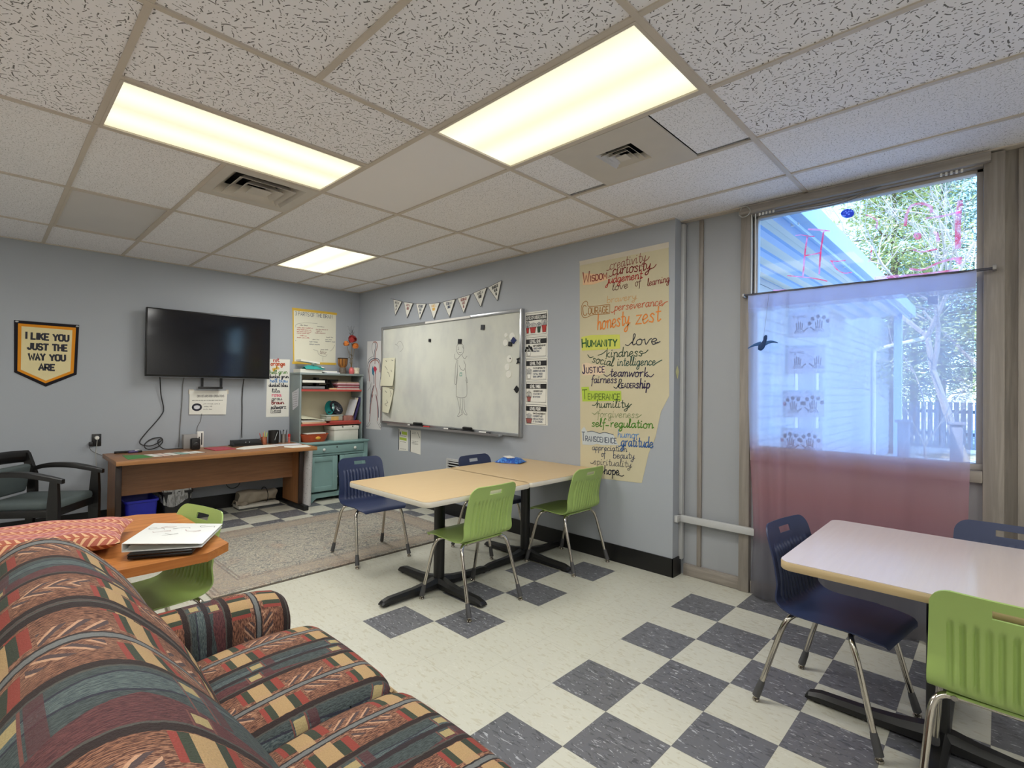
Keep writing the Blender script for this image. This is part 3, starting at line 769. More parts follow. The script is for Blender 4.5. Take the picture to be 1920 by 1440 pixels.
BODY={'gray': [[(3.252,2.016),(3.311,1.995),(3.324,1.936),(3.308,1.872),(3.284,1.823),(3.344,1.809),(3.418,1.772),(3.432,1.692),(3.399,1.611),(3.373,1.482),(3.348,1.426),(3.415,1.362)],[(3.252,2.016),(3.2,1.985),(3.206,1.923)],[(3.106,1.715),(3.089,1.606),(3.121,1.451),(3.097,1.373)],[(3.32,1.474),(3.347,1.371),(3.337,1.291)],[(3.358,0.945),(3.409,0.898),(3.435,0.875),(3.387,0.88),(3.337,0.924)],[(3.175,0.955),(3.134,0.914),(3.083,0.874),(3.074,0.901),(3.124,0.941)]],'red': [[(3.289,2.01),(3.23,2.01),(3.193,1.977),(3.201,1.922),(3.234,1.869),(3.242,1.782),(3.244,1.719)],[(3.377,1.49),(3.392,1.659),(3.357,1.738),(3.268,1.771),(3.194,1.765),(3.142,1.716),(3.118,1.607)],[(3.234,1.608),(3.23,1.451),(3.183,1.349),(3.182,1.294)],[(3.252,1.435),(3.294,1.34),(3.314,1.276)],[(3.285,1.308),(3.333,1.176),(3.35,1.033),(3.362,0.95)],[(3.214,1.309),(3.164,1.17),(3.157,1.042),(3.165,0.966)]],'blue': [[(3.252,2.0),(3.229,1.955),(3.256,1.885),(3.268,1.783)],[(3.414,1.498),(3.424,1.691),(3.38,1.762),(3.276,1.791),(3.18,1.784),(3.121,1.739),(3.102,1.653),(3.094,1.513)],[(3.27,1.577),(3.263,1.458)],[(3.274,1.427),(3.323,1.323),(3.35,1.211)],[(3.322,1.307),(3.353,1.164),(3.361,1.054)],[(3.193,1.288),(3.149,1.138),(3.14,1.01)]],'heart': [(3.28,1.664),(3.251,1.688),(3.214,1.675),(3.191,1.647),(3.22,1.616),(3.219,1.577),(3.246,1.616),(3.272,1.64)],'liver': [(3.296,1.696),(3.28,1.656),(3.256,1.617),(3.277,1.561),(3.308,1.586),(3.317,1.649)]}
PAINT=[(0.016,[(-1.845,2.494),(-1.902,2.478),(-1.965,2.457)]),(0.014,[(-1.932,2.457),(-1.916,2.325),(-1.909,2.187)]),(0.008,[(-1.767,2.468),(-1.8,2.465),(-1.834,2.452),(-1.879,2.439)]),(0.014,[(-1.837,2.441),(-1.823,2.328),(-1.813,2.188)]),(0.012,[(-1.826,2.321),(-1.875,2.322),(-1.916,2.325)]),(0.01,[(-1.719,2.202),(-1.824,2.177),(-1.903,2.153),(-1.953,2.133)]),(0.012,[(-1.631,2.114),(-1.665,2.109),(-1.719,2.103)]),(0.01,[(-1.971,2.262),(-2.006,2.253),(-2.053,2.251)]),(0.008,[(-1.977,2.261),(-2.001,2.21),(-2.043,2.173),(-2.09,2.169)]),(0.01,[(-2.19,2.312),(-2.19,2.252),(-2.178,2.222)]),(0.02,[(-2.357,2.41),(-2.364,2.476),(-2.388,2.52),(-2.436,2.52),(-2.474,2.493),(-2.478,2.462)]),(0.035,[(-2.602,2.491),(-2.594,2.376),(-2.594,2.236)]),(0.015,[(-2.455,2.431),(-2.524,2.427),(-2.6,2.433)]),(0.02,[(-2.403,2.351),(-2.422,2.344),(-2.425,2.325),(-2.413,2.321),(-2.401,2.339)]),(0.02,[(-2.493,2.342),(-2.504,2.324),(-2.508,2.288)]),(0.012,[(-2.399,2.257),(-2.427,2.239),(-2.465,2.239),(-2.502,2.241)]),(0.016,[(-2.38,2.147),(-2.437,2.132),(-2.512,2.162),(-2.57,2.173)]),(0.018,[(-2.574,2.175),(-2.592,2.173),(-2.61,2.172)]),(0.02,[(-2.588,2.161),(-2.603,2.162),(-2.601,2.144),(-2.59,2.149)]),(0.03,[(-2.214,2.115),(-2.311,2.109),(-2.409,2.102),(-2.592,2.102)]),(0.012,[(-2.164,2.516),(-2.202,2.488),(-2.22,2.458),(-2.215,2.421)])]
PRINTS=[[(-1.724,1.963),(-1.966,1.953),(-1.969,1.767),(-1.725,1.778)],[(-1.709,1.722),(-1.946,1.721),(-1.947,1.536),(-1.706,1.53)],[(-1.693,1.42),(-1.941,1.426),(-1.942,1.25),(-1.696,1.235)],[(-1.684,1.166),(-1.93,1.174),(-1.932,1.007),(-1.685,0.996)]]
HANDS=[[(-1.795,1.818),(-1.909,1.821)],[(-1.786,1.581),(-1.904,1.582)],[(-1.762,1.283),(-1.879,1.291)],[(-1.747,1.039),(-1.861,1.042)]]
SUNC=(-2.071,2.539)
BIRD=(-1.611,1.733)
PENN_T=[('I',-1.334,1.818,-1.325,1.818,0.058,'ink',9),('LIKE',-1.296,1.816,-1.178,1.814,0.056,'ink',9),('YOU',-1.146,1.813,-1.036,1.814,0.056,'ink',9),('JUST',-1.32,1.722,-1.181,1.718,0.055,'ink',9),('THE',-1.149,1.718,-1.046,1.72,0.056,'ink',9),('WAY',-1.311,1.623,-1.201,1.625,0.056,'ink',9),('YOU',-1.167,1.623,-1.057,1.626,0.054,'ink',9),('ARE',-1.241,1.532,-1.133,1.532,0.054,'ink',9)]
PENN_O=[(-1.413,1.978),(-0.962,1.977),(-0.973,1.497),(-1.193,1.377),(-1.406,1.505)]
PENN_M=[(-1.387,1.951),(-0.985,1.949),(-0.996,1.512),(-1.194,1.409),(-1.385,1.519)]
PENN_I=[(-1.364,1.927),(-1.011,1.922),(-1.02,1.527),(-1.193,1.433),(-1.363,1.531)]
BRAIN_T=[('3 PARTS OF THE BRAIN',1.129,2.309,1.628,2.318,0.046,'slate',1.6),('cognitive',1.191,2.18,1.289,2.186,0.009,'gray',1),('thinking',1.419,2.19,1.51,2.187,0.009,'gray',1),('planning and focus',1.152,2.148,1.36,2.156,0.009,'red',1),('making good choices',1.152,2.123,1.337,2.128,0.009,'red',1),('solving problems',1.153,2.1,1.337,2.105,0.009,'red',1),('language and ideas',1.153,2.078,1.314,2.085,0.009,'red',1),('empathy',1.193,2.05,1.279,2.051,0.009,'red',1),('self control and words',1.154,2.021,1.315,2.027,0.009,'red',1),('feelings and more',1.402,2.148,1.566,2.157,0.008,'rose',1),('memory',1.408,2.125,1.48,2.13,0.009,'rose',1),('fight or flight',1.391,2.101,1.53,2.106,0.008,'rose',1),('limbic',1.356,2.011,1.446,2.016,0.01,'gray',1),('emotion and',1.316,1.979,1.428,1.982,0.01,'slate',1),('deep memory',1.316,1.948,1.457,1.952,0.009,'slate',1),('sensory',1.543,2.055,1.636,2.062,0.009,'gray',1),('balance',1.531,2.025,1.624,2.028,0.01,'slate',1),('movement',1.531,2.001,1.669,1.999,0.01,'slate',1),('survival and',1.466,1.885,1.57,1.892,0.009,'gray',1),('breathing',1.461,1.856,1.546,1.857,0.01,'brown',1),('heartbeat',1.461,1.836,1.54,1.836,0.009,'brown',1)]
BRAIN_S=[[(1.135,2.157),(1.14,2.186),(1.185,2.21),(1.288,2.227),(1.418,2.231)],[(1.37,1.888),(1.436,1.872)],[(1.43,1.871),(1.439,1.837),(1.473,1.816),(1.534,1.807),(1.559,1.838)],[(1.595,1.881),(1.632,1.908),(1.666,1.969)],[(1.504,1.805),(1.501,1.77),(1.504,1.741)],[(1.137,1.994),(1.141,1.983)]]
COLOR_T=[('rot',0.869,1.704,0.935,1.709,0.026,'red',3),('orange',0.841,1.659,1.009,1.666,0.027,'rust',3.5),('gelb',0.863,1.607,0.939,1.621,0.018,'yellow',3),('hell grun',0.832,1.557,1.038,1.569,0.022,'lgreen',2.6),('dunkel grun',0.824,1.505,1.053,1.51,0.022,'ink',2.6),('hell blau',0.833,1.454,1.042,1.458,0.022,'sky',2.6),('dunkel blau',0.822,1.4,1.046,1.4,0.022,'ink',2.8),('lila',0.861,1.332,0.947,1.33,0.022,'ink',2.6),('rosa',0.859,1.28,0.966,1.28,0.024,'pink',3),('grau',0.86,1.234,0.976,1.236,0.022,'gray',2.6),('braun',0.859,1.184,1.0,1.186,0.024,'dred',3.2),('schwarz',0.849,1.13,1.028,1.131,0.022,'ink',2.8),('WEISS',0.865,1.08,0.969,1.079,0.029,'gray',2.4)]
NOTE_T=[('DOWNSTAIRS ROOM OPERATIONS',0.052,1.275,0.324,1.276,0.022,'gray',1.6),('please keep this space tidy for the next group',0.003,1.235,0.317,1.234,0.005,'gray',1),('Submit schedule sharing',0.114,1.192,0.279,1.191,0.011,'gray',1.3),('during lunch',0.12,1.164,0.203,1.164,0.01,'gray',1.3),('after 2 30pm',0.114,1.133,0.204,1.132,0.01,'gray',1.3)]
NOTE_C=(0.051,1.163)

K = 0.0016
# ---------------------------------------------------------------- the long lettered poster on the right wall
t = thing('lettered_poster', 'tall cream poster of colourful hand-lettered virtues, its lower corner torn, beside the window recess', 'poster', FB(-0.52, 0.66, 0))
sheet(POSTER, FB, 0.0005, t, M_CREAM, 'sheet')
part(MB().prism(POSTER_TAPE, FB, 0.002, 0.0026), 'tape_strip', M_TAPE, t, 'clear tape along the top edge')
hl = Pen(FB, 0.0030, -1)
M_HY = plain('yellow_green_highlighter', (200, 204, 92), 0.7, var=0.10, scale=9)
M_HG = plain('green_highlighter', (172, 196, 70), 0.7, var=0.10, scale=9)
M_HP = plain('faded_violet_highlighter', (218, 196, 168), 0.7, var=0.05, scale=9)
M_HB = plain('pale_blue_wash', (190, 198, 200), 0.7, var=0.06, scale=9)
M_HR = plain('pink_wash', (226, 188, 148), 0.7, var=0.05, scale=9)
for poly, mm in ((HL_HUM, M_HY), (HL_TEMP, M_HG), (HL_JUS, M_HP), (HL_TRA, M_HB), (HL_WIS, M_HR)):
    hl = Pen(FB, 0.0030, -1); hl.fill(poly, mm, 0); hl.done(t, 'highlight')
pen = Pen(FB, 0.0038, -1)
for s_, a0, b0, a1, b1, h_, c_, w_ in WORDS: pen.word(s_, a0, b0, a1, b1, h_, c_, w_ * K, 0.12 if s_.islower() else 0)
for i, q in enumerate(SWASH):
    q = [(v.x, v.y) for v in smooth_path([(a, b, 0) for a, b in q], 5)]
    pen.stroke(q, 4 * K, ['navy', 'navy', 'dgreen', 'dgreen', 'dgreen', 'teal', 'violet', 'violet', 'navy', 'dgreen', 'dgreen', 'sage', 'sage', 'blue', 'gray', 'ink', 'ink', 'rose', 'rose', 'dred', 'dred', 'rust', 'rust'][i])
pen.stroke([(v.x, v.y) for v in smooth_path([(a, b, 0) for a, b in COURBOX], 4)], 3 * K, 'ochre')
pen.stroke([(v.x, v.y) for v in smooth_path([(a, b, 0) for a, b in HL_TRA[2:7]], 4)], 3 * K, 'slate')
pen.done(t)
# yellow sticky note at the edge of the wall
solo(MB().prism([(-0.968, 1.555), (-0.985, 1.60), (-1.0, 1.55), (-0.982, 1.50)], lambda a, b, d: Vector((XB + 0.05 + (a + .98) * 1.6, YC - 0.004 - d, b)), 0, 0.003), 'sticky_note', plain('pale_yellow_note', (214, 212, 160), 0.7), 'small pale yellow sticky note on the wall edge right of the lettered poster', 'note', smooth=0)

# ---------------------------------------------------------------- whiteboard
BY0, BY1, BZ0, BZ1 = 0.556, 3.045, 0.945, 2.185
t = thing('whiteboard', 'large whiteboard with a faint marker drawing of a woman, on the right wall', 'whiteboard', FB((BY0 + BY1) / 2, BZ0, 0))
nb = NB('whiteboard_surface'); p_ = nb.coord()
sm_ = nb.noise(nb.scale(p_, (1, 1.2, 0.8)), 2.2, 4, 0.6)
col = nb.mix(nb.smooth(sm_, 0.35, 0.75), srgb(214, 216, 206), srgb(196, 198, 194))
M_WB = nb.done(col, 0.16)
part(MB().bb(XB - 0.024, XB - 0.004, BY0 + 0.02, BY1 - 0.02, BZ0 + 0.02, BZ1 - 0.02), 'writing_surface', M_WB, t)
fr = MB()
for a in ((BY0 + .032, BY1 - .032, BZ0, BZ0 + 0.032), (BY0 + .032, BY1 - .032, BZ1 - 0.032, BZ1), (BY0, BY0 + 0.032, BZ0, BZ1), (BY1 - 0.032, BY1, BZ0, BZ1)):
    fr.bb(XB - 0.036, XB, *a, 0, 0.004)
part(fr, 'frame', M_ALU, t)
part(MB().bb(XB - 0.088, XB - 0.02, BY0 + 0.25, BY1 - 0.25, BZ0 - 0.012, BZ0 + 0.004, 0, 0.004).bb(XB - 0.09, XB - 0.085, BY0 + 0.25, BY1 - 0.25, BZ0 - 0.012, BZ0 + 0.012), 'marker_tray', M_ALU, t)
part(MB().bb(XB - 0.040, XB - 0.036, BY0 + 0.75, BY1 - 0.95, BZ1 - 0.026, BZ1 - 0.004), 'map_rail', M_WHITE, t)
pen = Pen(FB, 0.0246, -1)
for q in WOMAN: pen.stroke([(v.x, v.y) for v in smooth_path([(a, b, 0) for a, b in q], 4)], 0.0045, 'gray')
for q in FACE: pen.stroke([(v.x, v.y) for v in smooth_path([(a, b, 0) for a, b in q], 4)], 0.0035, 'gray')
pen.stroke([(1.478, 1.575), (1.445, 1.575), (1.445, 1.542), (1.480, 1.542), (1.478, 1.575)], 0.006, 'teal2')
pen.done(t, 'print')
M_MAGK = plain('black_magnet', (26, 28, 32), 0.4); M_MAGB = plain('navy_magnet', (28, 40, 92), 0.35); M_MAGW = plain('white_magnet', (226, 226, 218), 0.4)
MLAB = ['black square magnet alone on the left half of the whiteboard', 'black magnet over the head of the drawn woman', 'black square magnet highest on the right part of the whiteboard',
        'smallest white round magnet in the top right cluster on the whiteboard', 'white round magnet beside the navy magnet, top right of the whiteboard', 'white round magnet left of a black magnet on the whiteboard',
        'navy square magnet near the right edge of the whiteboard', 'black square magnet touching the navy one on the whiteboard', 'white round magnet with a dark mark, first of the row of three',
        'white round magnet second of the row of three', 'white round magnet third and lowest of the row of three', 'tiny black bow shaped magnet on the right frame of the whiteboard', 'dark tilted square magnet low on the right edge of the whiteboard']
for (k_, a, b, s_), lb in zip(MAG, MLAB):
    mb = MB(); mt = M_MAGB if 'blue' in k_ else M_MAGW if 'white' in k_ else M_MAGK
    if 'round' in k_:
        mb.cyl(FB(a, b, 0.0241), FB(a, b, 0.031), s_ * 0.62, s_ * 0.60, 20)
        if 'first' in lb: mb.cyl(FB(a - 0.012, b + 0.004, 0.031), FB(a - 0.012, b + 0.004, 0.0315), 0.008, 0.008, 8, 1)
    elif 'bow' in k_:
        mb.prism([(a - .02, b + .03), (a + .02, b + .02), (a + .004, b), (a + .02, b - .03), (a - .02, b - .02), (a - .004, b)], FB, 0.0365, 0.046)
    else:
        r_ = 0.75 if ('tilted' in lb or 'navy square' in lb) else 0.08
        q = [(a + s_ * .72 * math.cos(r_ + PI / 4 + i * PI / 2), b + s_ * .72 * math.sin(r_ + PI / 4 + i * PI / 2)) for i in range(4)]
        mb.prism(q, FB, 0.0241, 0.036)
    solo(mb, 'magnet', [mt, M_MAGK], lb, 'magnet', group='magnets on the whiteboard')
for (poly, lb) in zip(WBPAPERS, ['pale drawing sheet hung at the upper left edge of the whiteboard', 'pale drawing sheet with a curling corner, lower left of the whiteboard']):
    n_ = thing('drawing_sheet', lb, 'paper', FB(*ctr(poly), 0.04), group='drawing sheets on the whiteboard')
    mb = MB()
    A, B_, C_, D_ = poly[0], poly[1], poly[-2], poly[-1]
    def fn(u, v, A=A, B_=B_, C_=C_, D_=D_):
        a = (A[0] * (1 - u) + B_[0] * u) * (1 - v) + (D_[0] * (1 - u) + C_[0] * u) * v
        b = (A[1] * (1 - u) + B_[1] * u) * (1 - v) + (D_[1] * (1 - u) + C_[1] * u) * v
        return FB(a, b, 0.038 + 0.035 * u * v * v)
    mb.grid(fn, 8, 10); mb.grid(lambda u, v: fn(u, v) + Vector((0.0012, 0, 0)), 8, 10)
    part(mb, 'sheet', plain('ivory_paper', (222, 220, 196), 0.75, var=0.03), n_)
    pn = Pen(FB, 0.060, -1)
    for q in PAPINK:
        if (q[0][1] > 1.42) == ('upper' in lb): pn.stroke(q, 0.006, 'gray')
    for k in range(len(pn.mb.v)):
        q = pn.mb.v[k]; u = (A[0] - q.y) / max(1e-6, A[0] - B_[0]); v = (A[1] - q.z) / (A[1] - D_[1])
        q.x = XB - 0.0392 - 0.035 * max(0, u) * max(0, v) ** 2 - 0.0012
    pn.done(n_, 'print')
M_ER = plain('black_felt', (24, 24, 26), 0.8, bump=0.2)
M_RED = plain('red_plastic', (196, 52, 50), 0.4)
TL = ['white marker at the far left end of the marker tray', 'black felt eraser on the left half of the marker tray', 'red marker beside the left eraser in the tray', 'white marker in the middle of the marker tray', 'black marker just right of the middle white marker', 'black marker touching the right eraser in the tray', 'black felt eraser on the right half of the marker tray', 'white marker with a black cap, at the right end of the marker tray']
for (k_, a0, b0, a1, b1), lb in zip(TRAY, TL):
    z_ = BZ0 + 0.004
    if k_ == 'eraser':
        t = thing('board_eraser', lb, 'eraser', FB((a0 + a1) / 2, z_, 0.06), group='erasers in the marker tray')
        part(MB().bb(XB - 0.082, XB - 0.038, a1 + .02, a0 - .02, z_, z_ + 0.022), 'felt_pad', M_ER, t)
        part(MB().bb(XB - 0.080, XB - 0.040, a1 + .03, a0 - .03, z_ + 0.0225, z_ + 0.05, 0, 0.012), 'grip', plain('black_plastic_grip', (20, 20, 22), 0.35), t)
    else:
        t = thing('marker', lb, 'marker', FB((a0 + a1) / 2, z_, 0.06), group='markers in the marker tray')
        body = M_RED if 'red' in k_ else M_MAGK if 'black' in k_ else M_WHITE
        L = a1 - a0; y0 = (a0 + a1) / 2 - L / 2
        part(MB().cyl(FB(a0, z_ + 0.0095, 0.06), FB(a0 + L * .68, z_ + 0.0095, 0.06), 0.009, None, 10), 'barrel', body, t)
        part(MB().cyl(FB(a0 + L * .68, z_ + 0.010, 0.06), FB(a1, z_ + 0.010, 0.06), 0.010, 0.008, 10), 'cap', M_RED if 'red' in k_ else M_MAGK, t)

# ---------------------------------------------------------------- bunting over the whiteboard
t = thing('bunting', 'string of eight white paper pennants hung above the whiteboard', 'bunting', FB(1.85, 2.2, 0))
FL = [('black', 'HAVE AN', 'OPEN', 'MIND'), ('dred', 'ASK A', 'QUESTION'), ('slate', 'RESEARCH', 'WHAT IS', 'KNOWN'), ('yellow', 'MAKE A', 'PREDICTION'), ('slate', 'DESIGN AN', 'EXPERIMENT'), ('rose', 'RECORD AND', 'ANALYZE', 'DATA'), ('black', 'MAKE A', 'CONCLUSION'), ('black', 'COMMUNICATE', 'WHAT YOU', 'LEARNED')]
M_PEN_EDGE = plain('black_card_edge', (40, 38, 38), 0.7)
for tri, (c_, *ln) in zip(FLAGS, FL):
    (a0, b0), (a1, b1), (a2, b2) = tri
    cxy = ((a0 + a1 + a2) / 3, (b0 + b1 + b2) / 3)
    sh = lambda k: [(cxy[0] + (a - cxy[0]) * k, cxy[1] + (b - cxy[1]) * k) for a, b in tri]
    f_ = part(MB().prism(sh(1.06), FB, 0.012, 0.0128, 1).prism(sh(0.98), FB, 0.0128, 0.0136, 0), 'pennant', [M_PAPER, M_PEN_EDGE], t, smooth=0)
    pn = Pen(FB, 0.0142, -1)
    for i, q in enumerate(ln):
        v = 0.24 + 0.22 * i; wd = (1 - v) * 0.84
        base = Vector((a0, b0)).lerp(Vector((a2, b2)), v); end = Vector((a1, b1)).lerp(Vector((a2, b2)), v)
        p0 = base.lerp(end, 0.5 - wd / 2 * 0.92); p1 = base.lerp(end, 0.5 + wd / 2 * 0.92)
        pn.word(q, p0.x, p0.y, p1.x, p1.y, 0.028, c_, 0.0045 if i == 0 else 0.0034)
    if pn.mb.v: part(pn.mb, 'lettering', [ink(k) for k in pn.cols], t, smooth=0)
part(MB().tube([FB(a, b, 0.010) for a, b in FLAGSTRING], 0.0018, 5), 'string', plain('grey_twine', (92, 90, 86), 0.8), t)

# ---------------------------------------------------------------- the five level cards
LV = [('LEVELS OF UNDERSTANDING', [], 'topmost plant card, LEVELS OF UNDERSTANDING, right of the whiteboard'),
      ('LEVEL ONE', ["I DON'T UNDERSTAND YET", 'I NEED MORE', 'PRACTICE'], 'plant card headed LEVEL ONE right of the whiteboard'),
      ('LEVEL TWO', ["I'M STARTING TO", 'UNDERSTAND MORE', 'I STILL NEED', 'SOME SUPPORT'], 'plant card headed LEVEL TWO right of the whiteboard'),
      ('LEVEL THREE', ['I UNDERSTAND', 'I CAN DO IT', 'ON MY OWN'], 'plant card headed LEVEL THREE right of the whiteboard'),
      ('LEVEL FOUR', ['I HAVE MASTERED IT', 'I UNDERSTAND', 'AND CAN TEACH', 'IT TO OTHERS'], 'lowest plant card, headed LEVEL FOUR, right of the whiteboard')]
def leafy(pn, a, b, w_, h_, kind_):
    if kind_ == 'bush':
        for i in range(11):
            th = PI * (0.05 + 0.9 * i / 10); r_ = h_ * (0.55 + 0.35 * ((i * 7) % 3) / 2)
            ex, ez = a - math.cos(th) * w_ * 0.6, b + math.sin(th) * r_
            pn.fill([(ex + 0.012 * math.cos(k * PI / 3), ez + 0.013 * math.sin(k * PI / 3)) for k in range(6)], 'black', 0)
            pn.stroke([(a, b), (ex, ez)], 0.0025, 'black')
    else:
        for i in range(-2, 3):
            x = a - i * w_ * 0.22; hh = h_ * (1 - 0.12 * abs(i))
            pn.stroke([(x - .008, b), (x - .012, b + hh * .6), (x, b + hh), (x + .012, b + hh * .6), (x + .008, b)], 0.003, 'slate' if kind_ == 'tall' else 'black')
def pot(pn, a, b, w_, h_, c_, rim=True):
    pn.fill([(a + w_ / 2, b + h_), (a - w_ / 2, b + h_), (a - w_ * .36, b), (a + w_ * .36, b)], c_, 0)
    if rim: pn.fill([(a + w_ * .56, b + h_), (a - w_ * .56, b + h_), (a - w_ * .56, b + h_ * .8), (a + w_ * .56, b + h_ * .8)], c_, 1)
    pn.stroke([(a + w_ / 2, b + h_), (a - w_ / 2, b + h_), (a - w_ * .36, b), (a + w_ * .36, b), (a + w_ / 2, b + h_)], 0.003, 'black', 2)
for poly, (hd, ln, lb) in zip(LEVELS, LV):
    (yL, zT), (yR, zT2), (_, zB2), (_, zB) = poly
    zt, zb = (zT + zT2) / 2, (zB + zB2) / 2
    t = thing('plant_card', lb, 'card', FB((yL + yR) / 2, zb, 0), group='plant cards in a column beside the whiteboard')
    sheet(poly, FB, 0.0005, t)
    pn = Pen(FB, 0.0026, -1)
    Wd = yL - yR; Hh = zt - zb
    y = lambda u: yL - Wd * u
    z = lambda v: zt - Hh * v
    pn.stroke([(y(.05), z(.95)), (y(.05), z(.06)), (y(.95), z(.06)), (y(.95), z(.95)), (y(.05), z(.95))], 0.003, 'black')
    pn.fill([(y(.03), z(.14)), (y(.97), z(.14)), (y(.97), z(.36)), (y(.03), z(.36))], 'black', 1)
    u0, u1 = (.06, .94) if len(hd) > 12 else (.22, .70)
    pn.word(hd, y(u0), z(.315), y(u1), z(.315), Hh * 0.13, 'white', 0.0034 if len(hd) > 12 else 0.005, 0, 3)
    for i, q in enumerate(ln):
        pn.word(q, y(.36), z(.50 + .125 * i), y(.36 + min(.56, .036 * len(q))), z(.50 + .125 * i), Hh * .07, 'slate' if i else 'black', 0.0034)
    if not ln:
        for a, w_, h_, c_ in ((.12, .034, .052, 'red'), (.36, .075, .055, 'red'), (.63, .042, .055, 'dgreen'), (.86, .055, .065, 'red')):
            leafy(pn, y(a), z(.88) + h_, w_, .075 if a in (.12, .86) else .045, 'tall')
            pot(pn, y(a), z(.88), w_, h_, c_)
    elif 'ONE' in hd:
        leafy(pn, y(.17), z(.70), .07, .055, 'bush'); pot(pn, y(.17), z(.92), .05, .04, 'white', False)
    elif 'TWO' in hd:
        leafy(pn, y(.17), z(.72), .06, .06, 'tall'); pot(pn, y(.17), z(.93), .05, .045, 'white', False)
    elif 'THREE' in hd:
        leafy(pn, y(.17), z(.72), .05, .06, 'thin'); pot(pn, y(.17), z(.93), .05, .045, 'rose')
    else:
        leafy(pn, y(.18), z(.72), .06, .055, 'tall'); pot(pn, y(.18), z(.93), .075, .045, 'rose')
    pn.done(t, 'print')

# ---------------------------------------------------------------- life-size circulation drawing
BP = [(3.448, 2.031), (3.101, 2.018), (3.083, 0.851), (3.45, 0.845)]
t = thing('body_drawing', 'tall narrow drawing of a body with red and blue blood vessels, left of the whiteboard', 'drawing', FB(3.27, 0.845, 0))
sheet(BP, FB, 0.0008, t, paper_mat('thin_white_roll_paper', (214, 214, 214), 0.04, 4))
pen = Pen(FB, 0.0034, -1)
for k_, w_ in (('gray', 0.005), ('blue', 0.011), ('red', 0.012)):
    if k_ != 'gray': pen.done(t, 'outline' if k_ == 'blue' else 'vein_lines'); pen = Pen(FB, 0.0034, -1)
    for q in BODY[k_]: pen.stroke([(v.x, v.y) for v in smooth_path([(a, b, 0) for a, b in q], 4)], w_, {'gray': 'gray', 'blue': 'slate', 'red': 'rose'}[k_], {'gray': 0, 'blue': 1, 'red': 2}[k_])
pen.done(t, 'artery_lines'); pen = Pen(FB, 0.0034, -1)
pen.fill(BODY['liver'], plain('blue_felt_ink', (48, 122, 150), 0.7), 3)
pen.done(t, 'blue_organ_mark'); pen = Pen(FB, 0.0034, -1)
pen.fill(BODY['heart'], plain('heart_red_ink', (196, 62, 84), 0.7), 4)
pen.done(t, 'heart_mark')

# two small notices below the whiteboard (their square codes left blank)
for poly, lb, first in (([(2.672, 0.897), (2.465, 0.889), (2.462, 0.632), (2.662, 0.620)], 'small notice with two yellow bars below the whiteboard', 1), ([(2.425, 0.895), (2.208, 0.901), (2.206, 0.612), (2.415, 0.630)], 'small black and white notice right of the yellow barred one', 0)):
    t = thing('notice', lb, 'notice', FB(*ctr(poly), 0), group='notices below the whiteboard')
    sheet(poly, FB, 0.0005, t)
    pn = Pen(FB, 0.0026, -1)
    y = lambda u: poly[0][0] - 0.21 * u
    z = lambda v: 0.893 - 0.27 * v
    pn.fill([(y(.02), z(.02)), (y(.08), z(.02)), (y(.08), z(.98)), (y(.02), z(.98))], 'black', 0)
    if first:
        pn.fill([(y(.35), z(.10)), (y(.88), z(.12)), (y(.88), z(.26)), (y(.35), z(.24))], M_HG, 0)
        pn.fill([(y(.12), z(.38)), (y(.85), z(.40)), (y(.85), z(.52)), (y(.12), z(.50))], M_HG, 0)
        pn.fill([(y(.2 + .07 * math.cos(i)), z(.2 + .09 * math.sin(i))) for i in range(6)], 'slate', 0)
    else:
        pn.stroke([(y(.75), z(.08)), (y(.95), z(.30))], 0.006, 'black')
        for v in (.1, .16): pn.scribble(y(.2), z(v), y(.6), z(v), .006, 'gray', .003)
    for v in ((.33, .6, .92) if first else (.5, .56, .62)): pn.scribble(y(.2), z(v), y(.8), z(v), .006, 'gray', .003)
    pn.done(t, 'print')
# low air grille on the right wall
t = thing('wall_grille', 'low white slatted air grille on the right wall behind the joined beige tables', 'grille', FB(1.46, 0.30, 0))
g = MB()
for a in ((1.225, 1.675, 0.60, 0.625), (1.225, 1.675, 0.30, 0.325), (1.20, 1.225, 0.30, 0.625), (1.675, 1.70, 0.30, 0.625)): g.bb(XB - 0.02, XB, *a)
part(g, 'frame', M_RACE, t)
part(MB().bb(XB - 0.004, XB - 0.001, 1.225, 1.675, 0.325, 0.60), 'shade_backing', M_DARK, t)  # dark plate in place of the shade behind the slats
for i in range(9):
    part(MB().box((XB - 0.012, 1.45, 0.342 + i * 0.030), (0.016, 0.45, 0.010), 0, Matrix.Rotation(0.4, 3, 'Y')), 'slat', M_RACE, t)

# ---------------------------------------------------------------- back wall: felt pennant
t = thing('felt_pennant', 'black and gold felt pennant with words, on the back wall left of the television', 'pennant', FA(-1.19, 1.38, 0))
def felt(name, rgb): return plain(name, rgb, 0.95, var=0.06, scale=12, bump=0.25, bscale=260)
part(MB().prism(PENN_O, FA, 0.001, 0.005), 'border', felt('black_felt_cloth', (24, 20, 28)), t, smooth=0)
part(MB().prism(PENN_M, FA, 0.005, 0.0065), 'gold_band', felt('gold_felt_cloth', (222, 142, 30)), t, smooth=0)
part(MB().prism(PENN_I, FA, 0.0065, 0.008), 'field', felt('cream_felt_cloth', (226, 212, 164)), t, smooth=0)
pen = Pen(FA, 0.009, 1)
for s_, a0, b0, a1, b1, h_, c_, w_ in PENN_T: pen.word(s_, a0, b0, a1, b1, h_, 'ink', 0.0150)
pen.done(t)
for a, b in ((-1.395, 1.967), (-0.975, 1.964)): part(MB().ball(FA(a, b, 0.006), 0.011, (1.2, .5, .8), 8), 'grommet', M_ALU, t)

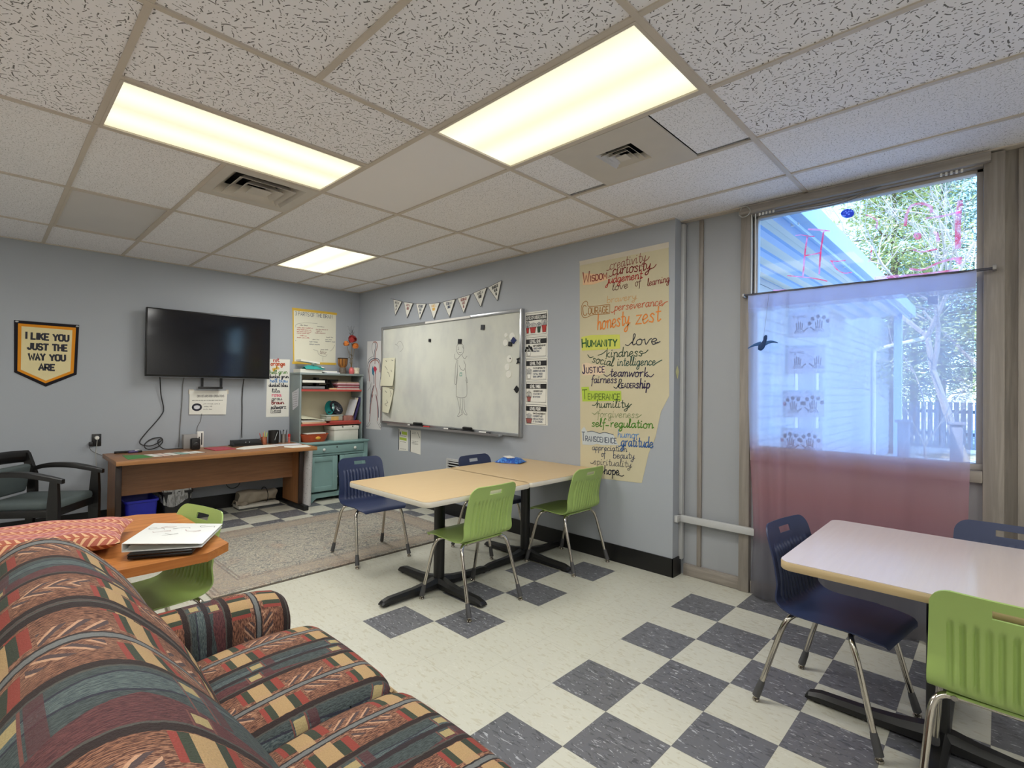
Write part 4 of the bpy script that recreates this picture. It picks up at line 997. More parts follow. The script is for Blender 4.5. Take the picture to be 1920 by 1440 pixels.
# television on its wall arm
TX0, TX1, TZ0, TZ1 = -0.448, 0.785, 1.493, 2.207
t = thing('television', 'large black flat television hung on the back wall above the desk', 'television', FA((TX0 + TX1) / 2, TZ0, 0.12))
M_TVB = plain('black_bezel', (12, 12, 13), 0.35)
nb = NB('dark_screen'); M_SCR = nb.done(nb.mix(nb.noise(nb.coord(), 2), (0.004, 0.004, 0.006), (0.006, 0.006, 0.009)), 0.10)
part(MB().bb(TX0, TX1, YA - 0.12, YA - 0.075, TZ0, TZ1, 0, 0.006), 'casing', M_TVB, t)
part(MB().bb(TX0 + 0.012, TX1 - 0.012, YA - 0.1225, YA - 0.119, TZ0 + 0.02, TZ1 - 0.012), 'screen', M_SCR, t)
part(MB().bb(TX0 + 0.3, TX1 - 0.3, YA - 0.075, YA - 0.045, TZ0 + 0.12, TZ1 - 0.15), 'rear_bulge', M_TVB, t)
br = MB()
for x in (0.085, 0.275): br.bb(x - 0.011, x + 0.011, YA - 0.07, YA - 0.05, TZ0 - 0.11, TZ0 + 0.5)
br.bb(0.05, 0.29, YA - 0.075, YA - 0.045, TZ0 - 0.125, TZ0 - 0.10, 0, 0.004).bb(-0.1, 0.5, YA - 0.048, YA, TZ0 + 0.2, TZ0 + 0.5)
part(br, 'wall_bracket', M_TVB, t)
for a, b in ((TX0, TX1),): part(MB().bb(a, b, YA - 0.1205, YA - 0.116, TZ0 - 0.004, TZ0, 0), 'lower_trim', plain('silver_trim', (120, 122, 126), 0.3, 0.8), t)

# papers on the back wall
t = thing('brain_poster', 'white flip-chart poster with yellow taped edges, on the back wall above the hutch', 'poster', FA(1.39, 1.7, 0))
BR = [(1.098, 2.392), (1.677, 2.398), (1.68, 1.71), (1.118, 1.70)]
sheet(BR, FA, 0.0008, t, paper_mat('chart_paper', (224, 222, 204), 0.03, 3))
M_YT = plain('yellow_tape', (216, 178, 66), 0.5, var=0.08, scale=20)
part(MB().prism([(1.085, 2.40), (1.69, 2.402), (1.69, 2.372), (1.09, 2.366)], FA, 0.0024, 0.003).prism([(1.10, 1.722), (1.69, 1.728), (1.69, 1.70), (1.10, 1.690)], FA, 0.0024, 0.003).prism([(1.092, 2.40), (1.108, 2.40), (1.128, 1.70), (1.112, 1.70)], FA, 0.0024, 0.0028), 'tape_strip', M_YT, t)
pen = Pen(FA, 0.0036, 1)
for i, (s_, a0, b0, a1, b1, h_, c_, w_) in enumerate(BRAIN_T):
    if i == 0: pen.word(s_, a0, b0, a1, b1, h_, c_, 0.0045)
    else: pen.scribble(a0, b0, a1, b1, h_ * 1.4, c_, 0.0042)
for q in BRAIN_S: pen.stroke([(v.x, v.y) for v in smooth_path([(a, b, 0) for a, b in q], 4)], 0.003, 'gray')
pen.done(t)
t = thing('colour_word_sheet', 'white sheet of German colour words on the back wall, right of the television', 'poster', FA(0.93, 1.03, 0))
sheet([(0.80, 1.739), (1.071, 1.744), (1.066, 1.027), (0.793, 1.029)], FA, 0.0008, t)
pen = Pen(FA, 0.0032, 1)
for s_, a0, b0, a1, b1, h_, c_, w_ in COLOR_T: pen.word(s_, a0, b0, a1, b1, h_, c_, w_ * 0.0028)
pen.stroke([(0.85, 1.125), (0.962, 1.127), (0.962, 1.078), (0.85, 1.076), (0.85, 1.125)], 0.006, 'gray')
pen.done(t)
t = thing('operations_notice', 'white notice sheet with a dark round emblem, on the back wall below the television', 'notice', FA(0.17, 1.08, 0))
NS = [(-0.022, 1.349), (0.358, 1.348), (0.346, 1.074), (-0.023, 1.085)]
sheet(NS, FA, 0.0085, t)
part(MB().bb(-0.03, 0.02, YA - 0.009, YA, 1.31, 1.36).bb(0.34, 0.37, YA - 0.009, YA, 1.31, 1.36), 'tape_tab', M_TAPE, t)
pen = Pen(FA, 0.0108, 1)
for i, (s_, a0, b0, a1, b1, h_, c_, w_) in enumerate(NOTE_T):
    if i == 0: pen.word(s_, a0, b0, a1, b1, h_, c_, 0.0032)
    else: pen.scribble(a0, b0, a1, b1, h_ * 1.1, c_, 0.0034)
ca, cb = NOTE_C
pen.fill([(ca + 0.05 * math.cos(i * PI / 12), cb + 0.043 * math.sin(i * PI / 12)) for i in range(24)], 'ink', 0)
pen.fill([(ca + 0.028 * math.cos(i * PI / 6) * (1 + .2 * (i % 2)), cb + 0.022 * math.sin(i * PI / 6)) for i in range(12)], M_PAPERB, 1)
pen.done(t, 'print')

# power outlet with two plugs
t = thing('wall_outlet', 'black wall outlet with a white plug, on the back wall above the guest chair', 'outlet', FA(-0.814, 0.794, 0))
part(MB().bb(-0.851, -0.777, YA - 0.008, YA, 0.794, 0.914, 0, 0.003), 'cover_plate', plain('black_plate', (18, 18, 19), 0.35), t)
part(MB().cyl(FA(-0.812, 0.876, 0.008), FA(-0.812, 0.876, 0.035), 0.02, 0.016, 14), 'plug', M_WHITE, t, 'white round plug')
part(MB().bb(-0.875, -0.845, YA - 0.05, YA - 0.008, 0.80, 0.84, 0, 0.006), 'plug', plain('black_adapter', (20, 20, 22), 0.4), t, 'black adapter plug')
M_CW = plain('white_cord', (176, 176, 170), 0.5); M_CK = plain('black_cord', (18, 18, 19), 0.45); M_CG = plain('grey_cord', (110, 110, 108), 0.5)
def cord(pts, r_, mt, lb, n=7, name='cable'):
    return solo(MB().tube(smooth_path(pts, n), r_, 7), name, mt, lb, 'cable')
cord([FA(-0.812, 0.872, 0.036), FA(-0.815, 0.80, 0.028), FA(-0.818, 0.72, 0.012), FA(-0.812, 0.60, 0.01), FA(-0.80, 0.40, 0.012), FA(-0.79, 0.16, 0.02), FA(-0.83, 0.02, 0.05)], 0.003, M_CW, 'thin white cord hanging from the wall outlet to the floor')
cord([FA(-0.868, 0.80, 0.03), FA(-0.862, 0.77, 0.02), FA(-0.83, 0.735, 0.012), FA(-0.79, 0.712, 0.012), FA(-0.77, 0.70, 0.02)], 0.0028, M_CG, 'thin grey cord from the outlet adapter to the end of the desk')

# ---------------------------------------------------------------- cables on the back wall
cord([FA(a, b, d) for a, b, d in [(-0.309, 1.50, .06), (-0.288, 1.303, .02), (-0.262, 1.161, .012), (-0.285, 1.076, .012), (-0.419, 0.893, .014), (-0.464, 0.82, .02), (-0.452, 0.786, .03), (-0.383, 0.767, .035), (-0.313, 0.79, .03), (-0.272, 0.825, .02), (-0.29, 0.848, .014), (-0.361, 0.838, .012), (-0.418, 0.795, .02), (-0.423, 0.752, .04), (-0.385, 0.734, .06), (-0.318, 0.752, .05), (-0.27, 0.795, .03), (-0.272, 0.835, .02), (-0.307, 0.82, .03), (-0.31, 0.78, .05), (-0.282, 0.742, .07), (-0.24, 0.7265, .08), (-0.15, 0.7265, .09), (-0.02, 0.7265, .10)]], 0.0052, M_CK, 'thick black looping cable hanging from the left of the television to the desk')
cord([FA(-0.088, 1.50, .06), FA(-0.09, 1.40, .012), FA(-0.091, 1.244, .007), FA(-0.103, 1.013, .007), FA(-0.11, 0.839, .007), FA(-0.118, 0.73, .012)], 0.0042, M_CG, 'thin grey cable running straight down from the television to the desk')
cord([FA(0.519, 1.50, .06), FA(0.520, 1.40, .02), FA(0.516, 1.25, .012), FA(0.519, 1.114, .01), FA(0.519, 0.895, .01), FA(0.508, 0.80, .05)], 0.0052, M_CK, 'black cable hanging from the right of the television to the black box')
cord([FA(0.099, 1.09, .012), FA(0.093, 1.02, .008), FA(0.086, 1.0, .008), FA(0.061, 0.947, .008), FA(0.054, 0.885, .012)], 0.0028, M_CG, 'thin grey wire from the notice sheet down to the white box')
cord([FA(0.345, 0.42, .012), FA(0.345, 0.352, .012), FA(0.358, 0.277, .012), FA(0.398, 0.223, .012), FA(0.455, 0.216, .012), FA(0.5, 0.253, .012), FA(0.519, 0.326, .012), FA(0.521, 0.42, .012)], 0.0035, M_CK, 'black cable loop sagging below the desk front panel')

# ---------------------------------------------------------------- long desk
M_DESK = wood('orange_brown_laminate', (142, 98, 62), (168, 120, 80), 0.38, 'x')
M_DESKE = wood('laminate_edge', (166, 114, 68), (184, 132, 84), 0.35, 'x')
M_DKP = wood('laminate_panel', (128, 88, 58), (148, 104, 70), 0.4, 'x')
M_BLK = plain('black_painted_metal', (20, 20, 21), 0.42, var=0.15)
DX0, DX1, DY0, DY1, DZ = -0.772, 1.068, 2.885, 3.625, 0.72
t = thing('desk', 'long narrow wood-laminate desk against the back wall under the television', 'desk', ((DX0 + DX1) / 2, (DY0 + DY1) / 2, 0))
part(MB().bb(DX0, DX1, DY0, DY1, DZ - 0.042, DZ, 0, 0.003).bb(DX0 - 0.001, DX1 + 0.001, DY0 - 0.002, DY0 + 0.012, DZ - 0.041, DZ - 0.001, 1, 0.002), 'desk_top', [M_DESK, M_DESKE], t)
part(MB().bb(DX0 + 0.08, DX1 - 0.09, 3.25, 3.27, 0.345, DZ - 0.042), 'front_panel', M_DKP, t)
for x, s_ in ((DX0 + 0.045, 1), (DX1 - 0.11, -1)):
    lg = part(MB().bb(x - 0.016, x + 0.016, 3.08, 3.52, 0.055, DZ - 0.042), 'leg', wood('laminate_leg', (136, 92, 58), (164, 112, 70), 0.4, 'z'), t)
    part(MB().bb(x - 0.022, x + 0.022, 3.045, 3.08, 0.055, DZ - 0.042, 0, 0.004), 'edge_strip', plain('dark_brown_strip', (44, 30, 24), 0.4), lg)
    part(MB().bb(x - 0.03, x + 0.03, 2.90, 3.62, 0.0, 0.055, 0, 0.008), 'foot_bar', M_BLK, lg)
# what lies on the desk
def flat(poly, z, mt, name, lb, cat, th=0.002, group=None):
    return solo(MB().prism(poly, FZ, z, z + th), name, mt, lb, cat, group=group, smooth=0)
flat([(-0.66, 3.34), (-0.672, 2.985), (-0.47, 3.03), (-0.51, 3.27)], DZ, plain('green_paper', (74, 138, 72), 0.6), 'green_paper', 'green sheet of paper at the left end of the desk', 'paper')
t = thing('word_card_strip', 'row of white and pale teal paper cards in dark edged strips along the desk front', 'paper', (-0.27, 3.15, DZ))
for i, c_ in enumerate((M_PAPER, 'p', M_PAPER, 't', M_PAPER, M_PAPER)):
    x = -0.500 + 0.076 * i; mt = c_ if not isinstance(c_, str) else (plain('pinkish_card', (226, 206, 196), 0.6) if c_ == 'p' else plain('pale_teal_card', (150, 182, 172), 0.6))
    part(MB().prism([(x - 0.0, 3.275 - .002 * i), (x + 0.04, 3.03 + .012 * i), (x + 0.106, 3.034 + .012 * i), (x + 0.066, 3.28 - .002 * i)], FZ, DZ + 0.001 + 0.0006 * (i % 2), DZ + 0.003), 'card', mt, t, smooth=0)
    part(MB().prism([(x + 0.066, 3.28), (x + 0.106, 3.03 + .012 * i), (x + 0.113, 3.03 + .012 * i), (x + 0.073, 3.28)], FZ, DZ + 0.001, DZ + 0.0036), 'card_edge', plain('rust_edge', (96, 52, 42), 0.6), t, smooth=0)
def pen_thing(p0, p1, r_, mt, cap, lb, group=None, name='marker'):
    p0, p1 = Vector(p0), Vector(p1)
    t = thing(name, lb, 'pen', tuple((p0 + p1) / 2 - Vector((0, 0, r_))), group=group)
    mid = p0.lerp(p1, 0.68)
    part(MB().cyl(p0, mid, r_, None, 10), 'barrel', mt, t)
    part(MB().cyl(mid, p1, r_ * 1.1, r_ * 0.9, 10), 'cap', cap, t)
M_PUR = plain('purple_plastic', (70, 58, 110), 0.4)
pen_thing((-0.69, 3.56, DZ + .011), (-0.56, 3.545, DZ + .011), 0.011, M_CK, M_CK, 'black marker lying at the left back corner of the desk', 'markers on the left of the desk')
pen_thing((-0.585, 3.50, DZ + .011), (-0.47, 3.53, DZ + .011), 0.011, M_PUR, M_CK, 'purple marker lying on the left of the desk, nearer the looped cable', 'markers on the left of the desk')
pen_thing((-0.60, 3.58, DZ + .010), (-0.48, 3.60, DZ + .010), 0.010, M_PUR, M_WHITE, 'white capped purple marker against the wall on the left of the desk', 'markers on the left of the desk')
solo(MB().bb(-0.095, 0.034, 3.565, 3.64, DZ, 0.872, 0, 0.003), 'cable_box', plain('grey_plastic_box', (150, 148, 146), 0.5), 'pale grey box standing against the wall behind the small black speaker', 'box')
t = thing('socket_strip', 'upright white socket strip with a black slot, beside the small black speaker', 'socket strip', (0.072, 3.62, DZ))
part(MB().bb(0.042, 0.104, 3.60, 3.63, DZ, 0.898, 0, 0.004), 'case', M_WHITE, t)
part(MB().bb(0.080, 0.090, 3.597, 3.601, 0.75, 0.88).bb(0.055, 0.066, 3.597, 3.601, 0.78, 0.84), 'slot', M_CK, t)
t = thing('speaker', 'small black box speaker with rounded top on the desk below the notice sheet', 'speaker', (-0.015, 3.44, DZ))
part(MB().bb(-0.062, 0.024, 3.40, 3.48, DZ, 0.842, 0, 0.016), 'case', plain('matt_black_plastic', (18, 18, 19), 0.5), t)
part(MB().ball((-0.02, 3.402, 0.775), 0.028, (1, .25, 1), 10), 'speaker_cone', plain('black_cone', (30, 30, 31), 0.4), t)
part(MB().ball((0.004, 3.425, 0.843), 0.006, (1, 1, .7), 8), 'button', M_WHITE, t)
flat([(0.074, 3.48), (0.10, 3.17), (0.31, 3.20), (0.285, 3.50)], DZ, plain('crimson_folder', (176, 60, 74), 0.5), 'folder', 'crimson folder flat in the middle of the desk', 'folder', 0.006)
t = thing('black_console', 'low black box with sloping front on the desk at the end of the hanging cable', 'device', (0.52, 3.53, DZ))
part(MB().prism([(3.45, DZ + 0.004), (3.45, DZ + 0.03), (3.50, DZ + 0.062), (3.60, DZ + 0.062), (3.60, DZ + 0.004)], lambda a, b, d: Vector((d, a, b)), 0.37, 0.665), 'case', M_TVB, t)
part(MB().bb(0.355, 0.68, 3.44, 3.605, DZ, DZ + 0.010, 0, 0.003), 'base_plate', M_CK, t)
part(MB().bb(0.49, 0.50, 3.46, 3.465, DZ + 0.035, DZ + 0.045).bb(0.53, 0.54, 3.46, 3.465, DZ + 0.035, DZ + 0.045), 'key', M_ALU, t)
cord([(0.66, 3.60, DZ + 0.04), (0.685, 3.61, DZ + 0.055), (0.705, 3.60, DZ + 0.06), (0.72, 3.57, DZ + 0.02), (0.735, 3.60, DZ + 0.006)], 0.0025, M_CK, 'short thin cord curling off the right end of the black console')
flat([(0.30, 3.22), (0.355, 3.10), (0.745, 3.17), (0.73, 3.40), (0.45, 3.38)], DZ, M_PAPER, 'paper_sheet', 'broad white papers spread on the desk in front of the black console', 'paper', 0.003)
flat([(0.745, 3.40), (0.765, 3.20), (1.02, 3.18), (1.04, 3.33)], DZ, M_PAPERB, 'paper_sheet', 'white papers on the desk in front of the pen cups', 'paper', 0.003)
flat([(0.755, 3.03), (0.79, 3.13), (1.04, 3.10), (0.998, 2.90), (0.80, 2.92)], DZ, M_PAPER, 'paper_sheet', 'white sheet at the front right corner of the desk', 'paper', 0.004)
def cup(x, y, r_, h_, mt, name, lb):
    t = thing(name, lb, 'pen cup', (x, y, DZ))
    part(MB().lathe([(0.0, 0.002), (r_ * .96, 0.0), (r_, h_), (r_ * .93, h_), (r_ * .9, 0.006), (0, 0.006)], (x, y, DZ), 18), 'cup', mt, t)
    return t
def stick(x, y, z, dx, dy, h_, r_, mt, lb, group, tip=None):
    t = thing('pencil', lb, 'pencil', (x, y, z), group=group)
    p0, p1 = Vector((x, y, z)), Vector((x + dx, y + dy, z + h_))
    part(MB().cyl(p0, p0.lerp(p1, .88), r_, None, 7), 'shaft', mt, t)
    part(MB().cyl(p0.lerp(p1, .88), p1, r_, r_ * .35, 7), 'tip', tip or mt, t)
cup(0.715, 3.52, 0.034, 0.085, plain('copper_metal', (196, 122, 92), 0.3, 0.6), 'pencil_cup', 'copper pencil cup of coloured pencils on the desk')
for i, (dx, dy, c_, lb) in enumerate(((-.035, .01, (206, 84, 62), 'red pencil leaning left in the copper cup'), (-.012, -.01, (222, 130, 62), 'orange pencil in the copper cup'), (.012, .012, (196, 206, 92), 'lime pencil in the copper cup'), (.034, 0, (120, 168, 110), 'green pencil leaning right in the copper cup'), (.02, -.012, (228, 214, 120), 'yellow pencil in the copper cup'))):
    stick(0.715 + dx * .4, 3.52 + dy * .6, DZ + 0.008, dx * .9, dy, 0.125 + 0.01 * (i % 3), 0.0042, plain('pencil_paint_%d' % i, c_, 0.5), lb, 'pencils in the copper cup')
t = cup(0.83, 3.53, 0.060, 0.155, plain('black_mesh', (34, 33, 33), 0.5, 0.4), 'pencil_cup', 'wide black mesh pencil cup on the desk')
stick(0.815, 3.455, DZ + 0.045, 0.035, 0.006, 0.10, 0.004, M_ALU, 'silver pen clipped in front of the black mesh cup', 'pens by the mesh cup')
cup(0.955, 3.55, 0.036, 0.10, plain('brushed_steel_cup', (158, 154, 148), 0.3, 0.8), 'pencil_cup', 'steel pencil cup of dark pens beside the hutch')
for i, (dx, dy) in enumerate(((-.03, .004), (-.012, -.012), (.01, .012), (.03, -.006))):
    stick(0.955 + dx * .5, 3.55 + dy, DZ + 0.008, dx * .7, dy, 0.145 + .008 * (i % 2), 0.0045, M_CK if i != 2 else M_WHITE, ['dark pen leaning left in the steel cup', 'second dark pen in the steel cup', 'white pen in the steel cup', 'dark pen leaning right in the steel cup'][i], 'pens in the steel cup', M_CK)
t = thing('glue_stick', 'red and white glue stick standing on the desk beside the hutch', 'glue stick', (1.015, 3.53, DZ))
part(MB().lathe([(0.0, 0), (0.015, 0), (0.015, 0.068), (0.0, 0.068)], (1.015, 3.53, DZ), 14), 'tube', plain('red_white_label', (206, 120, 108), 0.4, var=.5, scale=30), t)
part(MB().lathe([(0.016, 0.068), (0.016, 0.098), (0.010, 0.104), (0.0, 0.104)], (1.015, 3.53, DZ), 14), 'cap', M_RED, t)

# bins under the desk
def bin_mb(x0, x1, y0, y1, h_, tp):
    mb = MB(); k = tp
    cx_, cy_ = (x0 + x1) / 2, (y0 + y1) / 2; a, b = (x1 - x0) / 2, (y1 - y0) / 2
    def ring(s_, z, r_):
        out = []
        for sx, sy, a0 in ((1, 1, 0), (-1, 1, PI / 2), (-1, -1, PI), (1, -1, 1.5 * PI)):
            for q in range(5):
                th = a0 + q * PI / 8
                out.append((cx_ + sx * (a * s_ - r_) + r_ * math.cos(th), cy_ + sy * (b * s_ - r_) + r_ * math.sin(th), z))
        return out
    rs = [ring(k, 0.0, .03), ring(1 - (1 - k) * .1, h_ * .92, .035), ring(1.05, h_ * .93, .035), ring(1.06, h_, .035), ring(0.985, h_, .03), ring(k * .96, 0.008, .025)]
    n = 20
    fs = [(i * n + j, i * n + (j + 1) % n, (i + 1) * n + (j + 1) % n, (i + 1) * n + j) for i in range(5) for j in range(n)]
    fs += [tuple(range(n)), tuple(5 * n + j for j in range(n))]
    return mb.add([q for r_ in rs for q in r_], fs)
t = thing('recycling_bin', 'blue plastic recycling bin on the floor under the left half of the desk', 'bin', (-0.527, 3.34, 0))
part(bin_mb(-0.66, -0.395, 3.16, 3.52, 0.30, 0.86), 'tub', plain('royal_blue_plastic', (34, 40, 160), 0.38, var=.06), t)
t = thing('waste_bin', 'black waste bin lined with a clear plastic bag beside the blue bin', 'bin', (-0.24, 3.36, 0))
part(bin_mb(-0.355, -0.09, 3.20, 3.50, 0.34, 0.82), 'tub', plain('black_bin_plastic', (18, 18, 20), 0.4), t)
nb = NB('clear_bag_film')
trn = nb.node('ShaderNodeBsdfTransparent'); mx = nb.node('ShaderNodeMixShader')
n_ = nb.noise(nb.scale(nb.coord(), (14, 14, 5)), 2.0, 3, 0.6, 1.0)
nb.put(mx.inputs[0], nb.smooth(n_, 0.3, 0.8) * 0.55 + 0.25)
nb.nt.links.new(trn.outputs[0], mx.inputs[1]); nb.nt.links.new(nb.bsdf.outputs[0], mx.inputs[2]); nb.nt.links.new(mx.outputs[0], nb.out.inputs[0])
nb.bump(n_, 0.6, 0.02)
M_BAG = nb.done(srgb(196, 196, 194), 0.25)
bag = MB()
def bagf(u, v):
    th = 2 * PI * u; r_ = 1.06 + .02 * math.sin(9 * th) + (0.03 * math.sin(23 * th) * v)
    k = 1 / max(abs(math.cos(th)), abs(math.sin(th))) ** 0.55
    z = 0.352 - 0.13 * v - 0.035 * v * math.sin(3 * th + 1) + (0.006 if v < .2 else 0)
    return Vector((-0.2225 + 0.132 * r_ * k * math.cos(th), 3.35 + 0.152 * r_ * k * math.sin(th), z))
bag.grid(bagf, 48, 5)
part(bag, 'bag_liner', M_BAG, t, 'clear plastic bag folded over the rim')

# folded canvas and flat box on the floor under the desk
M_CANV = plain('beige_canvas', (150, 140, 124), 0.85, var=0.12, scale=18, bump=0.4, bscale=40)
t = thing('flat_box', 'flat white topped box on the floor under the right end of the desk', 'box', (0.62, 3.50, 0))
part(MB().bb(0.42, 0.845, 3.40, 3.60, 0.0, 0.02), 'tray', plain('dark_tray', (70, 72, 70), 0.6), t)
part(MB().bb(0.41, 0.855, 3.39, 3.60, 0.02, 0.048, 0, 0.003), 'lid', plain('offwhite_lid', (206, 202, 190), 0.5), t)
t = thing('canvas_bag', 'folded beige canvas bag lying on the flat box under the desk', 'bag', (0.63, 3.51, 0.048))
def foldf(u, v):
    th = 2 * PI * v; x = 0.43 + 0.42 * u
    rr = 0.105 * (1 - 0.22 * math.cos(th * 2)) * (1 + 0.08 * math.sin(u * 17 + th * 2)) * (0.75 + .25 * min(1, 8 * u, 8 * (1 - u)))
    return Vector((x + 0.012 * math.sin(3 * th), 3.515 + rr * 0.85 * math.cos(th), 0.125 + 0.070 * math.sin(th) * (1 + 0.18 * math.sin(6 * u))))
cb = MB().grid(foldf, 26, 22)
cb.add([foldf(0, i / 22) for i in range(22)], [tuple(range(22))]); cb.add([foldf(1, i / 22) for i in range(22)], [tuple(range(22))])
part(cb, 'rolled_cloth', M_CANV, t)
def flapf(u, v): return Vector((0.395 + 0.14 * u, 3.42 + 0.17 * v, 0.052 + 0.05 * math.sin(PI * v) * (1 - .3 * u) + 0.012 * math.sin(9 * u + 5 * v)))
part(MB().grid(flapf, 10, 10), 'loose_fold', M_CANV, t)
part(MB().tube([(0.73, 3.515 + .107 * math.cos(a), 0.125 + 0.087 * math.sin(a)) for a in [i * PI / 10 for i in range(21)]], 0.004, 6), 'strap', M_CK, t)

# ---------------------------------------------------------------- teal hutch cabinet
M_TEAL = plain('teal_painted_wood', (126, 158, 156), 0.5, var=0.10, scale=7, bump=0.1, bscale=50)
M_TEALD = plain('grey_painted_wood', (134, 146, 146), 0.5, var=0.08, scale=6)
M_REDS = plain('red_shelf_edge', (178, 70, 62), 0.45, var=0.1)
M_CRM = plain('cream_backing', (206, 196, 172), 0.6, var=0.05)
CX0, CX1 = 1.075, 1.925
FY, HY, BYK = 3.25, 3.385, 3.67
t = thing('hutch_cabinet', 'teal painted cabinet with open hutch shelves in the room corner', 'cabinet', ((CX0 + CX1) / 2, 3.46, 0))
b_ = MB()
b_.bb(CX0 + .001, CX0 + 0.02, FY + .021, BYK - .013, 0.0, 0.699).bb(CX1 - 0.02, CX1 - .001, FY + .021, BYK - .013, 0.0, 0.699).bb(CX0 + .021, CX1 - .021, FY + 0.022, BYK - .013, 0.08, 0.10).bb(CX0, CX1, BYK - 0.012, BYK, 0.05, 0.70)
b_.bb(CX0, CX0 + 0.075, FY - 0.004, FY + 0.02, 0.10, 0.70).bb(CX1 - 0.06, CX1, FY - 0.004, FY + 0.02, 0.10, 0.70).bb(CX0 + .076, CX1 - .061, FY - 0.004, FY + 0.02, 0.555, 0.58).bb(CX0 + .076, CX1 - .061, FY - 0.004, FY + 0.02, 0.685, 0.70)
b_.prism([(CX0, 0), (CX0 + .11, 0), (CX0 + .135, 0.025), (CX0 + .16, 0.045), (CX1 - .16, 0.045), (CX1 - .135, 0.025), (CX1 - .11, 0), (CX1, 0), (CX1, 0.099), (CX0, 0.099)], lambda a, b, d: Vector((a, FY - d, b)), -0.02, 0.008)
part(b_, 'carcass', M_TEAL, t)
part(MB().bb(CX0 - 0.012, CX1 + 0.012, FY - 0.028, BYK, 0.70, 0.722, 0, 0.006), 'counter_ledge', M_TEAL, t)
dr = MB().bb(CX0 + 0.08, CX1 - 0.065, FY - 0.016, FY + 0.02, 0.585, 0.68, 0, 0.004)
dr = part(dr, 'drawer', M_TEAL, t)
M_KNOB = plain('pale_glass_knob', (206, 212, 206), 0.15, var=.05)
for x in (CX0 + 0.235, CX1 - 0.20): part(MB().cyl((x, FY - 0.016, 0.632), (x, FY - 0.03, 0.632), 0.008, None, 10).ball((x, FY - 0.042, 0.632), 0.019, (1, .8, 1), 10), 'knob', M_KNOB, dr)
part(MB().ball((1.49, FY - 0.018, 0.655), 0.008, (1, .4, 1.4), 8), 'keyhole', M_MAGK, dr)
def cab_door(x0, x1, hinge_left, ang):
    px = x0 if hinge_left else x1
    R_ = Matrix.Rotation(ang, 3, 'Z')
    mb = MB(); z0, z1 = 0.125, 0.55
    d0, d1 = FY - 0.022, FY - 0.004
    for a in ((x0 + .066, x1 - .066, z0, z0 + .06), (x0 + .066, x1 - .066, z1 - .06, z1), (x0, x0 + .065, z0, z1), (x1 - .065, x1, z0, z1)): mb.bb(a[0], a[1], d0, d1, a[2], a[3], 0, 0.002)
    mb.bb(x0 + .064, x1 - .064, d0 + .008, d1 - .002, z0 + .058, z1 - .058)
    piv = Vector((px, d1, 0))
    mb.v = [piv + R_ @ (q - piv) for q in mb.v]
    d = part(mb, 'door', M_TEAL, t)
    hx = x1 - 0.03 if hinge_left else x0 + 0.03
    for z in (0.30, 0.38) if not hinge_left else ():
        k = MB().ball((hx, d0 - .008, z), 0.011, (1, 1, 1), 8); k.v = [piv + R_ @ (q - piv) for q in k.v]
        part(k, 'knob', plain('dark_knob', (60, 74, 74), 0.4), d)
    return d
cab_door(CX0 + 0.06, 1.492, True, -0.03)
cab_door(1.520, CX1 - 0.02, False, 0.05)
part(MB().bb(1.49, 1.53, FY + 0.03, FY + 0.04, 0.10, 0.555), 'interior_shade', M_DARK, t)  # black strip painting the shade seen between the doors
part(MB().bb(1.493, 1.515, FY - 0.002, FY + 0.004, 0.275, 0.29), 'latch', M_WHITE, t)
for x0, x1 in ((CX0, CX0 + 0.022), (CX1 - 0.022, CX1)): part(MB().bb(x0, x1, HY, BYK, 0.722, 1.575, 0, 0.002), 'side_panel', M_TEALD, t)
part(MB().bb(CX0 + 0.02, CX1 - 0.02, BYK - 0.01, BYK, 0.722, 1.565), 'back_panel', M_CRM, t)
part(MB().bb(CX0 - 0.004, CX1 + 0.004, HY - 0.006, BYK, 1.553, 1.578, 0, 0.002), 'top_panel', M_TEALD, t)
for z in (1.372, 0.945): part(MB().bb(CX0 + 0.02, CX1 - 0.02, HY + 0.002, BYK - 0.01, z - 0.02, z, 0).bb(CX0 + 0.02, CX1 - 0.02, HY - 0.002, HY + 0.01, z - 0.024, z + 0.001, 1), 'shelf', [M_CRM, M_REDS], t)
t = thing('taped_note', 'grey printed note taped crookedly to the left side of the hutch', 'note', (CX0 - 0.002, 3.5, 1.13))
NT = [(3.60, 1.33), (3.41, 1.385), (3.43, 1.17), (3.575, 1.11)]
part(MB().prism(NT, lambda a, b, d: Vector((CX0 - d, a, b)), 0.0006, 0.002), 'sheet', M_PAPERB, t, smooth=0)
pn = Pen(lambda a, b, d: Vector((CX0 - d, a, b)), 0.0026, -1)
for i in range(7): pn.scribble(3.565, 1.32 - .028 * i, 3.45, 1.335 - .028 * i, .008, 'gray', .003)
pn.done(t, 'print')

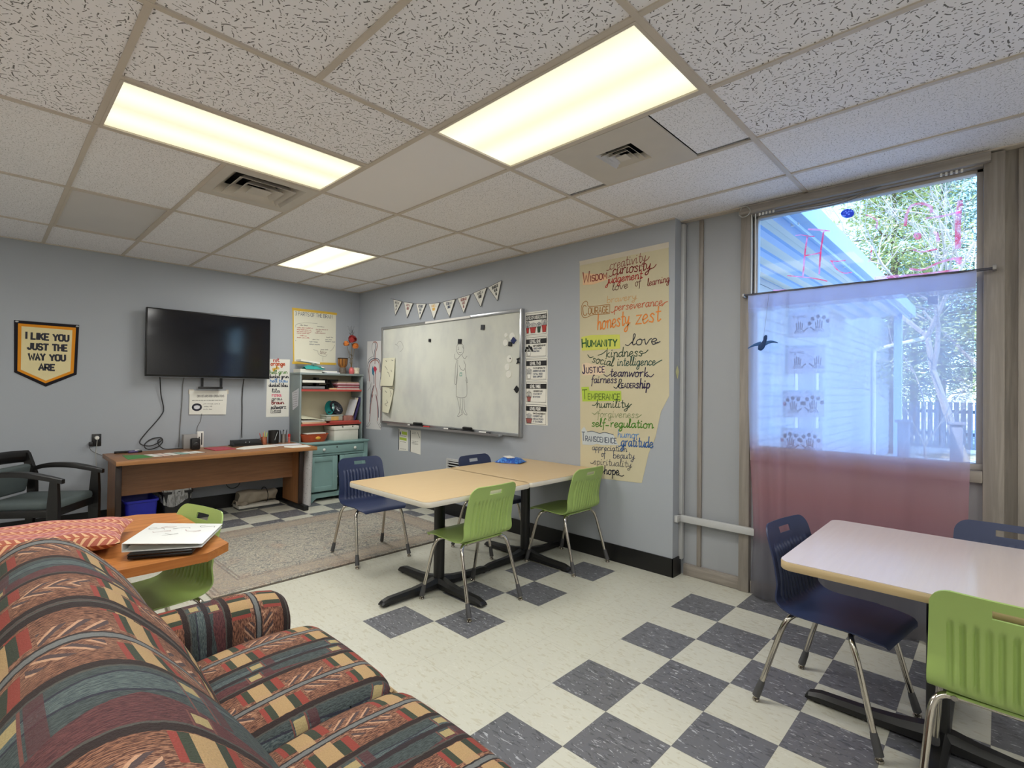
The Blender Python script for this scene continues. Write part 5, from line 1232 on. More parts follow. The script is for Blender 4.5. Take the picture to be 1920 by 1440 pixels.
# things on the hutch top and shelves
TZ = 1.578
def slab(x0, x1, y0, y1, z0, z1, mt, name, lb, cat, rz=0.0, group=None, bev=0.0):
    mb = MB().box((0, 0, (z1 - z0) / 2), (x1 - x0, y1 - y0, z1 - z0), 0, None, bev)
    o = mb.build(name, mt, None)
    o.location = ((x0 + x1) / 2, (y0 + y1) / 2, z0); o.rotation_euler = (0, 0, rz)
    return tag(o, lb, cat, group)
M_TISS = plain('teal_film', (54, 158, 152), 0.35, var=.2, scale=16)
slab(1.095, 1.38, 3.44, 3.62, TZ, TZ + 0.045, M_PAPER, 'paper_stack', 'low stack of white paper under the teal packet on the hutch', 'paper', 0.05)
t = thing('tissue_packet', 'teal and white soft packet on top of the hutch, left end', 'packet', (1.27, 3.47, TZ + 0.045))
pk = MB().grid(lambda u, v: Vector((1.16 + 0.25 * u, 3.42 + 0.11 * v, TZ + 0.046 + 0.055 * math.sin(PI * v) ** .6 * math.sin(PI * (0.08 + .84 * u)) ** .5 * (1 + .12 * math.sin(11 * u)))), 14, 8)
part(pk, 'wrapper', M_TISS, t)
part(MB().grid(lambda u, v: Vector((1.25 + 0.15 * u, 3.415 + 0.07 * v, TZ + 0.112 - 0.045 * u + 0.012 * math.sin(6 * u + 4 * v))), 8, 5), 'white_sheet', M_PAPER, t)
slab(1.12, 1.36, 3.46, 3.62, TZ + 0.13, TZ + 0.15, M_PAPER, 'paper_stack', 'tilted white papers resting over the teal packet', 'paper', -0.04).rotation_euler = (0, 0.12, -0.04)
slab(1.41, 1.60, 3.40, 3.60, TZ, TZ + 0.014, M_PAPERB, 'paper_stack', 'thin loose papers in the middle of the hutch top', 'paper', 0.1)
slab(1.39, 1.58, 3.43, 3.62, TZ + 0.014, TZ + 0.03, M_PAPER, 'paper_stack', 'cream papers lying on the thin loose papers of the hutch top', 'paper', -0.06)
# small goblet drum
t = thing('goblet_drum', 'small wooden goblet drum on top of the hutch', 'drum', (1.69, 3.50, TZ))
o3 = (1.69, 3.50, TZ)
part(MB().lathe([(0.0, 0), (0.046, 0), (0.048, 0.02), (0.042, 0.07), (0.036, 0.085)], o3, 20), 'carved_foot', plain('carved_dark_wood', (96, 86, 76), 0.6, var=.6, scale=45), t)
part(MB().lathe([(0.036, 0.085), (0.042, 0.095), (0.058, 0.13), (0.062, 0.20), (0.0, 0.20)], o3, 20), 'bowl', wood('drum_wood', (132, 84, 36), (178, 120, 56), 0.4, 'z'), t)
part(MB().lathe([(0.064, 0.196), (0.066, 0.20), (0.066, 0.212), (0.0, 0.214)], o3, 20), 'drum_skin', plain('dark_hide', (62, 48, 36), 0.6), t)
for i in range(9):
    th = 2 * PI * i / 9
    part(MB().tube([(o3[0] + r_ * math.cos(th), o3[1] + r_ * math.sin(th), TZ + z) for r_, z in ((.045, .098), (.06, .13), (.0645, .20))], 0.0022, 5), 'cord', M_CK, t)
# vase of dried flowers
t = thing('flower_vase', 'small pink vase holding dried red and orange flowers on top of the hutch', 'vase', (1.80, 3.47, TZ))
v3 = (1.80, 3.47, TZ)
part(MB().lathe([(0.0, 0), (0.030, 0), (0.036, 0.03), (0.034, 0.06), (0.020, 0.082), (0.022, 0.09), (0.016, 0.09), (0.015, 0.08), (0, 0.03)], v3, 18), 'vase_body', plain('pink_glaze', (210, 104, 104), 0.35, var=.35, scale=34), t)
M_STEM = plain('dried_stem', (110, 96, 66), 0.8)
rr = random.Random(3)
for q in ((0.0, 0.0, 0.47), (-0.065, 0.02, 0.40), (0.045, -0.01, 0.38), (0.015, 0.02, 0.54), (-0.01, -.02, .30), (.02, .02, .26), (-.04, .01, .22)):
    part(MB().tube(smooth_path([(v3[0], v3[1], TZ + 0.03), (v3[0] + q[0] * .3, v3[1] + q[1] * .3, TZ + .2), (v3[0] + q[0], v3[1] + q[1], TZ + q[2])], 4), 0.0028, 5), 'stem', M_STEM, t)
def bloom(x, y, z, r_, mt, nm, n=26):
    mb = MB()
    for i in range(n):
        th, ph = rr.uniform(0, 2 * PI), rr.uniform(-0.4, 1.5)
        d = Vector((math.cos(th) * math.cos(ph), math.sin(th) * math.cos(ph), math.sin(ph)))
        a = d.orthogonal().normalized() * r_ * .42; b = d.cross(a).normalized() * r_ * .42
        c = Vector((x, y, z)) + d * r_ * .7
        mb.add([c - a - b, c + a - b * .8 + d * r_ * .25, c + a + b + d * r_ * .3, c - a + b + d * r_ * .2], [(0, 1, 2, 3)])
    mb.ball((x, y, z), r_ * .75, (1, 1, 1), 8)
    part(mb, nm, mt, t)
bloom(v3[0] + 0.0, v3[1] - .01, TZ + 0.46, 0.055, plain('dark_red_petals', (150, 30, 28), 0.7), 'flower_head')
bloom(v3[0] - 0.066, v3[1] + .02, TZ + 0.40, 0.038, plain('orange_petals', (210, 124, 52), 0.7), 'flower_head')
bloom(v3[0] + 0.045, v3[1] - .01, TZ + 0.375, 0.042, plain('amber_petals', (206, 118, 48), 0.7), 'flower_head')
tw = MB()
for i in range(22):
    a = Vector((v3[0] + .012, v3[1] + .02, TZ + rr.uniform(.46, .56))); d = Vector((rr.uniform(-.06, .05), rr.uniform(-.05, .05), rr.uniform(.03, .11)))
    tw.tube([a, a + d * .6 + Vector((0, 0, .01)), a + d], 0.0014, 4)
part(tw, 'dry_twigs', plain('grey_twig', (104, 104, 104), 0.8), t)
lf = MB()
for i in range(14):
    z = TZ + rr.uniform(.12, .36); th = rr.uniform(0, 2 * PI); c = Vector((v3[0] + rr.uniform(-.02, .02), v3[1], z)); d = Vector((math.cos(th), math.sin(th), .5)) * .035
    s_ = Vector((-math.sin(th), math.cos(th), 0)) * .009
    lf.add([c, c + d * .5 + s_, c + d, c + d * .5 - s_], [(0, 1, 2, 3)])
part(lf, 'dry_leaves', plain('dry_leaf', (120, 104, 66), 0.8), t)
t = thing('candle', 'stacked ribbed white candle on the right end of the hutch top', 'candle', (1.868, 3.46, TZ))
part(MB().lathe([(0, 0)] + [(0.034 + 0.007 * math.sin(PI * ((i % 4) / 4.0)), 0.004 + i * 0.0052) for i in range(17)] + [(0, 0.09)], (1.868, 3.46, TZ), 20), 'wax', plain('ivory_wax', (222, 216, 196), 0.4), t)
part(MB().cyl((1.868, 3.46, TZ + .088), (1.868, 3.46, TZ + .10), .0015, None, 5), 'wick', M_CK, t)

# upper shelf
S1, S2, S3 = 1.373, 0.946, 0.722
t = thing('letter_tray', 'black two-tier letter tray of papers on the upper hutch shelf', 'letter tray', (1.28, 3.52, S1))
lt = MB()
for z in (S1, S1 + 0.075): lt.bb(1.10, 1.46, 3.40, 3.64, z, z + 0.006).bb(1.10, 1.106, 3.40, 3.64, z, z + 0.055).bb(1.454, 1.46, 3.46, 3.64, z, z + 0.055).bb(1.10, 1.46, 3.634, 3.64, z, z + 0.055)
lt.bb(1.36, 1.40, 3.56, 3.64, S1, S1 + 0.15)
part(lt, 'tray', M_BLK, t)
for i, (z, mt, nm) in enumerate(((S1 + .008, plain('grey_sheet', (126, 128, 132), .6), 'paper_pile'), (S1 + .083, M_PAPER, 'paper_pile'))):
    part(MB().bb(1.115, 1.40, 3.40, 3.62, z, z + 0.03), nm, mt, t)
slab(1.46, 1.56, 3.395, 3.42, S1, S1 + 0.018, plain('pale_wood_block', (214, 182, 136), .5), 'wood_block', 'short pale wooden block at the front of the upper hutch shelf', 'block')
MAGZ = [((206, 196, 190), 'white bottom magazine'), ((150, 70, 80), 'maroon magazine, second from the bottom'), ((224, 206, 206), 'pinkish white magazine, third from the bottom'), ((128, 50, 64), 'dark red magazine, fourth from the bottom'), ((214, 180, 186), 'pale pink magazine, second from the top'), ((150, 128, 110), 'tan topmost magazine')]
for i, (c_, lb) in enumerate(MAGZ):
    z = S1 + 0.017 * i
    slab(1.555 + .014 * (i % 3), 1.885 - .006 * (i % 2), 3.40 + .006 * (i % 3), 3.62, z, z + 0.0165, plain('magazine_cover_%d' % i, c_, .45, var=.25, scale=20), 'magazine', lb + ' of the pile on the upper hutch shelf', 'magazine', 0.02 * ((i % 3) - 1), 'magazines piled on the upper hutch shelf')
t = thing('file_sorter', 'dark curved file holder behind the magazine pile on the upper hutch shelf', 'file holder', (1.60, 3.6, S1))
part(MB().prism([(3.43, S1), (3.64, S1), (3.64, S1 + .13), (3.55, S1 + .12), (3.46, S1 + .04)], lambda a, b, d: Vector((d, a, b)), 1.535, 1.545), 'plate', plain('dark_grey_plastic', (52, 52, 54), .45), t)
part(MB().bb(1.535, 1.70, 3.632, 3.638, S1, S1 + .13), 'back_plate', plain('dark_grey_plastic_back', (52, 52, 54), .45), t)

# lower shelf
def sag(x0, x1, y0, y1, z, mt, name, lb, curl, rz=0.0):
    f = lambda u, v, o=0: Vector((x0 + (x1 - x0) * u, y0 + (y1 - y0) * v, z + curl * max(0, (0.5 - v)) * -1 * u + 0.006 * math.sin(5 * u) + o))
    mb = MB().grid(lambda u, v: f(u, v), 10, 8).grid(lambda u, v: f(u, v, 0.003), 10, 8)
    return solo(mb, name, mt, lb, 'paper')
slab(1.11, 1.42, 3.39, 3.63, S2, S2 + 0.02, plain('salmon_card', (214, 176, 142), .6), 'paper_stack', 'peach papers at the bottom of the heap on the lower hutch shelf', 'paper', 0.03)
slab(1.11, 1.40, 3.39, 3.64, S2 + 0.02, S2 + 0.045, M_PAPER, 'paper_stack', 'white papers on the peach ones on the lower hutch shelf', 'paper', -0.02)
solo(MB().grid(lambda u, v: Vector((1.11 + .38 * u, 3.37 + .27 * v, S2 + 0.062 + .055 * v * (1 - u) - .045 * u * u + (0.0)) ), 10, 8).grid(lambda u, v: Vector((1.11 + .38 * u, 3.37 + .27 * v, S2 + 0.060 + .055 * v * (1 - u) - .045 * u * u)), 10, 8), 'paper_sheet', plain('cream_sheet', (216, 214, 190), .7), 'large curling cream sheet over the paper heap on the lower hutch shelf', 'paper')
slab(1.46, 1.87, 3.372, 3.60, S2, S2 + 0.022, M_REDS, 'folder', 'red folder lying flat on the lower hutch shelf', 'folder', 0.0)
t = thing('game_box', 'clear lidded box with yellow label on the lower hutch shelf', 'box', (1.55, 3.50, S2 + .022))
part(MB().bb(1.44, 1.66, 3.42, 3.60, S2 + .024, S2 + .085, 0, .006), 'tub', plain('cloudy_plastic', (164, 166, 156), .3, var=.3, scale=18), t)
part(MB().bb(1.435, 1.665, 3.415, 3.605, S2 + .085, S2 + .10, 0, .004), 'lid', plain('clear_lid', (176, 184, 176), .25), t)
part(MB().bb(1.50, 1.60, 3.416, 3.42, S2 + .03, S2 + .08), 'label_card', plain('yellow_card_label', (204, 170, 96), .5, var=.3, scale=40), t)
slab(1.67, 1.80, 3.40, 3.56, S2 + .022, S2 + .085, plain('patterned_tin', (156, 110, 100), .4, var=.5, scale=26), 'tin_box', 'patterned reddish tin beside the clear box on the lower hutch shelf', 'box')
t = thing('heart_bowl', 'teal and black glazed heart shaped dish propped on the clear box', 'dish', (1.555, 3.50, S2 + .10))
for k, (c_, mt, rot) in enumerate((((1.505, 3.50), plain('teal_glaze', (40, 120, 116), .2, var=.3, scale=12), .5), ((1.60, 3.49), plain('black_speckled_glaze', (30, 34, 44), .2, var=.9, scale=60), -.55))):
    mb = MB().lathe([(0.0, -.028), (.05, -.02), (.078, .012), (.082, .02), (.074, .014), (.046, -.012), (0, -.018)], (0, 0, 0), 22, 0, .85, 1.25)
    R_ = Matrix.Rotation(rot, 3, 'Y') @ Matrix.Rotation(1.15, 3, 'X')
    mb.v = [R_ @ q + Vector((c_[0], c_[1], S2 + .185)) for q in mb.v]
    part(mb, 'lobe', mt, t)
part(MB().bb(1.49, 1.63, 3.48, 3.53, S2 + .10, S2 + .14), 'stand', M_BLK, t)
t = thing('clipboard', 'white clipboard leaning on the right side of the lower hutch shelf', 'clipboard', (1.80, 3.5, S2 + .02))
R_ = Matrix.Rotation(0.30, 3, 'Y')
def lean(mb, at): mb.v = [R_ @ q + Vector(at) for q in mb.v]; return mb
part(lean(MB().bb(-.003, .003, -.10, .10, 0, .31), (1.775, 3.50, S2 + .022)), 'board', M_CRM, t)
part(lean(MB().bb(-.006, -.003, -.098, .098, 0, .285), (1.775, 3.50, S2 + .022)), 'paper', M_PAPERB, t)
part(lean(MB().bb(-.014, .002, -.05, .05, .285, .31, 0, .003), (1.775, 3.50, S2 + .022)), 'clip', M_ALU, t)
o = lean(MB().bb(-.012, .012, -.10, .11, 0, .315), (1.812, 3.50, S2 + .022))
solo(o, 'ring_binder', plain('indigo_board', (52, 46, 92), .45), 'dark indigo binder leaning behind the white clipboard', 'binder')
# ledge of the hutch
t = thing('baking_pan', 'orange red oval baking dish with papers in it on the hutch ledge', 'dish', (1.27, 3.40, S3))
def rim(r_, z): return [(1.265 + .17 * r_ * math.copysign(abs(math.cos(a)) ** .6, math.cos(a)), 3.42 + .11 * r_ * math.copysign(abs(math.sin(a)) ** .6, math.sin(a)), S3 + z) for a in [2 * PI * i / 28 for i in range(28)]]
mb = MB(); rs = [rim(.80, 0), rim(.95, .05), rim(1.0, .085), rim(1.06, .09), rim(1.06, .098), rim(.97, .095), rim(.80, .02)]
mb.add([q for r_ in rs for q in r_], [(i * 28 + j, i * 28 + (j + 1) % 28, (i + 1) * 28 + (j + 1) % 28, (i + 1) * 28 + j) for i in range(6) for j in range(28)] + [tuple(range(28)), tuple(168 + j for j in range(28))])
part(mb, 'dish_body', plain('orange_red_glaze', (178, 74, 38), .35, var=.25, scale=22), t)
part(MB().ball((1.28, 3.311, S3 + .05), .028, (1.2, .3, .7), 8), 'painted_flower', plain('yellow_glaze', (216, 160, 60), .4), t)
slab(1.15, 1.40, 3.35, 3.48, S3 + .0985, S3 + .108, M_PAPER, 'paper_stack', 'white papers lying on the orange baking dish', 'paper', .03)
t = thing('storage_box', 'white cardboard storage box on the hutch ledge', 'box', (1.65, 3.44, S3))
part(MB().bb(1.50, 1.83, 3.33, 3.60, S3, S3 + .17, 0, .003), 'body', plain('white_cardboard', (212, 210, 200), .6), t)
part(MB().bb(1.492, 1.838, 3.322, 3.608, S3 + .135, S3 + .18, 0, .003), 'lid', plain('white_cardboard_lid', (218, 216, 206), .6), t)
for x in (1.60, 1.74): part(MB().bb(x, x + .016, 3.317, 3.323, S3 + .17, S3 + .18), 'clip', M_MAGK, t)
# rolled chart standing beside the desk
nb = NB('dotted_chart_paper'); vo = nb.voro(nb.coord(), 42)
M_DOT = nb.done(nb.mix(nb.math('LESS_THAN', S(nb, vo.outputs['Distance']), 0.20) * 0.6, srgb(206, 204, 204), srgb(120, 118, 122)), 0.7)
t = thing('rolled_chart', 'white dotted paper roll leaning between the desk leg and the teal cabinet', 'paper roll', (1.085, 3.16, 0))
pts = [(1.082 - .012, 3.15, 0.0), (1.095, 3.17, 0.66)]
part(MB().tube(pts, 0.05, 18, 0, False).tube(pts, 0.046, 18, 0, False), 'roll', M_DOT, t)

# ---------------------------------------------------------------- rug
nb = NB('faded_persian_pile')
p_ = nb.coord(); x, y, z = nb.xyz(p_)
wv = nb.noise(p_, 5.5, 4, 0.6, 1.6, col=True)
n1 = nb.noise(p_, 11, 5, 0.66, 2.6); n2 = nb.noise(p_, 21, 4, 0.6, 1.8); n3 = nb.noise(p_, 3.2, 3, 0.5, 0.8); fib = nb.noise(nb.scale(p_, (160, 60, 1)), 1.0, 2)
col = nb.ramp(n1, [(0.30, srgb(104, 104, 104)), (0.40, srgb(186, 178, 162)), (0.47, srgb(112, 114, 116)), (0.53, srgb(200, 192, 172)), (0.60, srgb(120, 118, 114)), (0.70, srgb(178, 160, 142))])
col = nb.mix(nb.smooth(n2, 0.54, 0.60) * 0.75, col, srgb(98, 104, 108))
col = nb.mix(nb.smooth(n3, 0.55, 0.70) * 0.30, col, srgb(170, 128, 104))
RX0, RX1, RY0, RY1 = -0.54, 1.675, 0.965, 2.57
ex = nb.math('MINIMUM', nb.math('MINIMUM', x - (RX0 + 0.0), RX1 - x), nb.math('MINIMUM', y - RY0, RY1 - y))
bandm = nb.between(ex, 0.05, 0.22)
bcol = nb.ramp(nb.noise(p_, 22, 4, 0.6, 2.2), [(0.36, srgb(136, 122, 112)), (0.47, srgb(184, 168, 146)), (0.55, srgb(126, 122, 120)), (0.62, srgb(172, 158, 142))])
col = nb.mix(bandm * 0.85, col, bcol)
for e0 in (0.022, 0.05, 0.22, 0.245): col = nb.mix(nb.between(ex, e0, e0 + 0.012) * 0.65, col, srgb(120, 106, 100))
col = nb.mix(fib * 0.16, col, srgb(196, 186, 168))
nb.bump(fib + n2, 0.35, 0.006)
M_RUG = nb.done(col, 0.95)
solo(MB().bb(RX0, RX1, RY0, RY1, 0.004, 0.012, 0, 0.003).bb(RX0 + .01, RX1 - .01, RY0 - 0.012, RY1 - .01, 0.0, 0.004, 1), 'rug', [M_RUG, plain('rug_pad', (92, 84, 74), .8)], 'faded grey and tan patterned rug on the floor before the long desk', 'rug', loc=(0, 0, 0))

# ---------------------------------------------------------------- cafe tables on cross bases
def table_top(w_, r_, z, th):
    pts = []
    for sx, sy, a0 in ((1, 1, 0), (-1, 1, PI / 2), (-1, -1, PI), (1, -1, 1.5 * PI)):
        for q in range(7):
            a = a0 + q * PI / 12
            pts.append((sx * (w_ / 2 - r_) + r_ * math.cos(a), sy * (w_ / 2 - r_) + r_ * math.sin(a)))
    return pts
M_COL = plain('black_powder_coat', (22, 22, 23), 0.38, var=.12)
def cafe_table(name, label, loc, top_m, edge_m, group=None):
    t = thing(name, label, 'table', loc, 0, group)
    Z_ = 0.742
    pl_ = table_top(0.92, 0.045, 0, 0)
    part(MB().prism([(a * .998, b * .998) for a, b in pl_], FZ, Z_ - 0.010, Z_), 'table_top', top_m, t, local=True, smooth=0)
    eb = MB(); n = len(pl_)
    rings = [(0.996, Z_ - 0.0005), (1.0, Z_ - 0.004), (1.0, Z_ - 0.031), (0.995, Z_ - 0.035)]
    vs = [(a * k, b * k, z) for k, z in rings for a, b in pl_]
    fs = [(i * n + j, i * n + (j + 1) % n, (i + 1) * n + (j + 1) % n, (i + 1) * n + j) for i in range(3) for j in range(n)] + [tuple(3 * n + j for j in range(n))]
    part(eb.add(vs, fs), 'edge_band', edge_m, t, local=True, smooth=50)
    part(MB().cyl((0, 0, 0.07), (0, 0, Z_ - 0.05), 0.0385, None, 24), 'column', M_COL, t, local=True)
    un = MB()
    for rz in (PI / 4, 3 * PI / 4): un.box((0, 0, Z_ - 0.047), (0.66, 0.06, 0.022), 0, Matrix.Rotation(rz, 3, 'Z'), 0.004)
    part(un.cyl((0, 0, Z_ - 0.10), (0, 0, Z_ - 0.036), 0.06, 0.075, 20), 'mounting_spider', M_COL, t, local=True)
    for k in range(4):
        R_ = Matrix.Rotation(k * PI / 2, 3, 'Z')
        prof = [(0.0, 0.042, 0.082, .020), (0.05, 0.041, 0.080, .018), (0.12, 0.036, 0.066, .014), (0.22, 0.032, 0.056, .012), (0.41, 0.031, 0.050, .012), (0.455, 0.030, 0.038, .012), (0.468, 0.027, 0.022, .012)]
        vs = []
        for d, hw, zt, zb in prof: vs += [R_ @ Vector(q) for q in ((d, -hw, zb), (d, -hw, zb + (zt - zb) * .55), (d, -hw * .55, zt), (d, hw * .55, zt), (d, hw, zb + (zt - zb) * .55), (d, hw, zb))]
        fs = [(i * 6 + j, i * 6 + (j + 1) % 6, (i + 1) * 6 + (j + 1) % 6, (i + 1) * 6 + j) for i in range(6) for j in range(6)] + [tuple(range(6)), tuple(36 + j for j in range(6))]
        lg = part(MB().add(vs, fs), 'leg', M_COL, t, local=True, smooth=30)
        q = R_ @ Vector((0.425, 0, 0))
        part(MB().cyl((q.x, q.y, 0), (q.x, q.y, 0.016), 0.018, 0.014, 12), 'glide', M_CK, lg, local=True)
    return t
nb = NB('beige_laminate'); g_ = nb.noise(nb.scale(nb.coord(), (2, 30, 1)), 1.5, 4, .6, .5)
M_TBG = nb.done(nb.mix(g_, srgb(198, 168, 122), srgb(206, 179, 134)), 0.34)
M_EDW = plain('pale_edge_band', (216, 210, 196), 0.35, var=.04)
nb = NB('pale_maple_laminate'); g_ = nb.noise(nb.scale(nb.coord(), (2, 34, 1)), 1.5, 4, .6, .5)
M_TMP = nb.done(nb.mix(g_, srgb(204, 190, 184), srgb(212, 200, 195)), 0.17)
M_EDM = wood('maple_edge_band', (196, 172, 130), (212, 190, 150), .4, 'y')
T1 = cafe_table('cafe_table', 'square beige table nearest the rug, joined end to end with another', (0.645, 0.088, 0), M_TBG, M_EDW, 'beige tables joined end to end')
T2 = cafe_table('cafe_table', 'square beige table against the right wall under the lettered poster', (1.553, 0.095, 0), M_TBG, M_EDW, 'beige tables joined end to end')
T3 = cafe_table('cafe_table', 'pale maple square table by the curtained window', (1.052, -2.592, 0), M_TMP, M_EDM)
# wipes packet on the second table
t = thing('wipes_packet', 'blue and white soft wipes packet lying on the beige table by the wall', 'packet', (1.72, 0.43, 0.742))
def wf_(u, v):
    a, b = (u - .5), (v - .5)
    k = max(0.0, 1 - (2 * abs(a)) ** 4) * max(0.0, 1 - (2 * abs(b)) ** 4)
    return a, b, k
for sgn, nm, mt in ((1, 'wrapper', 'b'), (-1, 'underside', 'b')):
    mb = MB().grid(lambda u, v: Vector((1.72 + .15 * (v - .5) * 1.0 + .10 * (u - .5), 0.43 - .22 * (u - .5) + .05 * (v - .5), 0.745 + (0.045 * wf_(u, v)[2] if sgn > 0 else 0.002) + .004 * (u > .95 or u < .05))), 16, 10)
    nb = NB('blue_wipes_film_' + nm); xx, yy, zz = nb.xyz(nb.coord()); st = nb.noise(nb.coord(), 22, 2, .5, 2)
    mt = nb.done(nb.mix(nb.smooth(st, .45, .6), srgb(28, 74, 160), srgb(60, 130, 206)), 0.3)
    part(mb, nm, mt, t)
part(MB().box((1.705, 0.44, 0.792), (0.07, 0.11, 0.010), 0, Matrix.Rotation(-.4, 3, 'Z'), .004), 'lid', M_WHITE, t)

# ---------------------------------------------------------------- school chairs
def chair_shell():
    """moulded shell: seat and back in one sweep, ribbed lower back, hand hole at the top; front faces +y"""
    prof = [(0.241, 0.414), (0.239, 0.424), (0.228, 0.434), (0.16, 0.443), (0.08, 0.440), (0.0, 0.436), (-0.07, 0.434), (-0.12, 0.438), (-0.155, 0.455), (-0.175, 0.485), (-0.185, 0.53), (-0.193, 0.58), (-0.204, 0.64), (-0.220, 0.70), (-0.238, 0.76), (-0.250, 0.795)]
    P = smooth_path([(0, a, b) for a, b in prof], 5)
    ln = [0.0]
    for a, b in zip(P, P[1:]): ln.append(ln[-1] + (b - a).length)
    Lt = ln[-1]; NV = 66; NU = 92
    def at(s_):
        s_ = min(max(s_, 0), Lt)
        for i in range(len(P) - 1):
            if ln[i + 1] >= s_ - 1e-9:
                k = (s_ - ln[i]) / max(1e-9, ln[i + 1] - ln[i]); return P[i].lerp(P[i + 1], k)
        return P[-1]
    mb = MB(); rows = []
    sl = [(Lt - .062) * j / 56 for j in range(57)] + [Lt - .06 * (1 - math.sin(PI / 2 * j / 10)) for j in range(1, 11)]
    NV = len(sl) - 1
    for j in range(NV + 1):
        s_ = sl[j]; c = at(s_); dq = (at(s_ + .004) - at(s_ - .004)).normalized()
        nrm = Vector((0, -dq.z, dq.y))          # towards the sitter
        hw = 0.205 if c.z < .46 and c.y > 0.1 else 0.212
        if s_ < .06: hw = 0.205 - 0.035 * (1 - s_ / .06) ** 2
        if c.z > .50: hw = 0.212 - 0.012 * (c.z - .50) / .30
        tp = Lt - s_
        if tp < .06: hw -= 0.055 * (1 - math.sqrt(max(0, 1 - (1 - tp / .06) ** 2)))
        row = []
        for i in range(NU + 1):
            xn = 2 * i / NU - 1; k0 = .74; W0 = .205 * k0
            x = xn * .205 if abs(xn) < k0 else math.copysign(W0 + (abs(xn) - k0) / (1 - k0) * (hw - W0), xn)
            e = x / .21
            q = Vector((x, c.y, c.z))
            if c.z > .47: q += Vector((0, 0.022 * e * e * min(1, (c.z - .47) / .08), 0))
            else:
                kf = min(1, max(0, (c.y - .06) / .15)); kf = kf * kf * (3 - 2 * kf)
                q += Vector((0, 0, (0.006 * e * e - 0.004) * (1 - kf) - .005 * e ** 4 * kf))
            # eleven ribs pushed out to the rear
            if abs(x) < .168 and .455 < c.z < .695:
                ph = (x / .030) + .5; fr_ = abs(ph - math.floor(ph) - .5) * 2
                a = max(0, 1 - (fr_ / .55) ** 4) * min(1, (.695 - c.z) / .012) * min(1, (c.z - .455) / .03)
                q -= nrm * .0105 * a
            row.append(q)
        rows.append(row)
    vs = [q for r_ in rows for q in r_]; W_ = NU + 1; fs = []
    for j in range(NV):
        for i in range(NU):
            c = (rows[j][i] + rows[j + 1][i + 1]) / 2
            if abs(c.x) < .052 and .735 < c.z < .762: continue
            fs.append((j * W_ + i, j * W_ + i + 1, (j + 1) * W_ + i + 1, (j + 1) * W_ + i))
    # thickness
    nr = [Vector((0, 0, 0)) for _ in vs]
    for f in fs:
        n = (vs[f[1]] - vs[f[0]]).cross(vs[f[3]] - vs[f[0]])
        for i in f: nr[i] += n
    n0 = len(vs); th = .0065
    back = [q - (n_.normalized() if n_.length else Vector((0, 0, 1))) * th for q, n_ in zip(vs, nr)]
    edge = {}
    for f in fs:
        for a, b in zip(f, f[1:] + f[:1]): edge[(a, b)] = edge.get((a, b), 0) + 1
    rim_ = [(a, b) for a, b in edge if (b, a) not in edge]
    mb.add(vs + back, fs + [tuple(n0 + i for i in reversed(f)) for f in fs] + [(b, a, n0 + a, n0 + b) for a, b in rim_])
    return mb
M_CHR = plain('chrome_tube', (196, 190, 180), 0.16, 1.0, var=.05, scale=20)
M_BOOT = plain('grey_boot', (74, 74, 76), 0.6)
SHELL = chair_shell()
def make_chair(name, label, shell_m):
    t = thing(name, label, 'chair')
    part(SHELL, 'shell', shell_m, t, local=True, smooth=60)
    fr_ = MB()
    for y_ in (0.105, -0.105): fr_.cyl((-.15, y_, .418), (.15, y_, .418), .011, None, 10)
    for x_ in (-.145, .145): fr_.tube([(x_, .13, .423), (x_, -.13, .419)], .009, 8)
    part(fr_, 'underframe', M_CHR, t, local=True)
    part(MB().bb(-.165, .165, -.125, -.085, .423, .432).bb(-.165, .165, .085, .125, .424, .433), 'mounting_rail', shell_m, t, local=True)
    for sx in (-1, 1):
        for sy in (-1, 1):
            tipy = .232 if sy > 0 else -.245
            top = [(sx * .10, sy * .105, .418), (sx * .160, sy * .112, .418), (sx * .188, sy * .124, .404), (sx * .200, sy * .138, .374), (sx * .205, sy * .150, .340)]
            tip = Vector((sx * .228, tipy, .018))
            path = smooth_path(top, 4) + [Vector(top[-1]).lerp(tip, k) for k in (.35, .7, 1)]
            lg = part(MB().tube(path, .0115, 12), 'leg', M_CHR, t, local=True)
            a = Vector(top[-1])
            part(MB().tube([a.lerp(tip, .74), a.lerp(tip, .80), tip + Vector((0, 0, .006))], [.0125, .0150, .0165], 12), 'boot', M_BOOT, lg, local=True)
            part(MB().lathe([(0, 0), (.014, 0), (.017, .005), (.015, .012), (0, .02)], (tip.x, tip.y, 0), 12), 'glide', M_CHR, lg, local=True)
    return t
M_GRN = plain('lime_green_plastic', (158, 184, 104), 0.38, var=.04, scale=5)
M_NVY = plain('navy_blue_plastic', (44, 54, 86), 0.42, var=.05, scale=5)
cg = make_chair('school_chair', '', M_GRN); cb_ = make_chair('school_chair', '', M_NVY)
ug, ub = [], []
GG, GB = 'lime green school chairs', 'navy blue school chairs'
place(cg, ug, 'lime green school chair at the near side of the beige table, mid floor', (0.677, -0.213, 0), 0.0, GG)
place(cg, ug, 'lime green school chair beside the right wall, in front of the lettered poster', (1.727, -0.208, 0), 0.0, GG)
place(cg, ug, 'lime green school chair by the maple table, lower right corner of the photo', (0.72, -2.81, 0), -PI / 2 - .02, GG)
place(cg, ug, 'lime green school chair pushed under the orange wood table beside the sofa', (-1.055, 0.065, 0), math.radians(103), GG)
place(cb_, ub, 'navy school chair standing on the rug in front of the teal cabinet', (0.673, 1.040, 0), PI - .075, GB)
place(cb_, ub, 'navy school chair behind the joined beige tables, against the wall grille', (1.545, 0.50, 0), PI + .04, GB)
place(cb_, ub, 'navy school chair at the maple table end, before the sheer curtain', (1.045, -2.245, 0), PI - .16, GB)
place(cb_, ub, 'navy school chair behind the maple table, under the right edge of the window', (1.50, -2.80, 0), PI / 2 - .03, GB)

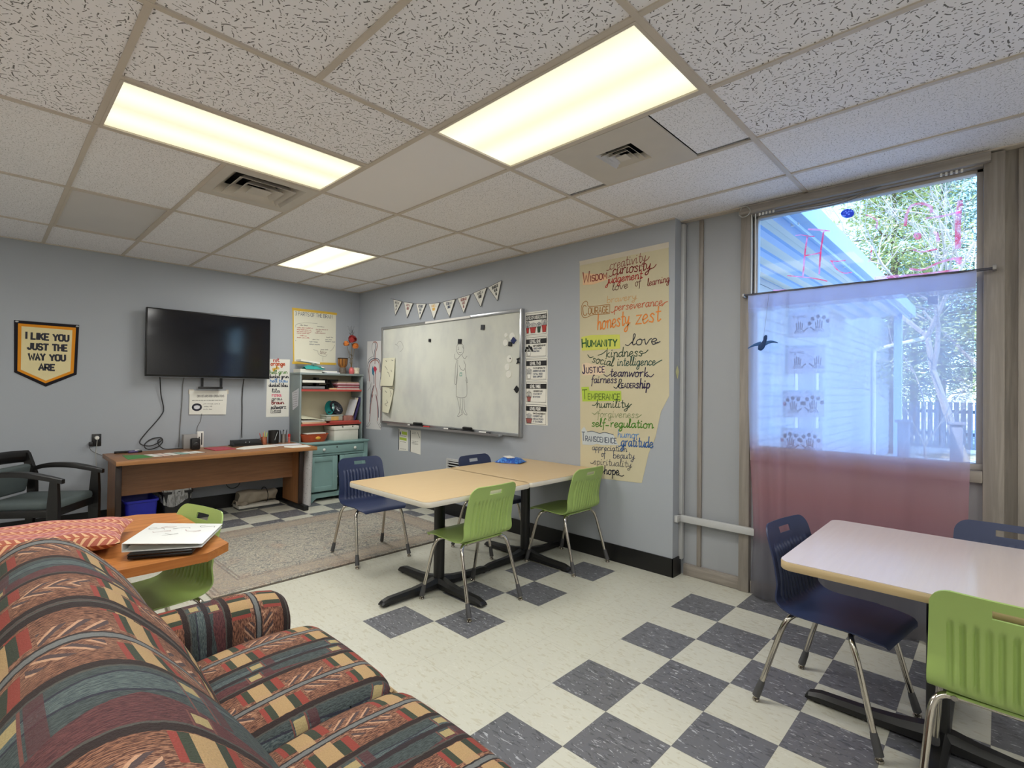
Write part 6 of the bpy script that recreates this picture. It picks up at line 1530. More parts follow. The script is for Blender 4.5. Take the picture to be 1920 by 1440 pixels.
# ---------------------------------------------------------------- black guest armchair
M_ESP = plain('black_stained_wood', (20, 19, 19), 0.32, var=.2, scale=9)
M_UPH = plain('grey_green_upholstery', (82, 92, 92), 0.7, var=.08, scale=30, bump=.2, bscale=200)
t = thing('guest_armchair', 'black wooden armchair with grey upholstery beside the long desk', 'chair', (-1.245, 3.03, 0), math.radians(-124.8))
for sx in (-1, 1):
    x = sx * .27
    def post(pts): 
        mb = MB(); vs = []
        for (y0, y1, z, hw) in pts: vs += [(x - hw, y0, z), (x + hw, y0, z), (x + hw, y1, z), (x - hw, y1, z)]
        n = len(pts)
        return mb.add(vs, [(i * 4 + j, i * 4 + (j + 1) % 4, i * 4 + 4 + (j + 1) % 4, i * 4 + 4 + j) for i in range(n - 1) for j in range(4)] + [(0, 1, 2, 3), tuple((n - 1) * 4 + j for j in range(4))])
    part(post([(.215, .275, 0, .018), (.205, .285, .30, .02), (.21, .285, .45, .02), (.225, .275, .64, .018)]), 'leg', M_ESP, t, local=True)
    part(post([(-.29, -.24, 0, .017), (-.265, -.20, .40, .02), (-.27, -.205, .62, .02), (-.315, -.265, .80, .018)]), 'leg', M_ESP, t, local=True)
    arm = [(x, -.25, .655), (x, -.12, .690), (x, .05, .690), (x, .20, .660), (x, .31, .630)]
    ap = smooth_path(arm, 5); mb = MB(); vs = []
    for i, q in enumerate(ap):
        k = i / (len(ap) - 1); hw = .020 + .010 * math.sin(PI * k); th_ = .022 + .004 * math.sin(PI * k)
        vs += [q + Vector(v) for v in ((-hw, 0, -th_), (hw, 0, -th_), (hw, 0, th_ * .3), (hw * .8, 0, th_ * .6), (-hw * .8, 0, th_ * .6), (-hw, 0, th_ * .3))]
    n = len(ap)
    mb.add(vs, [(i * 6 + j, i * 6 + (j + 1) % 6, i * 6 + 6 + (j + 1) % 6, i * 6 + 6 + j) for i in range(n - 1) for j in range(6)] + [tuple(range(6)), tuple((n - 1) * 6 + j for j in range(6))])
    part(mb, 'armrest', M_ESP, t, local=True)
    part(MB().bb(x - .016, x + .016, -.22, .24, .345, .405, 0, .004), 'seat_rail', M_ESP, t, local=True)
part(MB().bb(-.27, .27, .215, .245, .335, .40, 0, .004), 'seat_rail', M_ESP, t, local=True)
part(MB().box((0, .0, .425), (.50, .50, .075), 0, None, .028, 3), 'seat_cushion', M_UPH, t, local=True)
def topr(u, v): 
    a = PI * 2 * v; x = (u - .5) * .58
    return Vector((x, -.285 - .035 * (1 - (2 * u - 1) ** 2) + .018 * math.cos(a), .765 + .052 * math.sin(a) + .012 * (1 - (2 * u - 1) ** 2)))
mb = MB().grid(topr, 16, 12)
for u in (0, 1): mb.add([topr(u, i / 12) for i in range(12)], [tuple(range(12))])
part(mb, 'top_rail', M_ESP, t, local=True)
part(MB().box((0, -.255, .59), (.44, .055, .24), 0, Matrix.Rotation(-.16, 3, 'X'), .022, 3), 'back_cushion', M_UPH, t, local=True)

# ---------------------------------------------------------------- orange wood table behind the sofa
M_OAK = wood('orange_oak', (168, 104, 52), (196, 130, 70), 0.32, 'x', .8)
M_OAKE = wood('orange_oak_edge', (176, 106, 50), (198, 128, 66), 0.35, 'x', .8)
HT = [(-1.044, 0.43), (-0.888, 0.335), (-0.872, -0.40), (-0.975, -0.49), (-1.90, -0.475), (-2.03, -0.38), (-2.05, 0.30), (-1.93, 0.40)]
t = thing('wood_table', 'orange wood table with clipped corners behind the sofa', 'table', (-1.46, 0.0, 0))
mb = MB().prism(HT, FZ, 0.736, 0.740).prism(HT, FZ, 0.706, 0.736, 1)
part(mb, 'table_top', [M_OAK, M_OAKE], t, smooth=0)
part(MB().bb(-1.51, -1.41, -.05, .05, .05, .66).bb(-1.75, -1.17, -.03, .03, .66, .706).bb(-1.49, -1.43, -.32, .32, .66, .706), 'column', M_COL, t)
for a in ((-1.80, -1.46, -.035, .035), (-1.46, -1.12, -.035, .035), (-1.495, -1.425, -.40, 0), (-1.495, -1.425, 0, .36)): part(MB().bb(*a, 0.0, .055, 0, .012), 'leg', M_COL, t)

# patterned pillow on the table
nb = NB('leaf_print_fabric'); p_ = nb.coord('UV'); u_, v_, _ = nb.xyz(p_)
row = v_ * 7.0; rf = nb.math('FRACT', row) - 0.5
ri = nb.math('FLOOR', row); wob = nb.noise(p_, 3.5, 2) * 0.8
lv_ = nb.math('FRACT', u_ * 19.0 + rf.abs() * 2.0 + ri * 0.37 + wob)
leaf = nb.math('GREATER_THAN', lv_, rf.abs() * 0.7 + 0.42)
alt = nb.math('GREATER_THAN', nb.math('FRACT', ri * 0.5), 0.3)
base_ = nb.mix(alt, srgb(156, 84, 66), srgb(164, 100, 100))
col = nb.mix(leaf, base_, nb.mix(alt, srgb(206, 162, 122), srgb(188, 132, 116)))
col = nb.mix((rf.abs() < .05) * 1.0, col, srgb(164, 84, 58))
nb.bump(nb.noise(nb.coord('Object'), 220, 2), .25, .003)
M_PIL = nb.done(col, .85)
t = thing('pillow', 'salmon pillow with a leaf print lying on the orange wood table', 'pillow', (-1.425, -0.03, 0.742), math.radians(-16))
pm = MB()
def pil(sg):
    def f(u, v):
        a, b = 2 * u - 1, 2 * v - 1
        k = max(0, (1 - a ** 4)) ** .55 * max(0, (1 - b ** 4)) ** .55
        sx = .265 * a * (1 - .06 * (1 - b * b)); sy = .205 * b * (1 - .06 * (1 - a * a))
        return Vector((sx, sy, .048 + sg * .047 * k + .004 * math.sin(7 * a + 3 * b) * k))
    return f
pm.grid(pil(1), 30, 22, 0, lambda u, v: (u, v)); pm.grid(pil(-1), 30, 22, 0, lambda u, v: (u, v))
part(pm, 'cover', M_PIL, t, local=True, smooth=60)
# laptop and binder
rz = math.radians(-30)
t = thing('laptop', 'closed black laptop under the white binder on the orange wood table', 'laptop', (-1.058, -0.300, 0.741), math.radians(64))
part(MB().box((0, 0, .010), (.30, .215, .012), 0, None, .005), 'base', M_TVB, t, local=True)
part(MB().box((0, 0, .020), (.30, .215, .008), 0, None, .004), 'lid', plain('black_lid', (16, 16, 17), .3), t, local=True)
for s_ in (-.1, .1): part(MB().cyl((s_ - .03, .105, .016), (s_ + .03, .105, .016), .006, None, 8), 'hinge', M_CK, t, local=True)
t = thing('ring_binder', 'white ring binder with scribbled cover lying on the black laptop', 'binder', (-1.036, -0.284, 0.766), rz)
M_BND = plain('white_vinyl', (222, 224, 220), .35, var=.02)
part(MB().box((0, 0, .0015), (.27, .305, .003), 0, None, .001), 'bottom_cover', M_BND, t, local=True)
part(MB().box((0.002, 0, .0235), (.27, .305, .003), 0, Matrix.Rotation(.072, 3, 'Y'), .001), 'top_cover', M_BND, t, local=True)
part(MB().bb(-.1365, -.1335, -.1525, .1525, 0, .034, 0, .001), 'spine', M_BND, t, local=True)
pg = MB()
for i in range(7): pg.grid(lambda u, v, i=i: Vector((-.112 + .232 * u - .004 * (i % 3), -.145 + .285 * v + .002 * (i % 2), .005 + i * .0024 * (1 - .5 * u) + .005 * math.sin(PI * min(1, u * 1.3)) * (i / 6))), 8, 2)
part(pg, 'pages', M_PAPER, t, local=True)
rg = MB()
for y_ in (-.10, 0, .10): rg.tube([(-.118 + .012 * math.cos(a), y_, .016 + .012 * math.sin(a)) for a in [i * PI / 8 for i in range(17)]], .0018, 6)
part(rg, 'rings', M_CHR, t, local=True)
pn = Pen(lambda a, b, d: Vector((a, b, d)), .0254, 1)
for k, (a, b) in enumerate(((-.09, .05), (-.05, .075), (0.0, .06), (-.06, .01), (-.02, -.03), (.05, .02), (.09, .09))):
    q = [(a + .03 * math.cos(i * .9 + k), b + .012 * math.sin(i * 1.7 + k) + .004 * i) for i in range(6)]
    pn.stroke([(v.x, v.y) for v in smooth_path([(x_, y_, 0) for x_, y_ in q], 4)], .0018, 'rose' if k % 2 else 'gray')
for v in pn.mb.v: v.z += -.072 * (v.x - .002)
part(pn.mb, 'scribbles', [ink(k) for k in pn.cols], t, local=True, smooth=0)

# ---------------------------------------------------------------- striped sofa
def sofa_fabric(name, off, back=False):
    """woven bands across v (period .34 m): salmon band with a grey centre line and chevrons, dark lines, teal band"""
    nb = NB(name)
    u, v, _ = nb.xyz(nb.coord('UV'))
    wob = nb.noise(nb.coord('UV'), 60, 2) * 0.006 - 0.003
    p = nb.math('FRACT', (v + wob - off) / 0.34 + 0.5) - 0.5
    d = p.abs()
    if back:      # the back shows wide bands with a grey centre line alternating with plain narrow ones
        w0 = nb.math('FRACT', (v + wob - off) / 0.83)
        wa = (nb.math('FRACT', w0 + 0.5) - 0.5).abs() * 1.42
        wb_ = (w0 - 0.625).abs() * 2.15 + 0.06
        d = nb.math('MINIMUM', nb.math('MINIMUM', wa, wb_), 0.46)
    weave = nb.noise(nb.scale(nb.coord('UV'), (60, 420, 1)), 1.0, 2, .6)
    weave2 = nb.noise(nb.scale(nb.coord('UV'), (260, 260, 1)), 1.0, 1)
    strip = nb.math('SINE', d * 260.0)
    sal = nb.mix(nb.smooth(weave, .46, .56), srgb(88, 50, 38), srgb(172, 126, 98))
    sal = nb.mix(nb.smooth(d, .10, .24) * 0.75, sal, nb.mix(nb.smooth(weave, .40, .6), srgb(66, 38, 30), srgb(150, 100, 74)))
    q = nb.math('FRACT', u / 0.27 + (p > 0.0) * 0.09)
    # chevrons beside the centre line
    ch = nb.math('FRACT', (u + d * 0.42) / 0.042)
    chev = (ch < .34) * nb.between(d, .05, .155) * nb.between(q, .54, .99)
    chev2 = nb.between(ch, .34, .55) * nb.between(d, .05, .155) * nb.between(q, .54, .99)
    sal = nb.mix(chev, sal, srgb(82, 66, 66)); sal = nb.mix(chev2 * .8, sal, srgb(214, 168, 134))
    blk = nb.between(d, .075, .27)
    def blkc(a, b, c_, colx): return nb.mix(nb.between(q, a, b) * blk, colx, srgb(*c_))
    sal = blkc(.02, .10, (148, 62, 50), sal); sal = blkc(.10, .18, (52, 62, 48), sal); sal = blkc(.18, .35, (186, 154, 108), sal)
    sal = blkc(.35, .42, (56, 66, 50), sal); sal = blkc(.42, .47, (152, 64, 54), sal)
    sal = nb.mix(nb.between(q, .18, .35) * nb.between(d, .03, .085), sal, srgb(186, 152, 110))
    teal = nb.mix(nb.smooth(weave, .35, .65), srgb(42, 54, 56), srgb(78, 90, 88))
    sg = (w0 - 0.355) * 7.4 if back else (nb.math('FRACT', (v + wob - off) / 0.34) - 0.5) * 5.9
    zig = (nb.math('FRACT', u / 0.52 + 0.2) - 0.5).abs() * 2.0
    leafm = (sg + 0.25).abs() < (zig * -0.55 + 0.62) * 0.62
    teal = nb.mix(leafm * 0.75, teal, nb.mix(nb.smooth(weave, .4, .6), srgb(62, 78, 82), srgb(104, 118, 116)))
    teal = nb.mix(nb.math('LESS_THAN', ((sg + 0.25).abs() - (zig * -0.34 + 0.385)).abs(), 0.035), teal, srgb(40, 44, 58))
    teal = nb.mix(sg > (zig * 0.75 + 0.22), teal, nb.mix(nb.smooth(weave, .4, .6), srgb(70, 36, 40), srgb(108, 62, 62)))
    teal = nb.mix(nb.between(q, .0, .10) * (weave2 * .5 + .5), teal, srgb(88, 44, 48))
    teal = nb.mix(nb.between(q, .13, .26) * nb.between(d, .37, .45), teal, srgb(176, 158, 110))
    teal = nb.mix(nb.between(q, .115, .135) + nb.between(q, .27, .285), teal, srgb(120, 74, 66))
    dark = nb.mix(weave, srgb(22, 15, 15), srgb(50, 34, 31))
    col = nb.mix(d > .275, sal, dark); col = nb.mix(d > .340, col, teal); col = nb.mix(nb.between(d, .328, .342), col, srgb(78, 78, 72))
    col = nb.mix(d > .475, col, srgb(42, 34, 38))
    cl_ = nb.mix(weave2, srgb(88, 92, 94), srgb(140, 142, 138))
    col = nb.mix(d < .036, col, srgb(44, 38, 38)); col = nb.mix(d < .021, col, cl_)
    col = nb.mix(weave2 * .35, col, srgb(52, 40, 36))
    nb.bump(weave + weave2, .5, .004)
    return nb.done(col, .9)
SOFA_OFF_BACK = 0.64
SY0, SY1 = -0.525, -2.80            # far and near end
t = thing('sofa', 'large striped sofa in woven rust, tan and teal bands in the near left corner', 'sofa', (-1.15, -1.65, 0))
M_SB, M_SS, M_SA = sofa_fabric('woven_back_fabric', SOFA_OFF_BACK, True), sofa_fabric('woven_seat_fabric', .13), sofa_fabric('woven_arm_fabric', .10)
M_SW = plain('dark_brown_welt', (52, 34, 32), .8, var=.15, scale=30)
prof = [(-1.06, .36), (-1.105, .44), (-1.145, .53), (-1.19, .63), (-1.245, .73), (-1.315, .82), (-1.40, .900), (-1.485, .925), (-1.565, .89), (-1.625, .79), (-1.645, .64), (-1.65, .40), (-1.65, .10)]
PB_ = smooth_path([(a, 0, b) for a, b in prof], 5)
ln = [0.0]
for a, b in zip(PB_, PB_[1:]): ln.append(ln[-1] + (b - a).length)
cen = Vector((-1.40, 0, .55))
ys_ = [SY0 - 0.085 * (1 - math.cos(i * PI / 2 / 7)) for i in range(8)] 
ins = [0.085 * (1 - math.sin(i * PI / 2 / 7)) for i in range(8)]
yy_ = [(y_, k) for y_, k in zip(ys_, ins)] + [(SY0 - .085 - (abs(SY1 - SY0) - .17) * i / 40, 0) for i in range(1, 41)] + [(SY1 + 0.085 * (1 - math.sin(i * PI / 2 / 7)) , 0.085 * (1 - math.cos(i * PI / 2 / 7))) for i in range(1, 8)]
mb = MB(); vs, uv = [], []
for y_, k in yy_:
    for c, s_ in zip(PB_, ln):
        dv = (c - cen); q = c - dv.normalized() * k if c.z > .3 else c.copy()
        puff = 0.010 * math.sin((y_ - SY0) * 9.24 + .6) if k == 0 else 0
        q = q + dv.normalized() * puff
        vs.append(Vector((q.x, y_, q.z))); uv.append((s_, -y_))
n = len(PB_)
fs = [(i * n + j, i * n + j + 1, (i + 1) * n + j + 1, (i + 1) * n + j) for i in range(len(yy_) - 1) for j in range(n - 1)]
mb.add(vs, fs, 0, uv)
for base in (0, (len(yy_) - 1) * n): mb.add([vs[base + j] for j in range(n)], [tuple(range(n))], 0, [(ln[j], uv[base][1]) for j in range(n)])
part(mb, 'backrest', M_SB, t, smooth=70)
part(MB().tube([Vector((c.x - (c - cen).normalized().x * .03, SY0 - .022, c.z - (c - cen).normalized().z * .03)) for c in PB_ if c.z > .4], .007, 8), 'welt', M_SW, t)
# three seat cushions
def cushion(y0, y1):
    mb = MB(); x0, x1, z0, z1, r_ = -1.16, -0.645, .27, .462, .055
    N, Mv = 30, 22
    def f(u, v):
        # u runs front-bottom -> over the top -> rear, v along y
        sec = [(x1 - .02, z0), (x1 - .004, z0 + .06), (x1, z1 - .075), (x1 - .012, z1 - .030), (x1 - .045, z1 - .004), (x1 - .11, z1 + .006), ((x0 + x1) / 2, z1 + .012), (x0 + .10, z1), (x0, z1 - .02)]
        return sec
    sec = smooth_path([(a, 0, b) for a, b in f(0, 0)], 4)
    l2 = [0.0]
    for a, b in zip(sec, sec[1:]): l2.append(l2[-1] + (b - a).length)
    ks = [(0.0, .055), (.01, .030), (.03, .012), (.06, .003)]
    vl = [(y0 - a, k) for a, k in ks] + [(y0 + (y1 - y0) * i / 14, 0) for i in range(2, 13)] + [(y1 + a, k) for a, k in reversed(ks)]
    vs, uv = [], []
    cz = z0 + .03
    for y_, k in vl:
        crown = 0.012 * math.sin(PI * (y_ - y0) / (y1 - y0))
        for c, s_ in zip(sec, l2):
            q = Vector((c.x - (k if c.x > -.80 else 0), y_, c.z - (k if c.z > cz else 0) + (crown if c.z > z1 - .06 else 0)))
            vs.append(q); uv.append((s_ + .08, y0 - y_))
    n = len(sec)
    mb.add(vs, [(i * n + j, i * n + j + 1, (i + 1) * n + j + 1, (i + 1) * n + j) for i in range(len(vl) - 1) for j in range(n - 1)], 0, uv)
    for b in (0, (len(vl) - 1) * n): mb.add([vs[b + j] for j in range(n)] , [tuple(range(n))], 0, [uv[b + j] for j in range(n)])
    c_ = part(mb, 'seat_cushion', M_SS, t, smooth=60)
    part(MB().tube(smooth_path([(x1 - .03, y0 - .012, z1 - .035), (x1 + .002, y0 - .05, z1 - .066), (x1 + .004, (y0 + y1) / 2, z1 - .066), (x1 + .002, y1 + .05, z1 - .066), (x1 - .03, y1 + .012, z1 - .035)], 6), .006, 8), 'piping', plain('tan_piping', (176, 150, 110), .8), c_)
for a in (-0.73, -1.36, -1.99): cushion(a, a - .628)
# arms with round front panels
for y0, y1 in ((-0.515, -0.725), (-2.62, -2.83)):
    sec = [(y0, .10), (y0, .30), (y0 + .004, .46), (y0 - .01, .535), (y0 - .05, .578), (y0 - .105, .588), (y1 + .05, .576), (y1 + .008, .53), (y1, .46), (y1, .30), (y1, .10)]
    sp = smooth_path([(0, a, b) for a, b in sec], 4)
    l3 = [0.0]
    for a, b in zip(sp, sp[1:]): l3.append(l3[-1] + (b - a).length)
    xs_ = [-1.30, -1.2, -1.1, -1.0, -.9, -.82, -.765, -.745, -.738]; kk = [0, 0, 0, 0, 0, 0, .004, .012, .026]
    ca_ = Vector((0, (y0 + y1) / 2, .40)); vs, uv = [], []
    for x, k in zip(xs_, kk):
        for c, s_ in zip(sp, l3):
            dv = (c - ca_); q = c - dv.normalized() * k
            drop = .0 if x < -1.0 else -.02 * ((x + 1.0) / .235) ** 2
            vs.append(Vector((x, q.y, q.z + (drop if q.z > .3 else 0)))); uv.append((s_, x + 1.3))
    n = len(sp); mb = MB()
    mb.add(vs, [(i * n + j, i * n + j + 1, (i + 1) * n + j + 1, (i + 1) * n + j) for i in range(len(xs_) - 1) for j in range(n - 1)], 0, uv)
    b = (len(xs_) - 1) * n
    mb.add([vs[b + j] for j in range(n)], [tuple(range(n))], 0, [uv[b + j] for j in range(n)])
    ar = part(mb, 'arm', M_SA, t, smooth=60)
    part(MB().tube([vs[b + j] + Vector((-.006, 0, 0)) for j in range(n)], .011, 8), 'front_welt', M_SW, ar)
part(MB().bb(-1.63, -.70, -2.80, -.53, .09, .28, 0, .01), 'base', M_SW, t)
for x in (-.78, -1.56):
    for y_ in (-.60, -2.72): part(MB().cyl((x, y_, 0), (x, y_, .10), .022, .03, 12), 'leg', M_ESP, t)

# ---------------------------------------------------------------- sheer curtain on its rod
nb = NB('sheer_ombre_cloth')
x, y, z = nb.xyz(nb.coord())
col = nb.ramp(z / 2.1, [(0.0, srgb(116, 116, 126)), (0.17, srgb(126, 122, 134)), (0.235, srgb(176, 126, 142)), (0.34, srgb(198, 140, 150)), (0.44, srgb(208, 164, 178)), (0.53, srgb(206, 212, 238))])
tr_ = nb.node('ShaderNodeBsdfTransparent'); tl = nb.node('ShaderNodeBsdfTranslucent'); df = nb.node('ShaderNodeBsdfDiffuse')
nb.put(tl.inputs[0], col); nb.put(df.inputs[0], col)
m1 = nb.node('ShaderNodeMixShader'); m1.inputs[0].default_value = .45
nb.nt.links.new(tl.outputs[0], m1.inputs[1]); nb.nt.links.new(df.outputs[0], m1.inputs[2])
m2 = nb.node('ShaderNodeMixShader')
fib = nb.noise(nb.scale(nb.coord(), (1, 500, 500)), 1.0, 1)
hem = nb.between(z, 1.965, 2.1)
nb.put(m2.inputs[0], fib * 0.12 + 0.61 + hem * 0.22)
nb.nt.links.new(tr_.outputs[0], m2.inputs[1]); nb.nt.links.new(m1.outputs[0], m2.inputs[2]); nb.nt.links.new(m2.outputs[0], nb.out.inputs[0])
M_SHEER = nb.mat
t = thing('sheer_curtain', 'floor-length sheer curtain shading from white through pink to grey over the lower window', 'curtain', (XW - .075, -2.08, 0.02))
def curt(u, v):
    zz = 2.076 - 2.056 * v
    gather = 1 - .05 * v * (1 - u)
    y = -1.500 - 1.175 * u
    y += -.075 * max(0, v - .35) * (1 - u) ** 2 + .045 * v * u
    ft_ = min(1, v / .05 + .12)
    fold = ft_ * .020 * math.sin(u * 55 + 1.2 * math.sin(v * 2)) * (1.0 if u < .22 else .28) + ft_ * .012 * math.sin(u * 23 + 1.5 * v) * (0.4 + v)
    flare = .03 * v * v
    if u < .05: y += -.05 * max(0, v - .55) * math.sin((v - .5) * 9)
    return Vector((XW - .085 - flare + fold, y, zz))
part(MB().grid(curt, 150, 60), 'cloth', M_SHEER, t, smooth=80)
part(MB().grid(lambda u, v: curt(u, (v * .115 + .945) / 2.065 * 0 + v * .056) + Vector((-.006, 0, 0)), 150, 4), 'header_band', M_SHEER, t, smooth=80)
t = thing('curtain_rod', 'thin grey tension rod holding the sheer curtain across the window', 'curtain rod', (XW - .085, -2.1, 2.08))
part(MB().cyl((XW - .085, -1.475, 2.082), (XW - .085, -2.74, 2.074), .0075, None, 12), 'rod', plain('grey_rod', (84, 84, 92), .4, .5), t)
for y in (-1.468, -2.745): part(MB().bb(XW - .10, XW - .045, y - .008, y + .008, 2.066, 2.092, 0, .003), 'bracket', plain('steel_bracket', (150, 148, 146), .4, .6), t)

# ---------------------------------------------------------------- hand prints taped to the pane
def thin_paper(name, rgb, tr):
    m_ = paper_mat(name, rgb, .02); n_ = m_.node_tree; b_ = n_.nodes['Principled BSDF']
    a_ = n_.nodes.new('ShaderNodeBsdfTranslucent'); a_.inputs[0].default_value = (*tr, 1); c_ = n_.nodes.new('ShaderNodeMixShader'); c_.inputs[0].default_value = .88
    n_.links.new(b_.outputs[0], c_.inputs[1]); n_.links.new(a_.outputs[0], c_.inputs[2]); n_.links.new(c_.outputs[0], n_.nodes['Material Output'].inputs[0])
    return m_
M_BACKL = thin_paper('thin_print_paper', (206, 206, 222), (.93, .93, 1.0)); M_MOUNT = thin_paper('thin_grey_mount', (170, 182, 190), (.86, .90, .95))
HL_ = ['topmost of the four hand print sheets taped to the window', 'second hand print sheet from the top, taped to the window', 'third hand print sheet from the top, with pink spots', 'lowest of the four hand print sheets, at the window bottom']
PG = lambda a, b, d: Vector((XW + .0185 - d, a, b))
def hand(pn, a, b, s_, flip):
    f = lambda x_, z_: (a - x_ * s_ * flip, b + z_ * s_)
    for i, (x0, z1_) in enumerate(((-.42, .95), (-.14, 1.18), (.14, 1.12), (.40, .85))):
        pn.stroke([f(x0 * .8, .05), f(x0, z1_)], s_ * .16, 'slate')
    pn.stroke([f(.55, -.35), f(.75, -.1), f(1.05, .15)], s_ * .16, 'slate')
    for r_ in (.62, .40, .2):
        pn.stroke([f(r_ * math.cos(q), -.55 + r_ * math.sin(q)) for q in [PI * i / 10 for i in range(11)]], s_ * .10, 'slate')
for poly, hp, lb in zip(PRINTS, HANDS, HL_):
    t = thing('hand_print_sheet', lb, 'print', PG(*ctr(poly), 0), group='hand print sheets on the window')
    cx_ = sum(q[0] for q in poly) / 4; cz = sum(q[1] for q in poly) / 4
    inn = [(cx_ + (a - cx_) * .93 - .008, cz + (b - cz) * .86 - .006) for a, b in poly]
    mr = MB()
    for i in range(4): mr.prism([poly[i], poly[(i + 1) % 4], inn[(i + 1) % 4], inn[i]], PG, 0.0005, .0009)
    part(mr, 'backing_border', M_MOUNT, t, smooth=0)
    sheet(inn, PG, .001, t, M_BACKL, 'sheet')
    pn = Pen(PG, .0028, -1)
    pn.word('My Prints', inn[0][0] - .03, inn[0][1] - .035, inn[0][0] - .095, inn[0][1] - .036, .012, 'slate', .0022)
    pn.stroke([(inn[0][0] - .012, inn[0][1] - .022), (inn[0][0] - .022, inn[0][1] - .036), (inn[0][0] - .018, inn[0][1] - .02)], .004, 'slate')
    for k, (a, b) in enumerate(hp): hand(pn, a, b + .01, .046, 1 if k == 0 else -1)
    M_SPOT = plain('lilac_print_spot', (176, 150, 190), .7); M_SPP = plain('pink_print_spot', (206, 140, 176), .7)
    r = random.Random(int(b * 1000))
    which = {0: ((1, 3), M_SPP), 1: ((0, 1), M_BACKL), 2: ((0, 1), M_SPP), 3: ((0, 1), M_SPOT)}[HL_.index(lb)]
    for k, (a, b) in enumerate(hp):
        for i in range(5):
            th = .25 + i * .62; q = (a + .056 * math.cos(th), b + .03 + .055 * math.sin(th)); r_ = .012
            if HL_.index(lb) == 0 and k == 0: continue
            if HL_.index(lb) == 1: continue
            pn.fill([(q[0] + r_ * math.cos(j * PI / 4), q[1] + r_ * 1.2 * math.sin(j * PI / 4)) for j in range(8)], which[1], -1)
    pn.done(t, 'print')
solo(MB().bb(XW + .017, XW + .021, -2.508, -2.462, 1.925, 1.972), 'window_sensor', plain('grey_blue_square', (112, 118, 150), .5), 'small square stuck to the window just under the curtain header', 'sticker')
# pink paint strokes on the upper pane
nb = NB('pink_window_paint'); tr_ = nb.node('ShaderNodeBsdfTransparent'); mx = nb.node('ShaderNodeMixShader')
tl = nb.node('ShaderNodeBsdfTranslucent'); a_ = nb.node('ShaderNodeAddShader')
n_ = nb.noise(nb.coord(), 14, 3, .6); cc = nb.mix(nb.smooth(n_, .35, .65), srgb(206, 40, 96), srgb(232, 150, 200))
nb.put(tl.inputs[0], cc); nb.nt.links.new(tl.outputs[0], a_.inputs[0]); nb.nt.links.new(nb.bsdf.outputs[0], a_.inputs[1])
nb.put(mx.inputs[0], nb.smooth(n_, .25, .6) * -.35 + .92)
nb.nt.links.new(tr_.outputs[0], mx.inputs[1]); nb.nt.links.new(a_.outputs[0], mx.inputs[2]); nb.nt.links.new(mx.outputs[0], nb.out.inputs[0])
M_PINK = nb.done(nb.mix(.0, cc, cc), .5)
t = thing('window_painting', 'pink strokes and loose face painted on the upper window pane', 'drawing', (XW + .02, -2.1, 2.1))
for i, (w_, q) in enumerate(PAINT):
    pn = Pen(lambda a, b, d: Vector((XW + .0212 - d, a, b)), 0.0, -1); pn.cols = [M_PINK]
    pts = [(v.x, v.y) for v in smooth_path([(a, b, 0) for a, b in q], 5)]
    pn.stroke(pts, w_ * .75, M_PINK)
    part(pn.mb, 'paint_stroke', M_PINK, t, smooth=0)
# blue suncatcher and the folded bird
t = thing('suncatcher', 'round dark blue patterned suncatcher hung near the top of the window', 'suncatcher', (XW - .01, SUNC[0], SUNC[1] - .03))
nb = NB('blue_patterned_disc'); vo = nb.voro(nb.coord(), 70)
cd_ = nb.mix(nb.smooth(S(nb, vo.outputs['Distance']), .2, .5), srgb(140, 152, 230), srgb(60, 74, 170))
tl = nb.node('ShaderNodeBsdfTranslucent'); nb.put(tl.inputs[0], cd_); mx = nb.node('ShaderNodeMixShader'); mx.inputs[0].default_value = .8
nb.nt.links.new(nb.bsdf.outputs[0], mx.inputs[1]); nb.nt.links.new(tl.outputs[0], mx.inputs[2]); nb.nt.links.new(mx.outputs[0], nb.out.inputs[0])
M_DISC = nb.done(cd_, .4)
R_ = Matrix.Rotation(.35, 3, 'X')
part(MB().grid(lambda u, v: Vector((XW - .012 - .004 * (1 - v * v), SUNC[0] + .036 * v * math.cos(2 * PI * u), SUNC[1] + .030 * v * math.sin(2 * PI * u + .2))), 32, 6), 'disc', M_DISC, t)
part(MB().tube([(XW - .012, SUNC[0], SUNC[1] + .028), (XW - .010, SUNC[0] + .002, WZ1)], .0008, 4), 'thread', M_CG, t)
t = thing('hanging_bird', 'small dark blue bird ornament hanging on a thread before the sheer curtain', 'ornament', (XW - .125, *BIRD))
bx, by, bz = XW - .135, BIRD[0], BIRD[1]
M_BIRD = plain('dark_blue_felt', (30, 62, 110), .7, var=.3, scale=50)
part(MB().tube(smooth_path([(bx, by + .028, bz - .038), (bx, by + .015, bz - .03), (bx, by - .002, bz - .008), (bx, by - .015, bz + .022), (bx, by - .02, bz + .045), (bx, by - .03, bz + .048)], 4), [.004, .008, .013, .017, .019, .02, .02, .019, .017, .016, .014, .012, .011, .011, .012, .012, .012, .011, .009, .006, .002][:21], 8), 'body', M_BIRD, t)
for sg in (1, -1):
    wg = MB().grid(lambda u, v: Vector((bx - .004 * math.sin(PI * v), by + sg * (.01 + .085 * u) , bz - .004 + (.014 * math.sin(PI * u * .9) if sg < 0 else -.028 * u * u + .004) + (v - .5) * .030 * (1 - .85 * u))), 8, 4)
    wg.grid(lambda u, v: Vector((bx + .003, by + sg * (.01 + .085 * u), bz - .004 + (.014 * math.sin(PI * u * .9) if sg < 0 else -.028 * u * u + .004) + (v - .5) * .030 * (1 - .85 * u))), 8, 4)
    part(wg, 'wing', plain('blue_felt_wing', (52, 96, 156), .7), t)
part(MB().tube([(bx, by - .004, bz + .02), (XW - .10, -1.639, 2.075)], .0008, 4), 'thread', M_CG, t)
